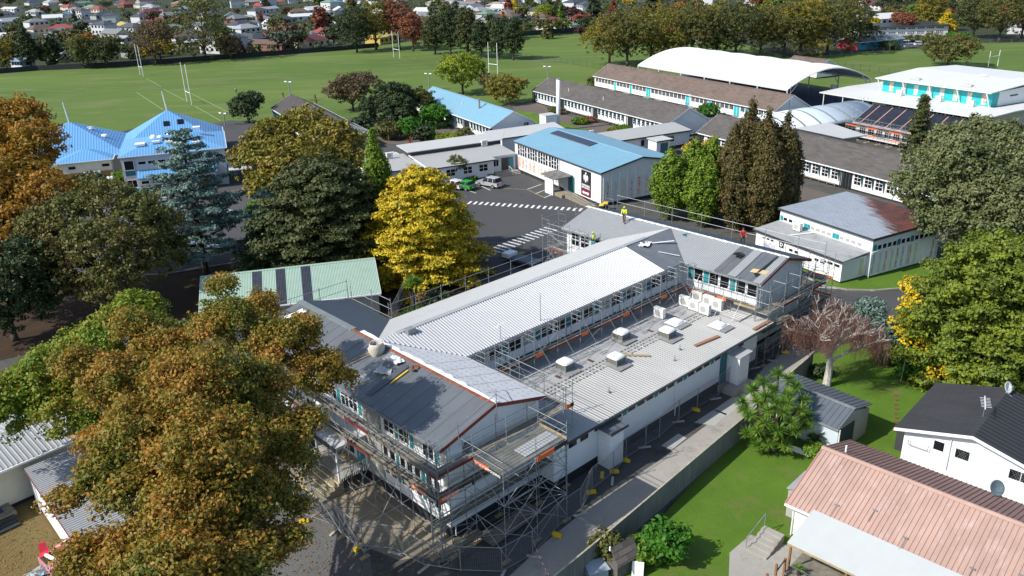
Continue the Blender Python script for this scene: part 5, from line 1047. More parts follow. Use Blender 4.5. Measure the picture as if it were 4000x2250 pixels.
# courtyard side of the main wing
T = scaf('long scaffold above the annex roof along the upper windows of the long wing', (9.8, 6.9))
us = [9.9, 12.3, 15.0, 17.7, 20.4, 23.1, 25.8, 28.5, 31.2, 33.6, 35.4]
run(T, [(u, 6.95) for u in us], (0, 1.05), 4.1, 7.7, [4.4, 5.35, 6.8, 7.2, 7.65], [5.35], [redwood, blackt, redwood], False, 1, (.5,))
for i, u in enumerate(us[1:-1]): bar(T, 'raker', (u, 6.95, 7.3), (u+.55, 4.9, 4.25), PR*.8); bar(T, 'raker_foot', (u+.2, 5.0, 4.4), (u+1.1, 5.0, 4.4), PR)
for u in us[:-1:2]: board(T, (u+.1, 6.88), (u+1.6, 6.88), 5.36, False)
for i, u in enumerate((11.6, 15.6, 19.4, 23.5, 27.2, 31)):
    MB().box(*sum([[u-.15-T[1][0], u+.15-T[1][0]], [4.6-T[1][1], 8.0-T[1][1]], [4.17, 4.24]], [])).build('sole_plank', M('wet_brown_plank', (.12, .06, .035), .7, var=.3) if i == 0 else bpy.data.materials['wet_brown_plank'], T[0])
# far wing, courtyard side
T = scaf('scaffold along the courtyard windows of the far wing, red toe boards', (35.3, 8))
run(T, [(35.4, v) for v in (7.0, 4.6, 2.2, -.3)], (1.0, 0), 4.1, 7.7, [4.6, 5.1, 6.2, 6.9, 7.5], [5.1], [redwood, redwood, timber], False, 0, (.5, 1))
for v in (5.6, 2.4, .6): bar(T, 'raker', (35.4, v, 7.0), (33.6, v+.3, 4.2), PR*.8)
board(T, (35.32, 3.6), (35.32, 1.9), 5.1, False)
# far wing south-east gable
T = scaf('scaffold wrapped round the far south gable beside the bare tree', (36, -1.9))
run(T, [(u, -1.6) for u in (35.4, 38.0, 40.6, 43.2, 45.8)], (0, 1.2), 0, 7.8, [1.4, 3.2, 5.0, 6.0, 7.2], [1.6, 3.2, 5.0], [None, redwood], True, 2)
T = scaf('scaffold corner tower between the far gable and block D', (46.2, -1.6))
run(T, [(47.2, v) for v in (-1.6, 1.0, 3.6)], (-1.1, 0), 0, 7.6, [1.4, 3.2, 5.0, 6.2], [3.2, 5.0], [orange, None], True, 2)
# far wing, north-west end
T = scaf('scaffold round the car-park end of the far wing, workers above it', (35.4, 18.6))
run(T, [(35.2, v) for v in (18.4, 20.6, 22.8, 25.2)], (.9, 0), 0, 8.2, [.8, 2.8, 4.8, 5.8, 6.8, 7.8], [2.8, 4.8], [redwood, None], True, 1)
run(T, [(u, 26.0) for u in (35.2, 37.8, 40.6, 43.2, 45.8)], (0, -1.1), 0, 8.6, [2.8, 4.8, 6.6, 7.4, 8.2], [4.8], None, True, 1)
# guard rails on the eaves
def edge_rail(label, pts, z0, zr, base=0):
    T = scaf(label, pts[0])
    for p in pts: post(T, *p, base, zr[-1]+.2)
    for a, b in zip(pts, pts[1:]):
        for z in zr: bar(T, 'guard_rail', (*a, z), (*b, z))
    deck(T, pts[0], pts[-1], .6, 5.3, dectimber, 2)
edge_rail('edge guard rail along the back eave of the far wing, above the conifers', [(46.2, v) for v in (-1, 1.8, 5.4, 9.2, 13, 16.8, 20.6, 24.6)], 0, (7.9, 8.7))
edge_rail('edge guard rail along the shaded back eave of the long wing', [(u, 18.7) for u in (9.6, 12.4, 15.2, 18.0, 20.8, 23.6, 26.4, 29.2, 32, 34.6)], 0, (6.6, 7.4, 8.2))
edge_rail('edge guard rail on the back eave of the near wing, by the cabbage tree', [(9.9, 18.8), (9.9, 21.6), (9.9, 24.9)], 0, (6.9, 7.7, 8.5))
edge_rail('edge guard rail round the far end of the near wing, before the green shed', [(9.8, 25.3), (7.0, 25.3), (4.2, 25.3), (1.4, 25.3), (-1.3, 25.3)], 0, (6.9, 7.7, 8.5))
T = scaf('stair-like pole frame where the near roof meets its gable', (3.6, -.4), 'pole_frame', 'scaffold')
for a, b in (((4.5, -.3, 7.3), (4.5, -.3, 9.7)), ((4.5, -.3, 9.3), (4.4, 2.6, 9.5)), ((4.5, -.3, 8.8), (4.5, 2.8, 9.0)), ((1.4, -.2, 8.3), (4.5, -.3, 9.3)), ((1.2, -.2, 7.9), (4.5, -.3, 8.8)), ((-.9, -.3, 7.9), (1.3, -.3, 8.5)), ((-.9, -.3, 7.4), (1.3, -.3, 8.0)), ((1.3, -.3, 7.0), (1.3, -.3, 8.6)), ((5.2, 2.2, 9.5), (4.5, -.3, 9.3))): bar(T, 'pole', a, b)
# scaffold of the wrapped block
T2 = thing('scaffold', 'scaffold with orange boards in front of the black-wrapped roof', 'scaffold', F2(14, 65.2), Sb.rz, 'scaffolds round the school building'); T2 = (T2, (0, 0))
run(T2, [(x, 0) for x in np.arange(0, 23, 2.5)], (0, .9), 0, 4.6, [1.2, 2.6, 3.3, 4.3], [1.3, 2.7], [orange, None], True, 1, (.5, 1)); bar(T2, 'raker', (3, 0, 4.4), (4.5, -2.5, .2)); bar(T2, 'raker', (10, 0, 4.4), (11.5, -2.5, .2))
for x in (-1, 0): post(T2, x, 3, 0, 6.4); post(T2, x, 5.4, 0, 7.4)
for z in (5, 6, 7): bar(T2, 'ledger', (-1, 3, z-.8), (-1, 5.4, z)); bar(T2, 'ledger', (-1, 3, z-1), (0, 3, z-1))
# ================================================================ THINGS ON THE ROOFS
def mw(u, v, z=0): return MB_.w(u, v, z)
def skylight(label, u, v, up=True, zz=None):
    z = 4.0+(v+1.65)*.035+.05 if zz is None else zz; t = thing('roof_skylight', label, 'skylight', mw(u, v, z), MB_.rz, 'dome skylights on the annex roof')
    if up:
        b = MB()
        for x in (-.55, .5):
            for y in (-.55, .5): b.box(x, x+.06, y, y+.06, 0, .62)
        b.box(-.6, .6, -.6, .6, 0, .12); b.build('frame', galv, t); MB().box(-.5, .5, -.5, .5, .12, .55).build('louvres', M('louvre_grey', (.14, .14, .12), .6) if 'louvre_grey' not in bpy.data.materials else bpy.data.materials['louvre_grey'], t)
    else: MB().box(-.75, .75, -.65, .65, 0, .1).build('frame', whitetrim, t)
    MB().dome((0, 0, .6 if up else .1), .62, .6, .27, 0, 24, 5, .4).build('dome', whitetrim, t, True)
    MB().slab([(-.9, -1.2, .03), (.7, -1.2, .03), (.7, .6, .06), (-.9, .6, .06)], .02).build('flashing', M('grey_flashing', (.26, .26, .25), .6, var=.15) if 'grey_flashing' not in bpy.data.materials else bpy.data.materials['grey_flashing'], t)
skylight('domed skylight in shade, nearest of those beside the upper windows', 16.9, 5.4); skylight('sunlit domed skylight nearest the camera, mid annex roof', 20.5, 3.2); skylight('domed skylight in shade, middle of the courtyard', 24.2, 5.7)
skylight('sunlit domed skylight farther along, mid annex roof', 27.3, 3.2); skylight('low white domed skylight close to the far wing', 32.2, 1.3, False); skylight('flat skylight lying in shade near the condenser units', 30.0, 4.3, False)
def condenser(label, loc, rz, s=1, fans=1, grp='condenser units on the roofs'):
    t = thing('condenser_unit', label, 'air conditioner', loc, rz, grp); MB().box(-.5*s, .5*s, -.2*s, .2*s, .08, .95*s*(1 if fans == 1 else 1.35)).build('casing', acwhite, t); MB().box(-.45, -.38, -.25, .25, 0, .08).box(.38, .45, -.25, .25, 0, .08).build('feet', galv, t)
    for i in range(fans):
        b = MB(); b.tube((-.08*s, -.2*s, .5*s+i*.62*s), (-.08*s, -.215*s, .5*s+i*.62*s), .3*s, 16); b.build('fan_grille', M('fan_grey', (.42, .42, .4), .6) if 'fan_grey' not in bpy.data.materials else bpy.data.materials['fan_grey'], t)
rz0 = MB_.rz
for i, (u, v, lab, rr) in enumerate(((33.6, 5.9, 'condenser unit at the left of the cluster below the far wing', R(-90)), (33.4, 4.7, 'striped-shadowed condenser unit in the middle of the cluster', R(-90)), (33.3, 3.5, 'brightest condenser unit at the right of the cluster', R(-90)), (35.4, 5.7, 'condenser unit standing behind the cluster against the far wing', R(-90)), (35.2, 4.4, 'second condenser unit behind the cluster', R(-90)), (35.0, 3.3, 'condenser unit behind the brightest one', R(-90)), (29.9, 6.0, 'lone condenser unit beside the upper windows in shade', R(-90)))): condenser(lab, mw(u, v, 4.25), rz0+rr, 1.05)
condenser('condenser unit on the lean-to roof of block D', Db.w(4.0, 3.1, 3.07), Db.rz, 1.1)
for u, l in ((15.5, 'left'), (25, 'middle'), (32.2, 'right')): condenser('condenser unit on the gymnasium lower roof, '+l+'most of three' if l != 'middle' else 'condenser unit on the gymnasium lower roof, middle of three', Gy.w(u, 7.2, 4.0), Gy.rz, 1.3)
condenser('condenser unit on the administration roof beside the hall', Ab.w(14.0, 8.0, 3.72), Ab.rz, 1.1); condenser('condenser unit at the left end of the administration roof', Ab.w(-3.2, 9.2, 3.55), Ab.rz, 1.1)
for i, (u, l) in enumerate(((.8, 'nearest the chimney'), (2.6, 'second from the chimney'), (4.4, 'farthest from the chimney'))): condenser('small condenser unit behind the blue hall roof, '+l, Xb.w(u, 1.5+i*1.5, 2.85), Xb.rz, .9)
for u, l in ((5.0, 'left'), (6.6, 'right')): condenser('double-fan condenser beside the blue-roofed office, '+l+' one', Sm.w(u, -.6, 0), Sm.rz, 1.1, 2, 'double condensers by the office')
# bulk bag
t = thing('bulk_bag', 'crumpled white bulk bag standing open on the slate-grey roof ridge', 'bulk bag', mw(3.75, 11.9, 8.15), rz0); b = MB(); n = 14; rr_ = random.Random(4); rings = [(0, .5), (.25, .58), (.55, .6), (.8, .55), (.95, .5), (.86, .42), (.6, .38)]
for z, r in rings:
    for i in range(n): a = 2*math.pi*i/n; q = r*(1+.1*rr_.uniform(-1, 1)); b.v.append((q*math.cos(a), q*math.sin(a), z+.08*rr_.uniform(-1, 1)*(z > .5)-.28*math.cos(a)*0))
for k in range(len(rings)-1):
    for i in range(n): b.f.append((k*n+i, k*n+(i+1) % n, (k+1)*n+(i+1) % n, (k+1)*n+i)); b.m.append(0)
b.build('bag', M('woven_white_bag', (.5, .47, .4), .9, var=.12, vs=4), t, True); MB().dome((0, 0, .35), .4, .4, .25).build('rubble', M('rubble', (.12, .07, .05), .9, var=.5, vs=8), t, True)
def loose(name, label, cat, mb, mat, loc, rz=0, group=None): o = mb.build(name, mat, None, loc=loc, rz=rz); return tag(o, label, cat, group)
for i in range(2): loose('timber_length', ('longer' if i else 'shorter')+' thin timber lying on the slate-grey roof beside the bulk bag', 'timber', MB().beam((0, 0, 0), (-2.4-i*.3, .8+i*.2, -.68), .07, .05), timber, mw(3.5, 12.0+i*.25, 8.3), rz0)
b = MB(); rr_ = random.Random(9)
def crumple(nx, ny, lx, ly, h, seed):
    b = MB(); r = random.Random(seed)
    for i in range(nx+1):
        for j in range(ny+1): b.v.append((lx*(i/nx-.5)+r.uniform(-.05, .05), ly*(j/ny-.5)+r.uniform(-.06, .06), .02+h*r.random()))
    for i in range(nx):
        for j in range(ny): k = i*(ny+1)+j; b.f.append((k, k+ny+1, k+ny+2, k+1)); b.m.append(0)
    return b
loose('plastic_sheet', 'crumpled translucent plastic sheet lying on the slate-grey roof', 'plastic sheet', crumple(8, 6, 1.9, 1.3, .16, 2), M('crumpled_plastic', (.42, .43, .42), .35, var=.2), mw(3.1, 9.7, 8.0), rz0+.5)
loose('plastic_sheet', 'small crumpled white wrapping with a red rag on the slate-grey roof', 'plastic sheet', crumple(5, 8, .7, 1.3, .2, 3), whitetrim, mw(4.0, 9.6, 8.3), rz0-.3)
loose('metal_sheet', 'long grey roofing sheet lying across the slate-grey slope', 'roofing sheet', ribbed([(0, 0, 0), (3.6, 0, 1.05), (3.6, .5, 1.05), (0, .5, 0)], (1, 0), .12, .02, .03, .02), galvroof, mw(.8, 10.4, 7.42), rz0)
loose('metal_sheet', 'dark roofing sheet laid beside the yellow level, slate-grey slope', 'roofing sheet', ribbed([(0, 0, 0), (3.4, 0, 1.0), (3.4, .6, 1.0), (0, .6, 0)], (1, 0), .12, .02, .03, .02), roofdark2, mw(.6, 8.2, 7.42), rz0)
loose('spirit_level', 'bright yellow level lying on the slate-grey roof', 'spirit level', MB().beam((0, 0, 0), (1.5, 0, .42), .1, .07), yellow, mw(2.1, 7.9, 7.9), rz0)
loose('broken_tile_pile', 'small brown pile of debris on the slate-grey roof beside the yellow level', 'debris', crumple(5, 5, .6, .7, .2, 7), M('brown_debris', (.15, .09, .06), .9, var=.4), mw(4.0, 7.7, 8.35), rz0)
for i in range(6): loose('underlay_roll', 'white underlay roll in the stack at the far end of the slate-grey roof', 'roll', MB().tube((0, 0, 0), (-1.5, .5, -.42), .11, 10), whitetrim, mw(3.9-(i//3)*1.2, 22.6-(i % 3)*.26-(i//3)*.3, 8.45-(i//3)*.34), rz0, 'white rolls stacked on the near roof')
loose('underlay_scrap', 'crumpled white underlay in the grey valley of the far roof', 'scrap', crumple(6, 6, 1.6, 1.0, .22, 5), whitetrim, mw(35.6, 12.3, 8.25), rz0+.4); loose('underlay_scrap', 'narrow white strip lying in the grey roof valley', 'scrap', MB().beam((0, 0, 0), (2.1, -1.1, -.05), .22, .03), whitetrim, mw(36.4, 12.0, 8.3), rz0)
loose('underlay_scrap', 'thin white strip near the valley gutter', 'scrap', MB().beam((0, 0, 0), (1.2, -1.6, -.35), .12, .03), whitetrim, mw(35.6, 10.6, 7.95), rz0); loose('tool_bag', 'dark coiled hose and bag on the far wing roof', 'bag', crumple(6, 6, .9, .8, .3, 6), rubber, mw(39.2, 4.1, 8.1), rz0)
loose('drill', 'teal power tool lying on the pale far roof', 'power tool', MB().beam((0, 0, 0), (.7, -.4, .02), .12, .12).beam((.1, 0, -.02), (.0, -.4, -.02), .1, .1), tealdk, mw(40.2, 11.1, 8.4), rz0)
for i in range(5): loose('batten_length', 'pale timber batten in the stack near the gutter of the far wing', 'timber', MB().beam((0, 0, 0), (.25, -1.5, .07), .08, .05), M('new_pine', (.6, .45, .24), .7, var=.1) if i == 0 else bpy.data.materials['new_pine'], mw(37.6+i*.12, 1.8, 7.62+i*.03), rz0, 'pale battens on the far roof')
loose('lifting_strap', 'long black folded strip lying down the dark slope of the far roof', 'strap', MB().beam((0, 0, 0), (-3.0, .3, -.86), .22, .05).beam((-3, .3, -.86), (-3.3, .0, -.95), .5, .05), rubber, mw(40.6, .8, 8.48), rz0)
loose('plank', 'wet brown plank lying on the white annex roof near the low skylight', 'plank', MB().box(-1.5, 1.5, -.16, .16, 0, .06), M('orange_brown_plank', (.3, .14, .07), .75, var=.15), mw(29.0, .3, 4.15), rz0-.12)
loose('plank', 'pair of weathered planks pointing out over the annex roof', 'plank', MB().beam((0, 0, 0), (1.9, -2.2, -.02), .25, .06).beam((.1, .3, 0), (.9, -.6, 0), .3, .05), timber, mw(21.5, 4.2, 4.25), rz0)
loose('plank', 'brown plank laid along the annex eave by the far scaffold', 'plank', MB().box(-1.3, 1.3, -.16, .16, 0, .06), bpy.data.materials['orange_brown_plank'], mw(35.0, -1.3, 4.1), rz0)
loose('conduit_elbow', 'tall grey antenna pole standing on the white roof slope', 'antenna', MB().tube((0, 0, 0), (0, 0, 2.4), .03), galv, mw(17.4, 8.6, 7.3), rz0)
an = thing('tv_antenna', 'small white roof antenna above the white slope of the long wing', 'antenna', mw(12.9, 8.5, 7.3), rz0); MB().tube((0, 0, 0), (0, 0, 1.2), .025).build('mast', galv, an); MB().beam((-.6, 0, 1.15), (.6, .1, 1.2), .05, .03).beam((-.4, -.2, 1.15), (-.4, .2, 1.15), .03, .02).beam((0, -.2, 1.15), (0, .2, 1.15), .03, .02).build('boom', whitetrim, an)
# ================================================================ FENCES
wire = M('fence_wire', (.2, .21, .22), .5, .3)
def pmesh(L, h=2.0):
    k = ('panel', round(L, 1))
    if k not in WCACHE:
        f = MB(); f.tube((0, 0, .12), (0, 0, h), .025, 6).tube((L, 0, .12), (L, 0, h), .025, 6).tube((0, 0, h), (L, 0, h), .02, 5).tube((0, 0, .25), (L, 0, .25), .02, 5)
        w = MB(); n = int(L/.13)
        for i in range(1, n): w.tube((L*i/n, 0, .25), (L*i/n, 0, h), .0045, 3)
        for j in range(1, 18): w.tube((0, 0, .25+(h-.25)*j/18), (L, 0, .25+(h-.25)*j/18), .006, 3)
        WCACHE[k] = (f.mesh('frame', [galv]), w.mesh('wire_mesh', [wire]))
    return WCACHE[k]
blockm = MB().hexa([(-.36, -.13, 0), (.36, -.13, 0), (.36, .13, 0), (-.36, .13, 0)], [(-.32, -.1, .2), (.32, -.1, .2), (.32, .1, .2), (-.32, .1, .2)]).box(-.12, .12, -.05, .05, .2, .27).box(-.3, -.2, -.15, .15, .02, .12).box(.2, .3, -.15, .15, .02, .12).mesh('fence_block', [yellow])
def tfence(pts, where, feet=''):
    P = [at(*p) for p in pts]
    for i, (a, b) in enumerate(zip(P, P[1:])):
        d = b-a; L = d.length; n = max(1, round(L/2.6))
        for k in range(n):
            q = a+d*(k/n); f, w = pmesh(L/n); t = thing('temporary_fence_panel', where % (('first', 'second', 'third', 'fourth', 'fifth', 'sixth', 'seventh', 'eighth', 'ninth', 'tenth', 'eleventh', 'twelfth', 'thirteenth', 'fourteenth', 'fifteenth', 'sixteenth', 'seventeenth', 'eighteenth', 'nineteenth', 'twentieth')[min(19, tfence.n)]), 'fence panel', (q.x, q.y, .03), math.atan2(d.y, d.x), 'temporary mesh fence panels'); tfence.n += 1
            link('frame', f, t); link('wire_mesh', w, t)
tfence.n = 0
tfence([(1308, 2062), (1400, 2142), (1540, 2155), (1658, 2218), (1800, 2240), (1962, 2245), (2083, 2176), (2180, 2066), (2268, 2005), (2312, 1922), (2395, 1857), (2445, 1800)], '%s mesh fence panel along the driveway, counting from the yard')
tfence.n = 0
tfence([(2445, 1800), (2522, 1747), (2575, 1715), (2650, 1648), (2722, 1602), (2805, 1552), (2862, 1502), (2912, 1476), (2952, 1432), (3016, 1402), (3072, 1376), (3130, 1350)], '%s mesh fence panel beside the annex, counting from its near porch')
tfence.n = 0
tfence([(1083, 1850), (1145, 1945), (1190, 2020), (1308, 2062)], '%s mesh fence panel under the oak, counting from the steps')
tfence.n = 0
tfence([(1900, 1010), (1960, 1008), (2040, 998), (2110, 968), (2158, 965)], '%s mesh fence panel on the car park, counting from the golden tree')
tfence.n = 0
tfence([(1535, 1265), (1560, 1215), (1580, 1170)], '%s mesh fence panel by the cabbage tree')
def blk(p, rz, lab, m=None):
    q = at(*p); o = tag(link('yellow_counterweight', blockm, None, (q.x, q.y, .035), R(rz)), lab, 'fence foot', 'fence feet blocks')
    return o
for i, (p, rz, lab) in enumerate((((1398, 2145), 60, 'bright yellow fence foot at the corner with the red and white tape'), ((1188, 2042), 10, 'yellow fence foot under the oak, lowest of three'), ((1143, 1945), 100, 'yellow fence foot under the oak, middle of three'), ((1080, 1902), 90, 'yellow fence foot under the oak, topmost of three'), ((2177, 2095), -35, 'yellow fence foot on the dark driveway nearest the camera'), ((2310, 1928), 15, 'yellow fence foot in shade below the porch'), ((2352, 1861), 80, 'yellow fence foot turned across the fence line'), ((2400, 1847), 0, 'yellow fence foot beside the one turned across the fence'), ((2443, 1803), -25, 'yellow fence foot below the annex porch corner'), ((2718, 1605), -30, 'yellow fence foot on the sunlit drive, halfway along the annex'), ((2845, 1510), 20, 'yellow fence foot near the grey sheet by the far porch'), ((3068, 1380), -20, 'yellow fence foot under the bare weeping tree'), ((1902, 1021), 70, 'yellow fence foot on the car park beside the golden tree'), ((1975, 1017), 10, 'yellow fence foot on the car park, middle one'), ((2180, 988), 10, 'yellow fence foot under the far scaffold'), ((2038, 992), 10, 'yellow fence foot on the car park nearest the scaffold'))): blk(p, rz, lab)
footm = MB().box(-.5, .5, -.09, .09, 0, .07).mesh('fence_foot', [M('pale_concrete_foot', (.42, .41, .37), .85, var=.1)])
for p, rz, lab in (((1310, 2078), 60, 'pale flat fence foot beside the timber sole board, under the oak'), ((1548, 2165), -25, 'pale flat fence foot in front of the scaffold'), ((1657, 2225), 50, 'thick pale fence foot near the bottom of the photo'), ((1963, 2250), 70, 'pale fence foot at the bottom edge'), ((2088, 2176), -10, 'long pale fence foot on the dark drive'), ((2392, 1882), 80, 'narrow pale fence foot between yellow blocks'), ((2267, 2013), 20, 'pale fence foot on the drive in deep shade'), ((2518, 1750), 10, 'pale fence foot beside the sunlit drive'), ((2650, 1650), 10, 'pale fence foot by the concrete patches'), ((2795, 1560), 15, 'pale fence foot halfway along the annex'), ((2868, 1528), 10, 'thick cream fence foot near the grey sheet'), ((2950, 1440), 20, 'grey fence foot in the shadow near the far porch'), ((3020, 1412), -30, 'pale fence foot under the trailing twigs')):
    q = at(*p); tag(link('concrete_counterweight', footm, None, (q.x, q.y, .035), R(rz)), lab, 'fence foot', 'flat fence feet')
gsh = at(2900, 1500); loose('grey_sheet', 'grey board leaning against the mesh fence near the far porch', 'board', MB().hexa([(-.7, 0, 0), (.7, 0, 0), (.7, .05, 0), (-.7, .05, 0)], [(-.7, .5, 1.0), (.7, .5, 1.0), (.7, .55, 1.0), (-.7, .55, 1.0)]), M('grey_board', (.3, .33, .35), .6), (gsh.x, gsh.y, .04), R(35))
# barrier tape
rw = newmat('red_white_tape'); m, nt, b = rw; sx = nt.nodes.new('ShaderNodeSeparateXYZ'); nt.links.new(coords(nt), sx.inputs[0]); nt.links.new(mixc(nt, math_(nt, 'GREATER_THAN', math_(nt, 'FRACT', math_(nt, 'MULTIPLY', sx.outputs[0], 2.2)), .5), (.75, .72, .72), (.55, .02, .05)), b.inputs['Base Color'])
for (a, c, za, zb, lab) in (((1395, 2090), (1180, 2290), .9, .75, 'red and white barrier tape, upper strand from the corner foot'), ((1398, 2125), (1220, 2320), .5, .45, 'red and white barrier tape, lower strand from the corner foot'), ((2085, 2120), (2160, 2270), 1.0, .6, 'red and white barrier tape hanging from the drive fence')):
    a, c = at(*a, za), at(*c, zb); d = c-a; L = d.length; q = MB(); n = 12
    for i in range(n):
        s0, s1 = i/n, (i+1)/n; z0, z1 = -.25*math.sin(math.pi*s0), -.25*math.sin(math.pi*s1); q.poly([(L*s0, 0, z0-.04+(zb-za)*s0), (L*s1, 0, z1-.04+(zb-za)*s1), (L*s1, .01, z1+.04+(zb-za)*s1), (L*s0, .01, z0+.04+(zb-za)*s0)])
    loose('barrier_tape', lab, 'barrier tape', q, m, a, math.atan2(d.y, d.x))
# timber fence between driveway and lawn: dark grey palings
palem = M('weathered_palings', (.19, .2, .19), .9, var=.3, vs=1.6, stretch=(7, 7, .35), dirt=((.28, .27, .22), .5, 1.0, .55, .8)); railm = M('fence_capping', (.42, .38, .28), .9, var=.35, vs=6)
fp = [(2000, 2380), (2220, 2205), (2360, 2090), (2640, 1853), (2835, 1688), (2945, 1598), (3035, 1500), (3155, 1398), (3180, 1372)]
Pf = [at(x, y, 1.9) for x, y in fp]; t = thing('timber_fence', 'long weathered grey timber fence between driveway and sunny lawn', 'fence', (Pf[0].x, Pf[0].y, 0)); O_ = Vector((Pf[0].x, Pf[0].y, 0)); rf = random.Random(5)
for a, c in zip(Pf, Pf[1:]):
    d = c-a; L = d.length; d.normalize(); b = MB(); s = 0
    while s < L: h = 1.82+rf.uniform(-.03, .05); p = a+d*s-O_; q = a+d*min(L, s+.135)-O_; off = Vector((-d.y, d.x, 0))*rf.uniform(0, .02); b.beam((p.x+off.x, p.y+off.y, h/2), (q.x+off.x, q.y+off.y, h/2), .02, h); s += .15
    b.build('palings', palem, t); p, q = a-O_, c-O_; MB().beam((p.x, p.y, 1.9), (q.x, q.y, 1.9), .1, .05).build('capping', railm, t)
    n = Vector((-d.y, d.x, 0))*.06; MB().beam((p.x+n.x, p.y+n.y, 1.5), (q.x+n.x, q.y+n.y, 1.5), .05, .09).beam((p.x+n.x, p.y+n.y, .4), (q.x+n.x, q.y+n.y, .4), .05, .09).build('rails', palem, t)
# lawn side: post, garden edging, sheet fence
q = at(3517, 1498); loose('washing_line_post', 'thin leaning grey post in the back lawn', 'post', MB().tube((0, 0, 0), (.1, .05, 2.0), .045), galv, (q.x, q.y, 0))
for i in range(9): q = at(3499+(i % 2)*3, 1545+i*17.5); loose('stepping_stone', 'small brown stepping stone, '+('nearest', 'second from', 'third from', 'fourth from', 'middle one counting from', 'sixth from', 'seventh from', 'eighth from', 'farthest from')[i]+' the thin lawn post', 'stepping stone', MB().tube((0, 0, 0), (0, 0, .04), .17, 9), brick, (q.x, q.y, .018), 0, 'stepping stones in the back lawn')
a, c = at(3045, 1745), at(3160, 1785); loose('garden_edge_wall', 'low white corrugated edging in front of the yucca', 'garden edging', ribbed([(0, 0, .45), ((c-a).length, 0, .45), ((c-a).length, .06, .45), (0, .06, .45)], (0, 1), .1, .02, .01, .45), whitetrim, (a.x, a.y, 0), math.atan2((c-a).y, (c-a).x))
# ================================================================ FIELD FURNITURE
def goal(label, b1, b2, top1, slope=0):
    a, c = at(*b1), at(*b2); h = topz(a, top1); t = thing('goal_posts', label, 'goal posts', a, math.atan2((c-a).y, (c-a).x), 'rugby goal posts'); L = (c-a).length
    for x in (0, L): MB().tube((x, 0, 0), (x, 0, h), .09, 6).build('upright', whitetrim, t)
    MB().tube((0, 0, 3.0), (L, 0, 3.0), .08, 6).build('crossbar', whitetrim, t)
goal('rugby goal posts on the left, nearer pair', (731, 399), (749, 409), 243); goal('rugby goal posts on the left, farther thinner pair', (548, 293), (560, 299), 174); goal('rugby goal posts in front of the autumn trees', (1538, 223), (1562, 228), 120)
goal('rugby goal posts behind the lime green ginkgo', (1910, 287), (1944, 291), 165); goal('rugby goal posts on the far right field', (3859, 263), (3896, 258), 200)
def lightmast(label, p, top, up=6):
    a = at(*p); h = topz(a, top); t = thing('floodlight_mast', label, 'floodlight', a, R(150)); MB().tube((0, 0, 0), (0, 0, h), .14, 6).build('mast', galv, t)
    MB().beam((-1.1, 0, h), (1.1, 0, h), .15, .15).build('crossarm', galv, t)
    for x in (-.8, .8): MB().hexa([(x-.4, -.3, h-.1), (x+.4, -.3, h-.1), (x+.4, .3, h+.1), (x-.4, .3, h+.1)], [(x-.4, -.3, h+.15), (x+.4, -.3, h+.15), (x+.4, .3, h+.35), (x-.4, .3, h+.35)]).build('lamp_head', whitetrim, t)
lightmast('floodlight mast behind the near-black tiled roof', (1137, 400), 322); lightmast('floodlight mast behind the blue classroom roof', (1678, 352), 290); lightmast('floodlight mast behind the grey-brown block H', (2139, 330), 262)
lightmast('short floodlight post by the dark weeping tree', (880, 490), 445)
# mesh fences on the field edges
def meshfence(label, pts, h, dark=True, step=3.0, infill=False):
    m = trim if dark else galv; P = [at(*p) for p in pts]; t = thing('field_fence', label, 'fence', P[0]); n = 0
    for a, c in zip(P, P[1:]):
        d = c-a; k = max(1, int(d.length/step))
        for i in range(k):
            if n < 99: p = a+d*i/k-P[0]; MB().tube((p.x, p.y, 0), (p.x, p.y, h), .045, 4).build('post', m, t); n += 1
        p, q = a-P[0], c-P[0]
        if infill: MB().beam((p.x, p.y, h/2), (q.x, q.y, h/2), .05, h-.1).build('boards', infill, t)
        else: b = MB(); [b.tube((p.x, p.y, z), (q.x, q.y, z), .02, 3) for z in np.linspace(.1, h, 6)]; b.build('wires', m, t)
meshfence('dark wire mesh fence crossing the green fields', [(2000, 222), (2120, 238), (2240, 253), (2345, 270), (2370, 275)], 1.8); meshfence('wire mesh fence behind the canopy, right-hand field', [(3270, 262), (3360, 276), (3470, 292), (3520, 300)], 1.8)
meshfence('grey wire fence along the top of the right-hand field', [(3200, 228), (3450, 205), (3520, 190), (3650, 188)], 1.6, False, 4); meshfence('grey wire fence at the far right of the field', [(3800, 182), (3900, 172), (4100, 166)], 1.6, False, 4)
meshfence('dark wire fence round the covered court', [(3120, 395), (3190, 375), (3250, 385)], 2.2)
dkb = M('dark_boundary_boards', (.02, .024, .028), .9, var=.3, vs=1)
meshfence('long dark boundary fence behind the left playing field', [(-200, 298), (0, 288), (147, 276), (334, 268), (611, 252), (1000, 222), (1338, 197), (1480, 185)], 1.9, True, 14, dkb); meshfence('dark blue-grey boundary fence at the far end of the middle field', [(2027, 142), (2100, 136), (2310, 122), (2420, 116)], 2.2, True, 14, M('blue_grey_boards', (.03, .06, .075), .8, var=.1))
meshfence('dark boundary fence beyond the oak avenue', [(2420, 116), (2900, 118), (3150, 132), (3340, 190)], 2, True, 14, dkb)
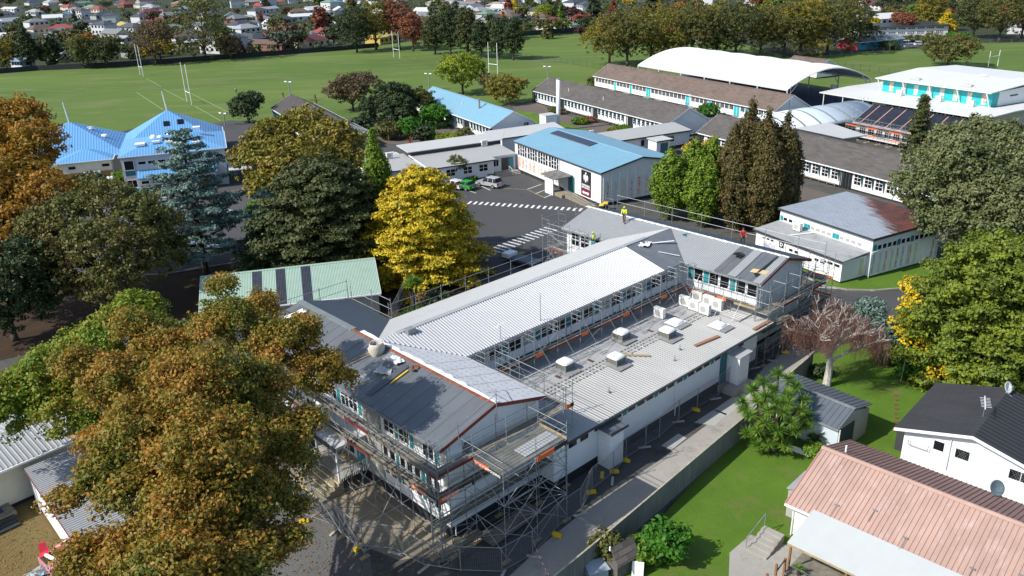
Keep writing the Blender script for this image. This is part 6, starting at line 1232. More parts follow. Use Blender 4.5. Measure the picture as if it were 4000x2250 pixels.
# ================================================================ CARS, CONES, BINS
carglass = glass; tyre = rubber; rim = M('alloy_rim', (.4, .4, .42), .35, .6); taill = M('red_tail_lamp', (.4, .01, .01), .3); headl = M('clear_headlamp', (.7, .7, .7), .2)
def car(label, p, rz, col, L=4.3, H=1.5, Wd=1.75, estate=True, pxz=True):
    loc = at(*p) if pxz else p; t = thing('parked_car', label, 'car', (loc[0], loc[1], .02), R(rz), 'cars parked on the school car park')
    mt = M('car_paint_'+label.split()[0]+str(len(bpy.data.materials)), col, .3, .2, var=.03)
    b = MB(); w = Wd/2; prof = [(-L/2, .35), (-L/2, .8), (-L/2+.1, .95), (-L*.5+(.2 if estate else .9), 1.0), (L*.12+.35, .98), (L/2-.15, .78), (L/2, .62), (L/2, .3)]
    for s in (-1, 1):
        for x, z in prof: b.v.append((x, s*(w-(.05 if z > .9 else 0)-(.08 if abs(x) > L/2-.12 else 0)), z))
    n = len(prof); b.f.append(tuple(range(n))); b.f.append(tuple(n+i for i in reversed(range(n))))
    for i in range(n): b.f.append((i, n+i, n+(i+1) % n, (i+1) % n))
    b.m = [0]*len(b.f); b.build('body', mt, t)
    x0 = -L/2+(.15 if estate else .75); x1 = L*.12+.35; k = MB().hexa([(x0, -w+.06, .97), (x1, -w+.06, .97), (x1, w-.06, .97), (x0, w-.06, .97)], [(x0+.35, -w+.22, H-.06), (x1-.75, -w+.22, H-.06), (x1-.75, w-.22, H-.06), (x0+.35, w-.22, H-.06)]); k.build('windows', carglass, t)
    MB().hexa([(x0+.3, -w+.2, H-.08), (x1-.72, -w+.2, H-.08), (x1-.72, w-.2, H-.08), (x0+.3, w-.2, H-.08)], [(x0+.42, -w+.3, H), (x1-.85, -w+.3, H), (x1-.85, w-.3, H), (x0+.42, w-.3, H)]).build('roof', mt, t)
    for xx in (x0+.75, x0+1.75):
        for s in (-1, 1): MB().hexa([(xx-.05, s*(w-.055)-.005, .98), (xx+.05, s*(w-.055)-.005, .98), (xx+.05, s*(w-.055)+.005, .98), (xx-.05, s*(w-.055)+.005, .98)], [(xx-.05, s*(w-.21)-.005, H-.07), (xx+.05, s*(w-.21)-.005, H-.07), (xx+.05, s*(w-.21)+.005, H-.07), (xx-.05, s*(w-.21)+.005, H-.07)]).build('door_pillar', mt, t)
    for x in (-L*.31, L*.32):
        for s in (-1, 1):
            o = MB().tube((x, s*(w-.2), .32), (x, s*(w+.01), .32), .32, 16).build('wheel', tyre, t); MB().tube((x, s*(w+.005), .32), (x, s*(w+.02), .32), .2, 12).build('rim', rim, o)
    for s in (-1, 1): MB().box(-L/2-.02, -L/2+.1, s*(w-.25)-.12, s*(w-.25)+.12, .7, .95).build('tail_lamp', taill, t); MB().box(L/2-.1, L/2+.01, s*(w-.28)-.14, s*(w-.28)+.14, .55, .68).build('headlight', headl, t); MB().box(x1-.4, x1-.25, s*(w+.06)-.08, s*(w+.06)+.08, .95, 1.08).build('wing_mirror', mt, t)
    MB().box(-L/2-.03, -L/2-.005, -.22, .22, .5, .62).build('number_plate', whitetrim, t)
    MB().box(-L/2-.06, -L/2+.1, -w+.12, w-.12, .32, .5).build('bumper', mt, t)
    return t
car('silver estate four-wheel drive parked in front of the administration steps', (1912, 728), 140, (.42, .44, .46), 4.6, 1.68, 1.82); car('bright green hatchback parked beside the silver car', (1812, 738), 140, (.03, .32, .05), 3.9, 1.5); car('white car partly hidden behind the golden conifer', (1768, 735), 140, (.7, .7, .7), 4.4, 1.5)
car('white car beside the brick corner, half behind the blue cedar', (640, 780), 115, (.65, .67, .68), 4.2, 1.45); car('dark blue small car just above the olive oak', (503, 790), 110, (.012, .02, .1), 3.8, 1.5); car('white car seen through the lower cedar branches', (790, 985), 10, (.65, .66, .68), 4.5, 1.45)
car('silver car seen through the right side of the cedar', (850, 850), 10, (.5, .52, .55), 4.4, 1.5); car('white car parked far right beside the grey-roofed hut', (3595, 178), 5, (.65, .65, .65), 4.6, 1.6); car('silver van at the far right hut', (3548, 178), 5, (.5, .52, .54), 4.8, 1.9); car('grey car in front of the far right hut', (3555, 187), 5, (.2, .24, .28), 4.4, 1.4)
car('dark car behind the block D, under the big tree', (3750, 1000), 60, (.09, .035, .02), 4.4, 1.45)
# trailer-like stack of pale sheets behind the long wing
q = at(2040, 1035); tt = thing('parked_trailer', 'flat trailer with stacked sheets and a white box, behind the long wing', 'trailer', q, R(-42)); MB().box(-2.6, 2.6, -.95, .95, .55, .7).build('bed', trim, tt); MB().box(-2.6, -1.4, -.8, .8, .71, 1.25).build('box', whitetrim, tt)
for i in range(7): MB().box(-1.2, 2.5, -.9+i*.26, -.74+i*.26, .71, .95).build('sheet_stack', M('blue_grey_sheets', (.12, .15, .19), .4, .3) if 'blue_grey_sheets' not in bpy.data.materials else bpy.data.materials['blue_grey_sheets'], tt)
for s in (-1, 1): MB().tube((.1, s*.96, .35), (.1, s*1.1, .35), .33, 14).build('wheel', rubber, tt)
conem = M('orange_cone', (.85, .1, .02), .6)
for (p, lab) in (((391, 748), 'orange traffic cone at the left of the group'), ((398, 750), 'orange traffic cone standing behind another'), ((407, 756), 'orange traffic cone in the middle of the group'), ((431, 766), 'orange traffic cone apart on the right')):
    q = at(*p); t = thing('traffic_cone', lab, 'traffic cone', q, .3, 'orange traffic cones'); MB().box(-.3, .3, -.3, .3, 0, .06).build('base', conem, t); MB().tube((0, 0, .06), (0, 0, 1.1), .2, 12, 0, .04).build('cone', conem, t)
q = at(437, 732); t = thing('ticket_post', 'blue and white post beside the parking bays', 'post', q); MB().box(-.35, .35, -.25, .25, 0, 1.5).build('body', M('navy_panel', (.03, .07, .16), .5), t); MB().box(-.4, .4, -.3, .3, 1.5, 1.9).build('head', whitetrim, t)
for i, (p, lab) in enumerate((((2350, 830), 'black wheelie bin with yellow lid by the hall corner, left one'), ((2366, 822), 'black wheelie bin with yellow lid by the hall corner, right one'))):
    q = at(*p); t = thing('wheelie_bin', lab, 'wheelie bin', q, R(-20), 'yellow-lidded wheelie bins'); MB().hexa([(-.25, -.28, .05), (.25, -.28, .05), (.25, .28, .05), (-.25, .28, .05)], [(-.32, -.36, 1.1), (.32, -.36, 1.1), (.32, .36, 1.1), (-.32, .36, 1.1)]).build('body', rubber, t); MB().hexa([(-.36, -.42, 1.1), (.36, -.42, 1.1), (.36, .42, 1.1), (-.36, .42, 1.1)], [(-.3, -.3, 1.22), (.3, -.3, 1.22), (.3, .38, 1.26), (-.3, .38, 1.26)]).build('lid', yellow, t)
# ================================================================ RUBBISH BY THE HUT
redp = M('red_plastic', (.7, .03, .07), .4); pinkp = M('faded_pink_plastic', (.55, .22, .26), .5)
q = at(178, 2178, .55); t = thing('plastic_chair', 'red plastic chair shell lying on the rubbish heap', 'chair', q, R(30)); MB().slab([(-.25, -.25, .3), (.25, -.25, .3), (.25, .25, .32), (-.25, .25, .32)], .05).build('seat', redp, t); MB().hexa([(-.25, .22, .3), (.25, .22, .3), (.25, .28, .3), (-.25, .28, .3)], [(-.2, .42, .85), (.2, .42, .85), (.2, .46, .85), (-.2, .46, .85)]).build('backrest', redp, t)
q = at(205, 2215); t = thing('ride_on_toy', 'faded pink plastic playhouse pieces piled with black bags', 'toy', q, R(-40)); MB().box(-.9, .9, -.4, .4, 0, .55).build('tub', pinkp, t); MB().hexa([(-.8, -.35, .56), (.3, -.35, .56), (.3, .35, .56), (-.8, .35, .56)], [(-.6, -.25, .72), (.2, -.25, .78), (.2, .25, .7), (-.6, .25, .74)]).build('bag', rubber, t); MB().tube((-.3, -.1, .85), (.5, .1, .8), .12, 8).build('roll', whitetrim, t)
q = at(245, 2170); loose('toy_slide', 'faded pink slide piece beside the hut wall', 'toy', MB().hexa([(-.5, -.3, 0), (.5, -.3, 0), (.5, .3, 0), (-.5, .3, 0)], [(-.4, -.2, .7), (.1, -.2, .9), (.1, .2, .9), (-.4, .2, .7)]).box(.5, .56, -.3, .3, 0, .6), pinkp, q, R(20))
q = at(160, 2240); loose('folded_tarpaulin', 'grey-blue crumpled tarpaulin on the dry ground', 'tarpaulin', crumple(6, 6, 1.5, .9, .3, 12), M('grey_blue_tarp', (.25, .32, .36), .5, var=.2), q, R(25)); loose('log', 'pale log lying across the tarpaulin', 'log', MB().tube((-.9, -.3, .15), (.6, .5, .2), .09, 8), timber, q, R(5))
# little tiled well-house with creeper at the bottom
q = at(2425, 2225); wh = thing('garden_shelter', 'small steep tiled garden shelter overgrown with creeper', 'garden shelter', q, R(35)); MB().hexa([(-.75, -.5, 0), (.75, -.5, 0), (.75, .5, 0), (-.75, .5, 0)], [(-.7, -.45, 1.2), (.7, -.45, 1.2), (.7, .45, 1.2), (-.7, .45, 1.2)]).build('frame', M('lattice', (.12, .11, .1), .8, var=.3, vs=9), wh)
mt = tiles('mossy_old_tiles', (.13, .105, .09), .22, .5); MB().slab([(-.9, -.7, 1.1), (.9, -.7, 1.1), (.9, 0, 2.1), (-.9, 0, 2.1)], .06).build('roof', mt, wh); MB().slab([(-.9, 0, 2.1), (.9, 0, 2.1), (.9, .7, 1.1), (-.9, .7, 1.1)], .06).build('roof', mt, wh); MB().box(-.95, -.9, -.05, .05, 1.9, 2.2).build('finial', whitetrim, wh)
q = at(2490, 2235, .4); loose('garden_board', 'white board with blue plate-like rounds leaning by the lawn corner', 'board', MB().hexa([(-.35, 0, 0), (.35, 0, 0), (.35, .04, 0), (-.35, .04, 0)], [(-.35, .3, .9), (.35, .3, .9), (.35, .34, .9), (-.35, .34, .9)]), whitetrim, (q.x, q.y, .02), R(-15))
q = at(2330, 2245); loose('metal_box', 'pale blue metal lid below the creeper', 'lid', MB().slab([(-.7, -.5, .6), (.7, -.5, .6), (.6, .5, .75), (-.6, .5, .75)], .05).box(-.6, .6, -.4, .4, 0, .55), M('pale_blue_lid', (.4, .47, .55), .4, .2), (q.x, q.y, 0), R(20))
# ================================================================ PEOPLE
skinm = M('skin', (.32, .18, .12), .6); hiv = M('hi_vis_yellow', (.62, .85, .02), .7); hairm = M('dark_hair', (.02, .015, .012), .8)
def skinned(name, verts, edges, rad, mat, parent, sub=2):
    me = bpy.data.meshes.new(name); me.from_pydata([tuple(v) for v in verts], edges, []); me.materials.append(mat); o = bpy.data.objects.new(name, me); C.objects.link(o); o.parent = parent
    o.modifiers.new('skin', 'SKIN')
    if not me.skin_vertices: return o
    for i, r in enumerate(rad): s = me.skin_vertices[0].data[i]; s.radius = (r, r); s.use_root = (i == 0)
    if sub: ss = o.modifiers.new('sub', 'SUBSURF'); ss.levels = sub; ss.render_levels = sub
    for p in me.polygons: p.use_smooth = True
    return o
def person(label, loc, rz, top, legs, lean=0.0, kneel=False, arms=None, head=None, h=1.75, stride=.12, group=None):
    t = thing('person', label, 'person', loc, rz, group); s = h/1.75; y = lambda z: lean*(z-.9)*(1 if z > .9 else 0)
    hip = .92*s if not kneel else .55*s; dz = hip-.92*s; k = lambda x, z, q=0: (x*s, (q+y(z))*s, z*s+dz)
    feet = [(-.11*s, stride*s, .08), (.11*s, -stride*s, .08)]
    arms = arms or [((-.26, 1.12, .12), (-.22, .95, .36)), ((.26, 1.12, .12), (.22, .95, .36))]
    V = [k(0, .92), k(0, 1.2), k(0, 1.42), k(0, 1.52), k(-.2, 1.42), k(.2, 1.42), k(-.1, .88), k(.1, .88)]; E = [(0, 1), (1, 2), (2, 3), (2, 4), (2, 5), (0, 6), (0, 7)]; Rr = [.12, .13, .12, .055, .065, .065, .09, .09]
    for i, sgn in enumerate((-1, 1)):
        el, ha = arms[i]; n = len(V); V += [k(el[0], el[1], el[2]), k(ha[0], ha[1], ha[2])]; E += [(4+i, n), (n, n+1)]; Rr += [.045, .032]
        for f in range(5): nn = len(V); V.append(k(ha[0]+(f-2)*.018, ha[1]-.05-.01*(2-abs(f-2)), ha[2]+.06)); E.append((n+1, nn)); Rr.append(.011)
    for i, f in enumerate(feet):
        n = len(V); kn = ((-.12 if i == 0 else .12)*s, (f[1]*.5+(.25 if kneel else .08*(1 if f[1] > 0 else .3)))*s if not kneel else .3*s, (.3 if kneel else .5)*s); V += [kn, f, (f[0], f[1]+.17*s, .04)]; E += [(6+i, n), (n, n+1), (n+1, n+2)]; Rr += [.062, .042, .04]
    skinned('body', V, E, [r*s for r in Rr], skinm, t, 1)
    hd = MB(); hc = k(0, 1.65); n = 10   # head with brow, nose, ears
    for j in range(7):
        a = math.pi*j/6
        for i in range(n): b_ = 2*math.pi*i/n; rx, ry = .078*math.sin(a), .098*math.sin(a); bump = .018 if (j == 3 and abs(b_-math.pi/2) < .4) else 0; hd.v.append((hc[0]+rx*math.cos(b_), hc[1]+(ry+bump)*math.sin(b_), hc[2]+.12*math.cos(a)))
    for j in range(6):
        for i in range(n): hd.f.append((j*n+i, (j+1)*n+i, (j+1)*n+(i+1) % n, j*n+(i+1) % n)); hd.m.append(0)
    hd.box(hc[0]-.09, hc[0]-.07, hc[1]-.02, hc[1]+.02, hc[2]-.03, hc[2]+.03).box(hc[0]+.07, hc[0]+.09, hc[1]-.02, hc[1]+.02, hc[2]-.03, hc[2]+.03); hd.build('head', skinm, t, True)
    for x in (-.03, .03): MB().box(hc[0]+x-.01, hc[0]+x+.01, hc[1]+.085, hc[1]+.1, hc[2]+.0, hc[2]+.012).build('eye', rubber, t)
    MB().dome((hc[0], hc[1]-.015, hc[2]+.02), .098, .118, .13, 0, 12, 4).build('hair' if head is None else 'hood', head or hairm, t, True)
    JV = [k(0, .95), k(0, 1.2), k(0, 1.43), k(-.2, 1.43), k(.2, 1.43)]; JE = [(0, 1), (1, 2), (2, 3), (2, 4)]; JR = [.145, .155, .135, .085, .085]
    for i in range(2): el, ha = arms[i]; n = len(JV); JV += [k(*el[:2], el[2]), k(el[0]*.4+ha[0]*.6, el[1]*.4+ha[1]*.6, el[2]*.4+ha[2]*.6)]; JE += [(3+i, n), (n, n+1)]; JR += [.07, .055]
    skinned('jacket', JV, JE, [r*s for r in JR], top, t, 1)
    TV = [k(0, .95), k(-.1, .86), k(.1, .86)]; TE = [(0, 1), (0, 2)]; TR = [.135, .11, .11]
    for i, f in enumerate(feet): n = len(TV); kn = ((-.12 if i == 0 else .12)*s, (f[1]*.5+.08*(1 if f[1] > 0 else .3))*s if not kneel else .3*s, (.3 if kneel else .5)*s); TV += [kn, (f[0], f[1], .14)]; TE += [(1+i, n), (n, n+1)]; TR += [.085, .07]
    skinned('trousers', TV, TE, [r*s for r in TR], legs, t, 1)
    for f in feet: MB().hexa([(f[0]-.055, f[1]-.1, 0), (f[0]+.055, f[1]-.1, 0), (f[0]+.055, f[1]+.2, 0), (f[0]-.055, f[1]+.2, 0)], [(f[0]-.05, f[1]-.09, .12), (f[0]+.05, f[1]-.09, .12), (f[0]+.045, f[1]+.17, .06), (f[0]-.045, f[1]+.17, .06)]).build('boot', rubber, t)
    return t
brownt = M('brown_work_trousers', (.1, .05, .035), .8); darkt = M('dark_trousers', (.02, .02, .022), .8); redt = M('red_shirt', (.5, .02, .02), .8); blackv = M('dark_shirt', (.03, .03, .035), .8)
person('roof worker in hooded hi-vis yellow top and brown trousers, walking on the far roof', mw(39.9, 18.4, g3(39.9, 0)+.04), R(160), hiv, brownt, .15, head=hiv, stride=.22)
person('roof worker in yellow top bending over the gutter by the dark windows', mw(36.0, 18.9, 6.3), R(60), hiv, darkt, .55, head=M('yellow_helmet', (.75, .6, .02), .4), h=1.65)
person('roof worker in red shirt and dark trousers standing at the far ridge', mw(41.6, 5.2, g3(41.6, 0)+.04), R(185), redt, darkt, .06, h=1.72)
person('person in pale top walking on the left playing field', at(924, 364), R(30), M('pale_blue_shirt', (.45, .5, .6), .8), darkt); person('person in red top on the field behind the near-black roof', at(1237, 408), R(80), redt, darkt)
person('person in dark clothing near the edge of the field, left of the near-black roof', at(1108, 384), R(80), blackv, redt); person('person standing on the field edge left of block H', at(2058, 345), R(10), M('brown_top', (.3, .12, .05), .8), darkt); person('person in black beside the one in red on the field', at(1233, 392), R(80), blackv, darkt)
# ================================================================ VEGETATION
def quads(name, cen, nrm, size, asp, mats, rng, mi=None, rot=None, droop=None):
    """leaf cards: one quad per leaf at cen with normal nrm; size (n,), asp = length / width"""
    n = len(cen); nrm = nrm/np.maximum(np.linalg.norm(nrm, axis=1, keepdims=True), 1e-6)
    r = rng.normal(size=(n, 3)) if rot is None else rot; t = np.cross(nrm, r); t /= np.maximum(np.linalg.norm(t, axis=1, keepdims=True), 1e-6); bt = np.cross(nrm, t)
    s = size[:, None]*.5; a = t*s*asp; b_ = bt*s
    v = np.stack([cen-a, cen-b_*.9+a*.1, cen+a, cen+b_*.9-a*.1], 1).reshape(-1, 3)
    me = bpy.data.meshes.new(name); me.vertices.add(4*n); me.vertices.foreach_set('co', v.astype(np.float32).ravel())
    me.loops.add(4*n); me.loops.foreach_set('vertex_index', np.arange(4*n, dtype=np.int32)); me.polygons.add(n)
    me.polygons.foreach_set('loop_start', np.arange(0, 4*n, 4, dtype=np.int32)); me.polygons.foreach_set('loop_total', np.full(n, 4, dtype=np.int32))
    for m in mats: me.materials.append(m)
    if mi is not None: me.polygons.foreach_set('material_index', mi.astype(np.int32))
    me.update(calc_edges=True); return me
def clump_crown(name, blobs, mat, rng, clumps, per, cr, leaf, flat=.7, asp=1.5, hollow=.62, up=.5, rnd=.8, inner=.12):
    """blobs: (x, y, z, rx, ry, rz). Leaf clumps are spread over the outer shell of every blob (few inside), each a flattened tuft"""
    B = np.array(blobs, float); vol = (B[:, 3]*B[:, 4]+B[:, 4]*B[:, 5]+B[:, 3]*B[:, 5]); k = rng.choice(len(B), clumps, p=vol/vol.sum())
    d = rng.normal(size=(clumps, 3)); d /= np.linalg.norm(d, axis=1, keepdims=True); d[:, 2] = np.where(rng.random(clumps) < .6, np.abs(d[:, 2]), d[:, 2])
    rad = np.where(rng.random(clumps) < inner, rng.uniform(.2, hollow, clumps), rng.uniform(hollow+.18, 1.03, clumps))
    rad *= 1+.14*np.sin(d[:, 0]*7+k*2.1)*np.cos(d[:, 2]*6+k)+.1*np.sin(d[:, 1]*11+k)
    c = B[k, :3]+d*rad[:, None]*B[k, 3:6]
    keep = np.ones(clumps, bool)     # drop clumps buried deep inside another blob
    for j in range(len(B)): q = (c-B[j, :3])/B[j, 3:6]; keep &= ~(((q**2).sum(1) < .3) & (k != j))
    c = c[keep]; d = d[keep]; m = len(c); sz = rng.uniform(.6, 1.35, m)*cr
    idx = np.repeat(np.arange(m), per); o = rng.normal(size=(m*per, 3)); o /= np.linalg.norm(o, axis=1, keepdims=True); o *= (rng.random((m*per, 1))**.45)
    p = c[idx]+o*sz[idx][:, None]*np.array([1, 1, flat]); nr = o*.9+d[idx]*.5+np.array([0, 0, up])+rng.normal(size=(m*per, 3))*rnd
    return quads(name, p, nr, rng.uniform(.65, 1.3, m*per)*leaf, asp, [mat], rng), c
def limbs(t, pts, base_r, H0, rng, mat, n=10, trunk=None, rel=True, name='trunk'):
    b = MB(); th = H0; lean = rng.uniform(-.25, .25, 2); top = Vector((lean[0], lean[1], th)); tr = base_r
    b.path([(0, 0, -.1), (lean[0]*.3, lean[1]*.3, th*.3), (lean[0]*.7, lean[1]*.7, th*.7), tuple(top)], [tr*1.35, tr, tr*.85, tr*.7], 8)
    if len(pts):
        for q in pts[rng.choice(len(pts), min(n, len(pts)), replace=False)]:
            q = Vector(q)*.94; f = rng.uniform(.45, 1); s = Vector((top.x*f, top.y*f, th*f)); m = s.lerp(q, .5)+Vector((rng.uniform(-.3, .3), rng.uniform(-.3, .3), rng.uniform(.1, .6))); r = tr*rng.uniform(.28, .5); b.path([s, m, q], [r, r*.6, r*.18], 5)
            for w in range(2): e = m.lerp(q, .5)+Vector(rng.normal(size=3))*.7; b.path([m.lerp(q, .3), e], [r*.3, r*.1], 4)
    return b.build(name, mat, t, True)
LM = {}
def lm(key):
    P = {'oak': ([(.09, .13, .02), (.15, .16, .025), (.24, .18, .03), (.36, .19, .03), (.4, .16, .04)], .28, .3), 'maple': ([(.1, .18, .02), (.16, .24, .025), (.25, .25, .03), (.32, .2, .03)], .25, .3),
         'orange': ([(.16, .14, .02), (.28, .17, .025), (.38, .19, .025), (.26, .11, .03)], .15, .3), 'dkoak': ([(.06, .08, .022), (.1, .115, .03), (.15, .14, .04), (.16, .11, .045)], .2, .25), 'gold': ([(.12, .15, .012), (.36, .29, .015), (.54, .39, .018), (.62, .45, .03)], .6, .12),
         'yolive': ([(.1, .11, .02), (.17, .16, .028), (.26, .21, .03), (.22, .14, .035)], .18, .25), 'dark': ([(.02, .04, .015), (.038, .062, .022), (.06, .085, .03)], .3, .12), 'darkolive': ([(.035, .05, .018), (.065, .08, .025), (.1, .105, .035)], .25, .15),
         'bright': ([(.06, .13, .012), (.11, .2, .015), (.17, .27, .025)], .4, .25), 'lime': ([(.1, .15, .015), (.2, .26, .025), (.34, .36, .035)], .2, .3), 'blue': ([(.06, .11, .09), (.11, .18, .15), (.18, .26, .22)], .4, .1), 'browncyp': ([(.04, .042, .012), (.07, .066, .018), (.1, .08, .024), (.11, .058, .026)], .35, .1),
         'greencyp': ([(.06, .11, .012), (.12, .2, .015), (.18, .25, .025)], .4, .15), 'brown': ([(.09, .07, .035), (.14, .1, .055), (.18, .12, .065)], .2, .2), 'bigR': ([(.07, .09, .035), (.12, .14, .055), (.19, .2, .09)], .2, .15), 'conR': ([(.06, .09, .012), (.11, .15, .016), (.19, .23, .02)], .3, .12),
         'red': ([(.2, .06, .035), (.28, .1, .055), (.22, .13, .08)], .2, .25), 'weep': ([(.2, .1, .06), (.3, .15, .09), (.3, .19, .07)], .3, .2), 'blade': ([(.05, .12, .015), (.11, .22, .02), (.24, .32, .06)], .3, .2), 'bright2': ([(.025, .1, .012), (.055, .17, .015), (.11, .27, .025)], .5, .3),
         'fargen': ([(.9, .9, .9), (1.35, 1.35, 1.3), (1.9, 1.8, 1.6)], .25, .2)}
    if key not in LM: c, p, tr = P[key]; LM[key] = leafmat('leaves_'+key, c, p, tr, key == 'fargen')
    return LM[key]
def tree(name, label, cat, base, blobs, key, clumps, per, cr, leaf, tr=.35, th=None, n=12, seed=1, tm=None, group=None, **kw):
    """blobs in metres relative to the base"""
    rng = np.random.default_rng(seed); t = thing(name, label, cat, (base[0], base[1], 0), 0, group); me, c = clump_crown('crown', blobs, lm(key), rng, clumps, per, cr, leaf, **kw)
    link('crown', me, t); limbs(t, c, tr, th or min(b[2] for b in blobs), rng, tm or bark, n); return t
def pb(base, px, py, z, r, rz=None, ry=None):     # a crown lobe given by where its centre stands in the photo and its real height
    q = at(px, py, z); return (q.x-base[0], q.y-base[1], z, r, ry or r, rz or r*.8)
# 1 the huge foreground oak
B0 = Vector((-15.6, 36.2, 0)); 
tree('oak_tree', 'huge autumn oak in the foreground, green, gold and rust leaves, hiding the near wing', 'tree', B0, [pb(B0, *q) for q in ((880, 1270, 14.5, 2.0), (650, 1370, 12, 2.2), (1090, 1350, 13.5, 2.0), (480, 1500, 13, 2.1), (770, 1520, 15.5, 2.5), (1010, 1530, 14.3, 1.9), (1240, 1450, 12, 1.6), (560, 1700, 14.5, 2.2), (820, 1760, 15, 2.3), (1080, 1720, 13, 1.7), (400, 1850, 13.5, 1.1), (520, 1930, 13, 1.5), (740, 1980, 13.5, 2.0), (960, 1960, 12.5, 1.8), (330, 2190, 12.5, 1.2), (480, 2170, 12.5, 1.3), (680, 2220, 13, 1.8), (920, 2210, 12, 1.7), (1350, 1470, 11.5, .7), (870, 1120, 16, .9), (1080, 1900, 12, 1.1), (300, 1420, 12.5, 1.3), (1100, 2110, 11.5, 1.0), (1010, 1200, 12.8, 1.3), (1170, 1300, 13.8, 1.3), (520, 1270, 13.5, 1.3), (1210, 1640, 13.5, .7), (1180, 1790, 13, .6), (250, 1960, 13, .7), (1170, 1980, 12, .5), (380, 1730, 13.5, .9))],
     'oak', 3000, 60, .55, .13, .42, 7.0, 70, 11, hollow=.5, inner=.1, rnd=.9)
B1 = at(260, 1620)
tree('maple_tree', 'lime-green and yellow leafy tree at the left edge, in front of the huts', 'tree', B1, [pb(B1, *q) for q in ((330, 1390, 10, 2.3), (180, 1480, 9, 2.3), (60, 1560, 8, 2.2), (420, 1330, 11.5, 2.1), (250, 1600, 7.5, 2.2), (-60, 1620, 8, 2.4), (380, 1650, 6.5, 1.7), (520, 1250, 12, 2.2), (420, 1480, 8.5, 2.4))], 'maple', 1250, 44, .6, .17, .28, 3.5, 16, 12)
# 2 left background of the foreground
B2 = at(95, 1180)
tree('oak_tree', 'tall orange-topped autumn tree filling the upper left edge', 'tree', B2, [pb(B2, *q) for q in ((60, 470, 17, 3.6), (140, 560, 16, 3.2), (-60, 560, 16, 3.5), (40, 700, 13, 4), (170, 760, 12, 3.0), (-90, 780, 12, 4), (60, 900, 9, 3.8), (-70, 1010, 7, 3.6), (170, 980, 7, 2.6), (120, 620, 14, 3))], 'orange', 1500, 26, .75, .3, .5, 5, 26, 13)
B3 = at(420, 1180)
tree('oak_tree', 'thinning olive-brown oak in the middle left, bare twigs showing below', 'tree', B3, [pb(B3, *q) for q in ((300, 830, 11, 2.8), (430, 790, 12, 2.9), (560, 840, 11, 2.6), (240, 960, 8.5, 2.8), (390, 950, 9.5, 3.2), (540, 960, 8.5, 2.8), (640, 880, 9, 2.2), (300, 1060, 6, 2.4), (470, 1070, 6.5, 2.5), (610, 1030, 6.5, 2.0), (180, 880, 10, 2.6), (330, 740, 11, 2.2), (660, 980, 6, 2.2), (200, 1120, 4.5, 2.4), (400, 1130, 4, 2.6))], 'dkoak', 1700, 24, .62, .24, .35, 4, 34, 14, inner=.2)
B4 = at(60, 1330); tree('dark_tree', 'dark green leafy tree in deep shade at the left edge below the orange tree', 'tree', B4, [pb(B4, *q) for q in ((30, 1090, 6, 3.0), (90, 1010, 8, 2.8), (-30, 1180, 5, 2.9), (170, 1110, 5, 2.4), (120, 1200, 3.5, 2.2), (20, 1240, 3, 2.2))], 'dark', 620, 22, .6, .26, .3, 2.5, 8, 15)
# 3 conifers in layers
def layered(name, label, base, H, Rm, key, seed, nb=70, tiers=1.0, leaf=.28, tuft=.55, per=26, low=.12, droop=.15, top=.05, shape=.8, tm=None, lean=(0, 0), len2=1.0, sx=1.0, dense=1.0, upt=.9):
    rng = np.random.default_rng(seed); t = thing(name, label, 'tree', (base[0], base[1], 0)); C_, D_ = [], []; b = MB(); b.path([(0, 0, -.1), (0, 0, H*.5), (0, 0, H*.97)], [.34*H/14, .22*H/14, .03], 7)
    for i in range(nb):
        f = ((i+.5)/nb)**.85; z = H*(low+(1-low)*f); r = Rm*((1-f)**shape+top)*rng.uniform(.72, 1.12); a = i*2.399+rng.uniform(-.3, .3); e = Vector((math.cos(a)*r*sx, math.sin(a)*r, z-droop*r+rng.uniform(-.2, .2))); s = Vector((0, 0, z-.1*r))
        b.tube(s, e, .07*H/14, 4, 0, .02); k = max(2, int(r/(tuft*.75)*dense))
        for j in range(k):
            g = (j+1)/k
            if g < .3 and k > 3: continue
            p = s.lerp(e, g); w = (1-g)*.5+.25
            for side in (-1, 0, 1):
                if side and rng.random() < .25: continue
                q = p+Vector((-math.sin(a), math.cos(a), 0))*side*w*r*.38*len2+Vector(rng.normal(size=3))*.12; C_.append(tuple(q)); D_.append((math.cos(a)*.4, math.sin(a)*.4, upt))
    C_ = np.array(C_); D_ = np.array(D_); idx = np.repeat(np.arange(len(C_)), per); o = rng.normal(size=(len(idx), 3)); o /= np.linalg.norm(o, axis=1, keepdims=True); o *= rng.random((len(idx), 1))**.5
    p = C_[idx]+o*tuft*np.array([1, 1, .38]); nr = D_[idx]+o*.7+rng.normal(size=o.shape)*.55; link('crown', quads('crown', p, nr, rng.uniform(.6, 1.3, len(p))*leaf, 1.6, [lm(key)], rng), t); b.build('trunk', tm or bark, t); return t
layered('golden_conifer', 'big golden-yellow conifer beside the crossing, brightest tree in the photo', at(1665, 1075), 13.0, 7.2, 'gold', 21, 230, leaf=.22, tuft=.62, per=24, low=.09, shape=.5, top=.12, upt=.7)
layered('blue_cedar', 'blue-grey cedar with open tiered branches in front of the two-storey block', at(805, 1065), 17.6, 7.6, 'blue', 22, 56, leaf=.24, tuft=.62, per=24, low=.2, droop=.02, shape=.62, top=.05)
layered('blue_cedar', 'small dark blue-grey cedar leaning right of the larger one', at(1080, 1030), 9.5, 4.2, 'blue', 23, 34, leaf=.24, tuft=.55, per=20, low=.15, droop=0, shape=.6)
layered('dark_conifer', 'broad dark green conifer behind the green-roofed shed, left of the cypresses', at(1290, 1060), 14.0, 8.4, 'darkolive', 24, 190, leaf=.26, tuft=.7, per=22, low=.06, shape=.45, top=.2)
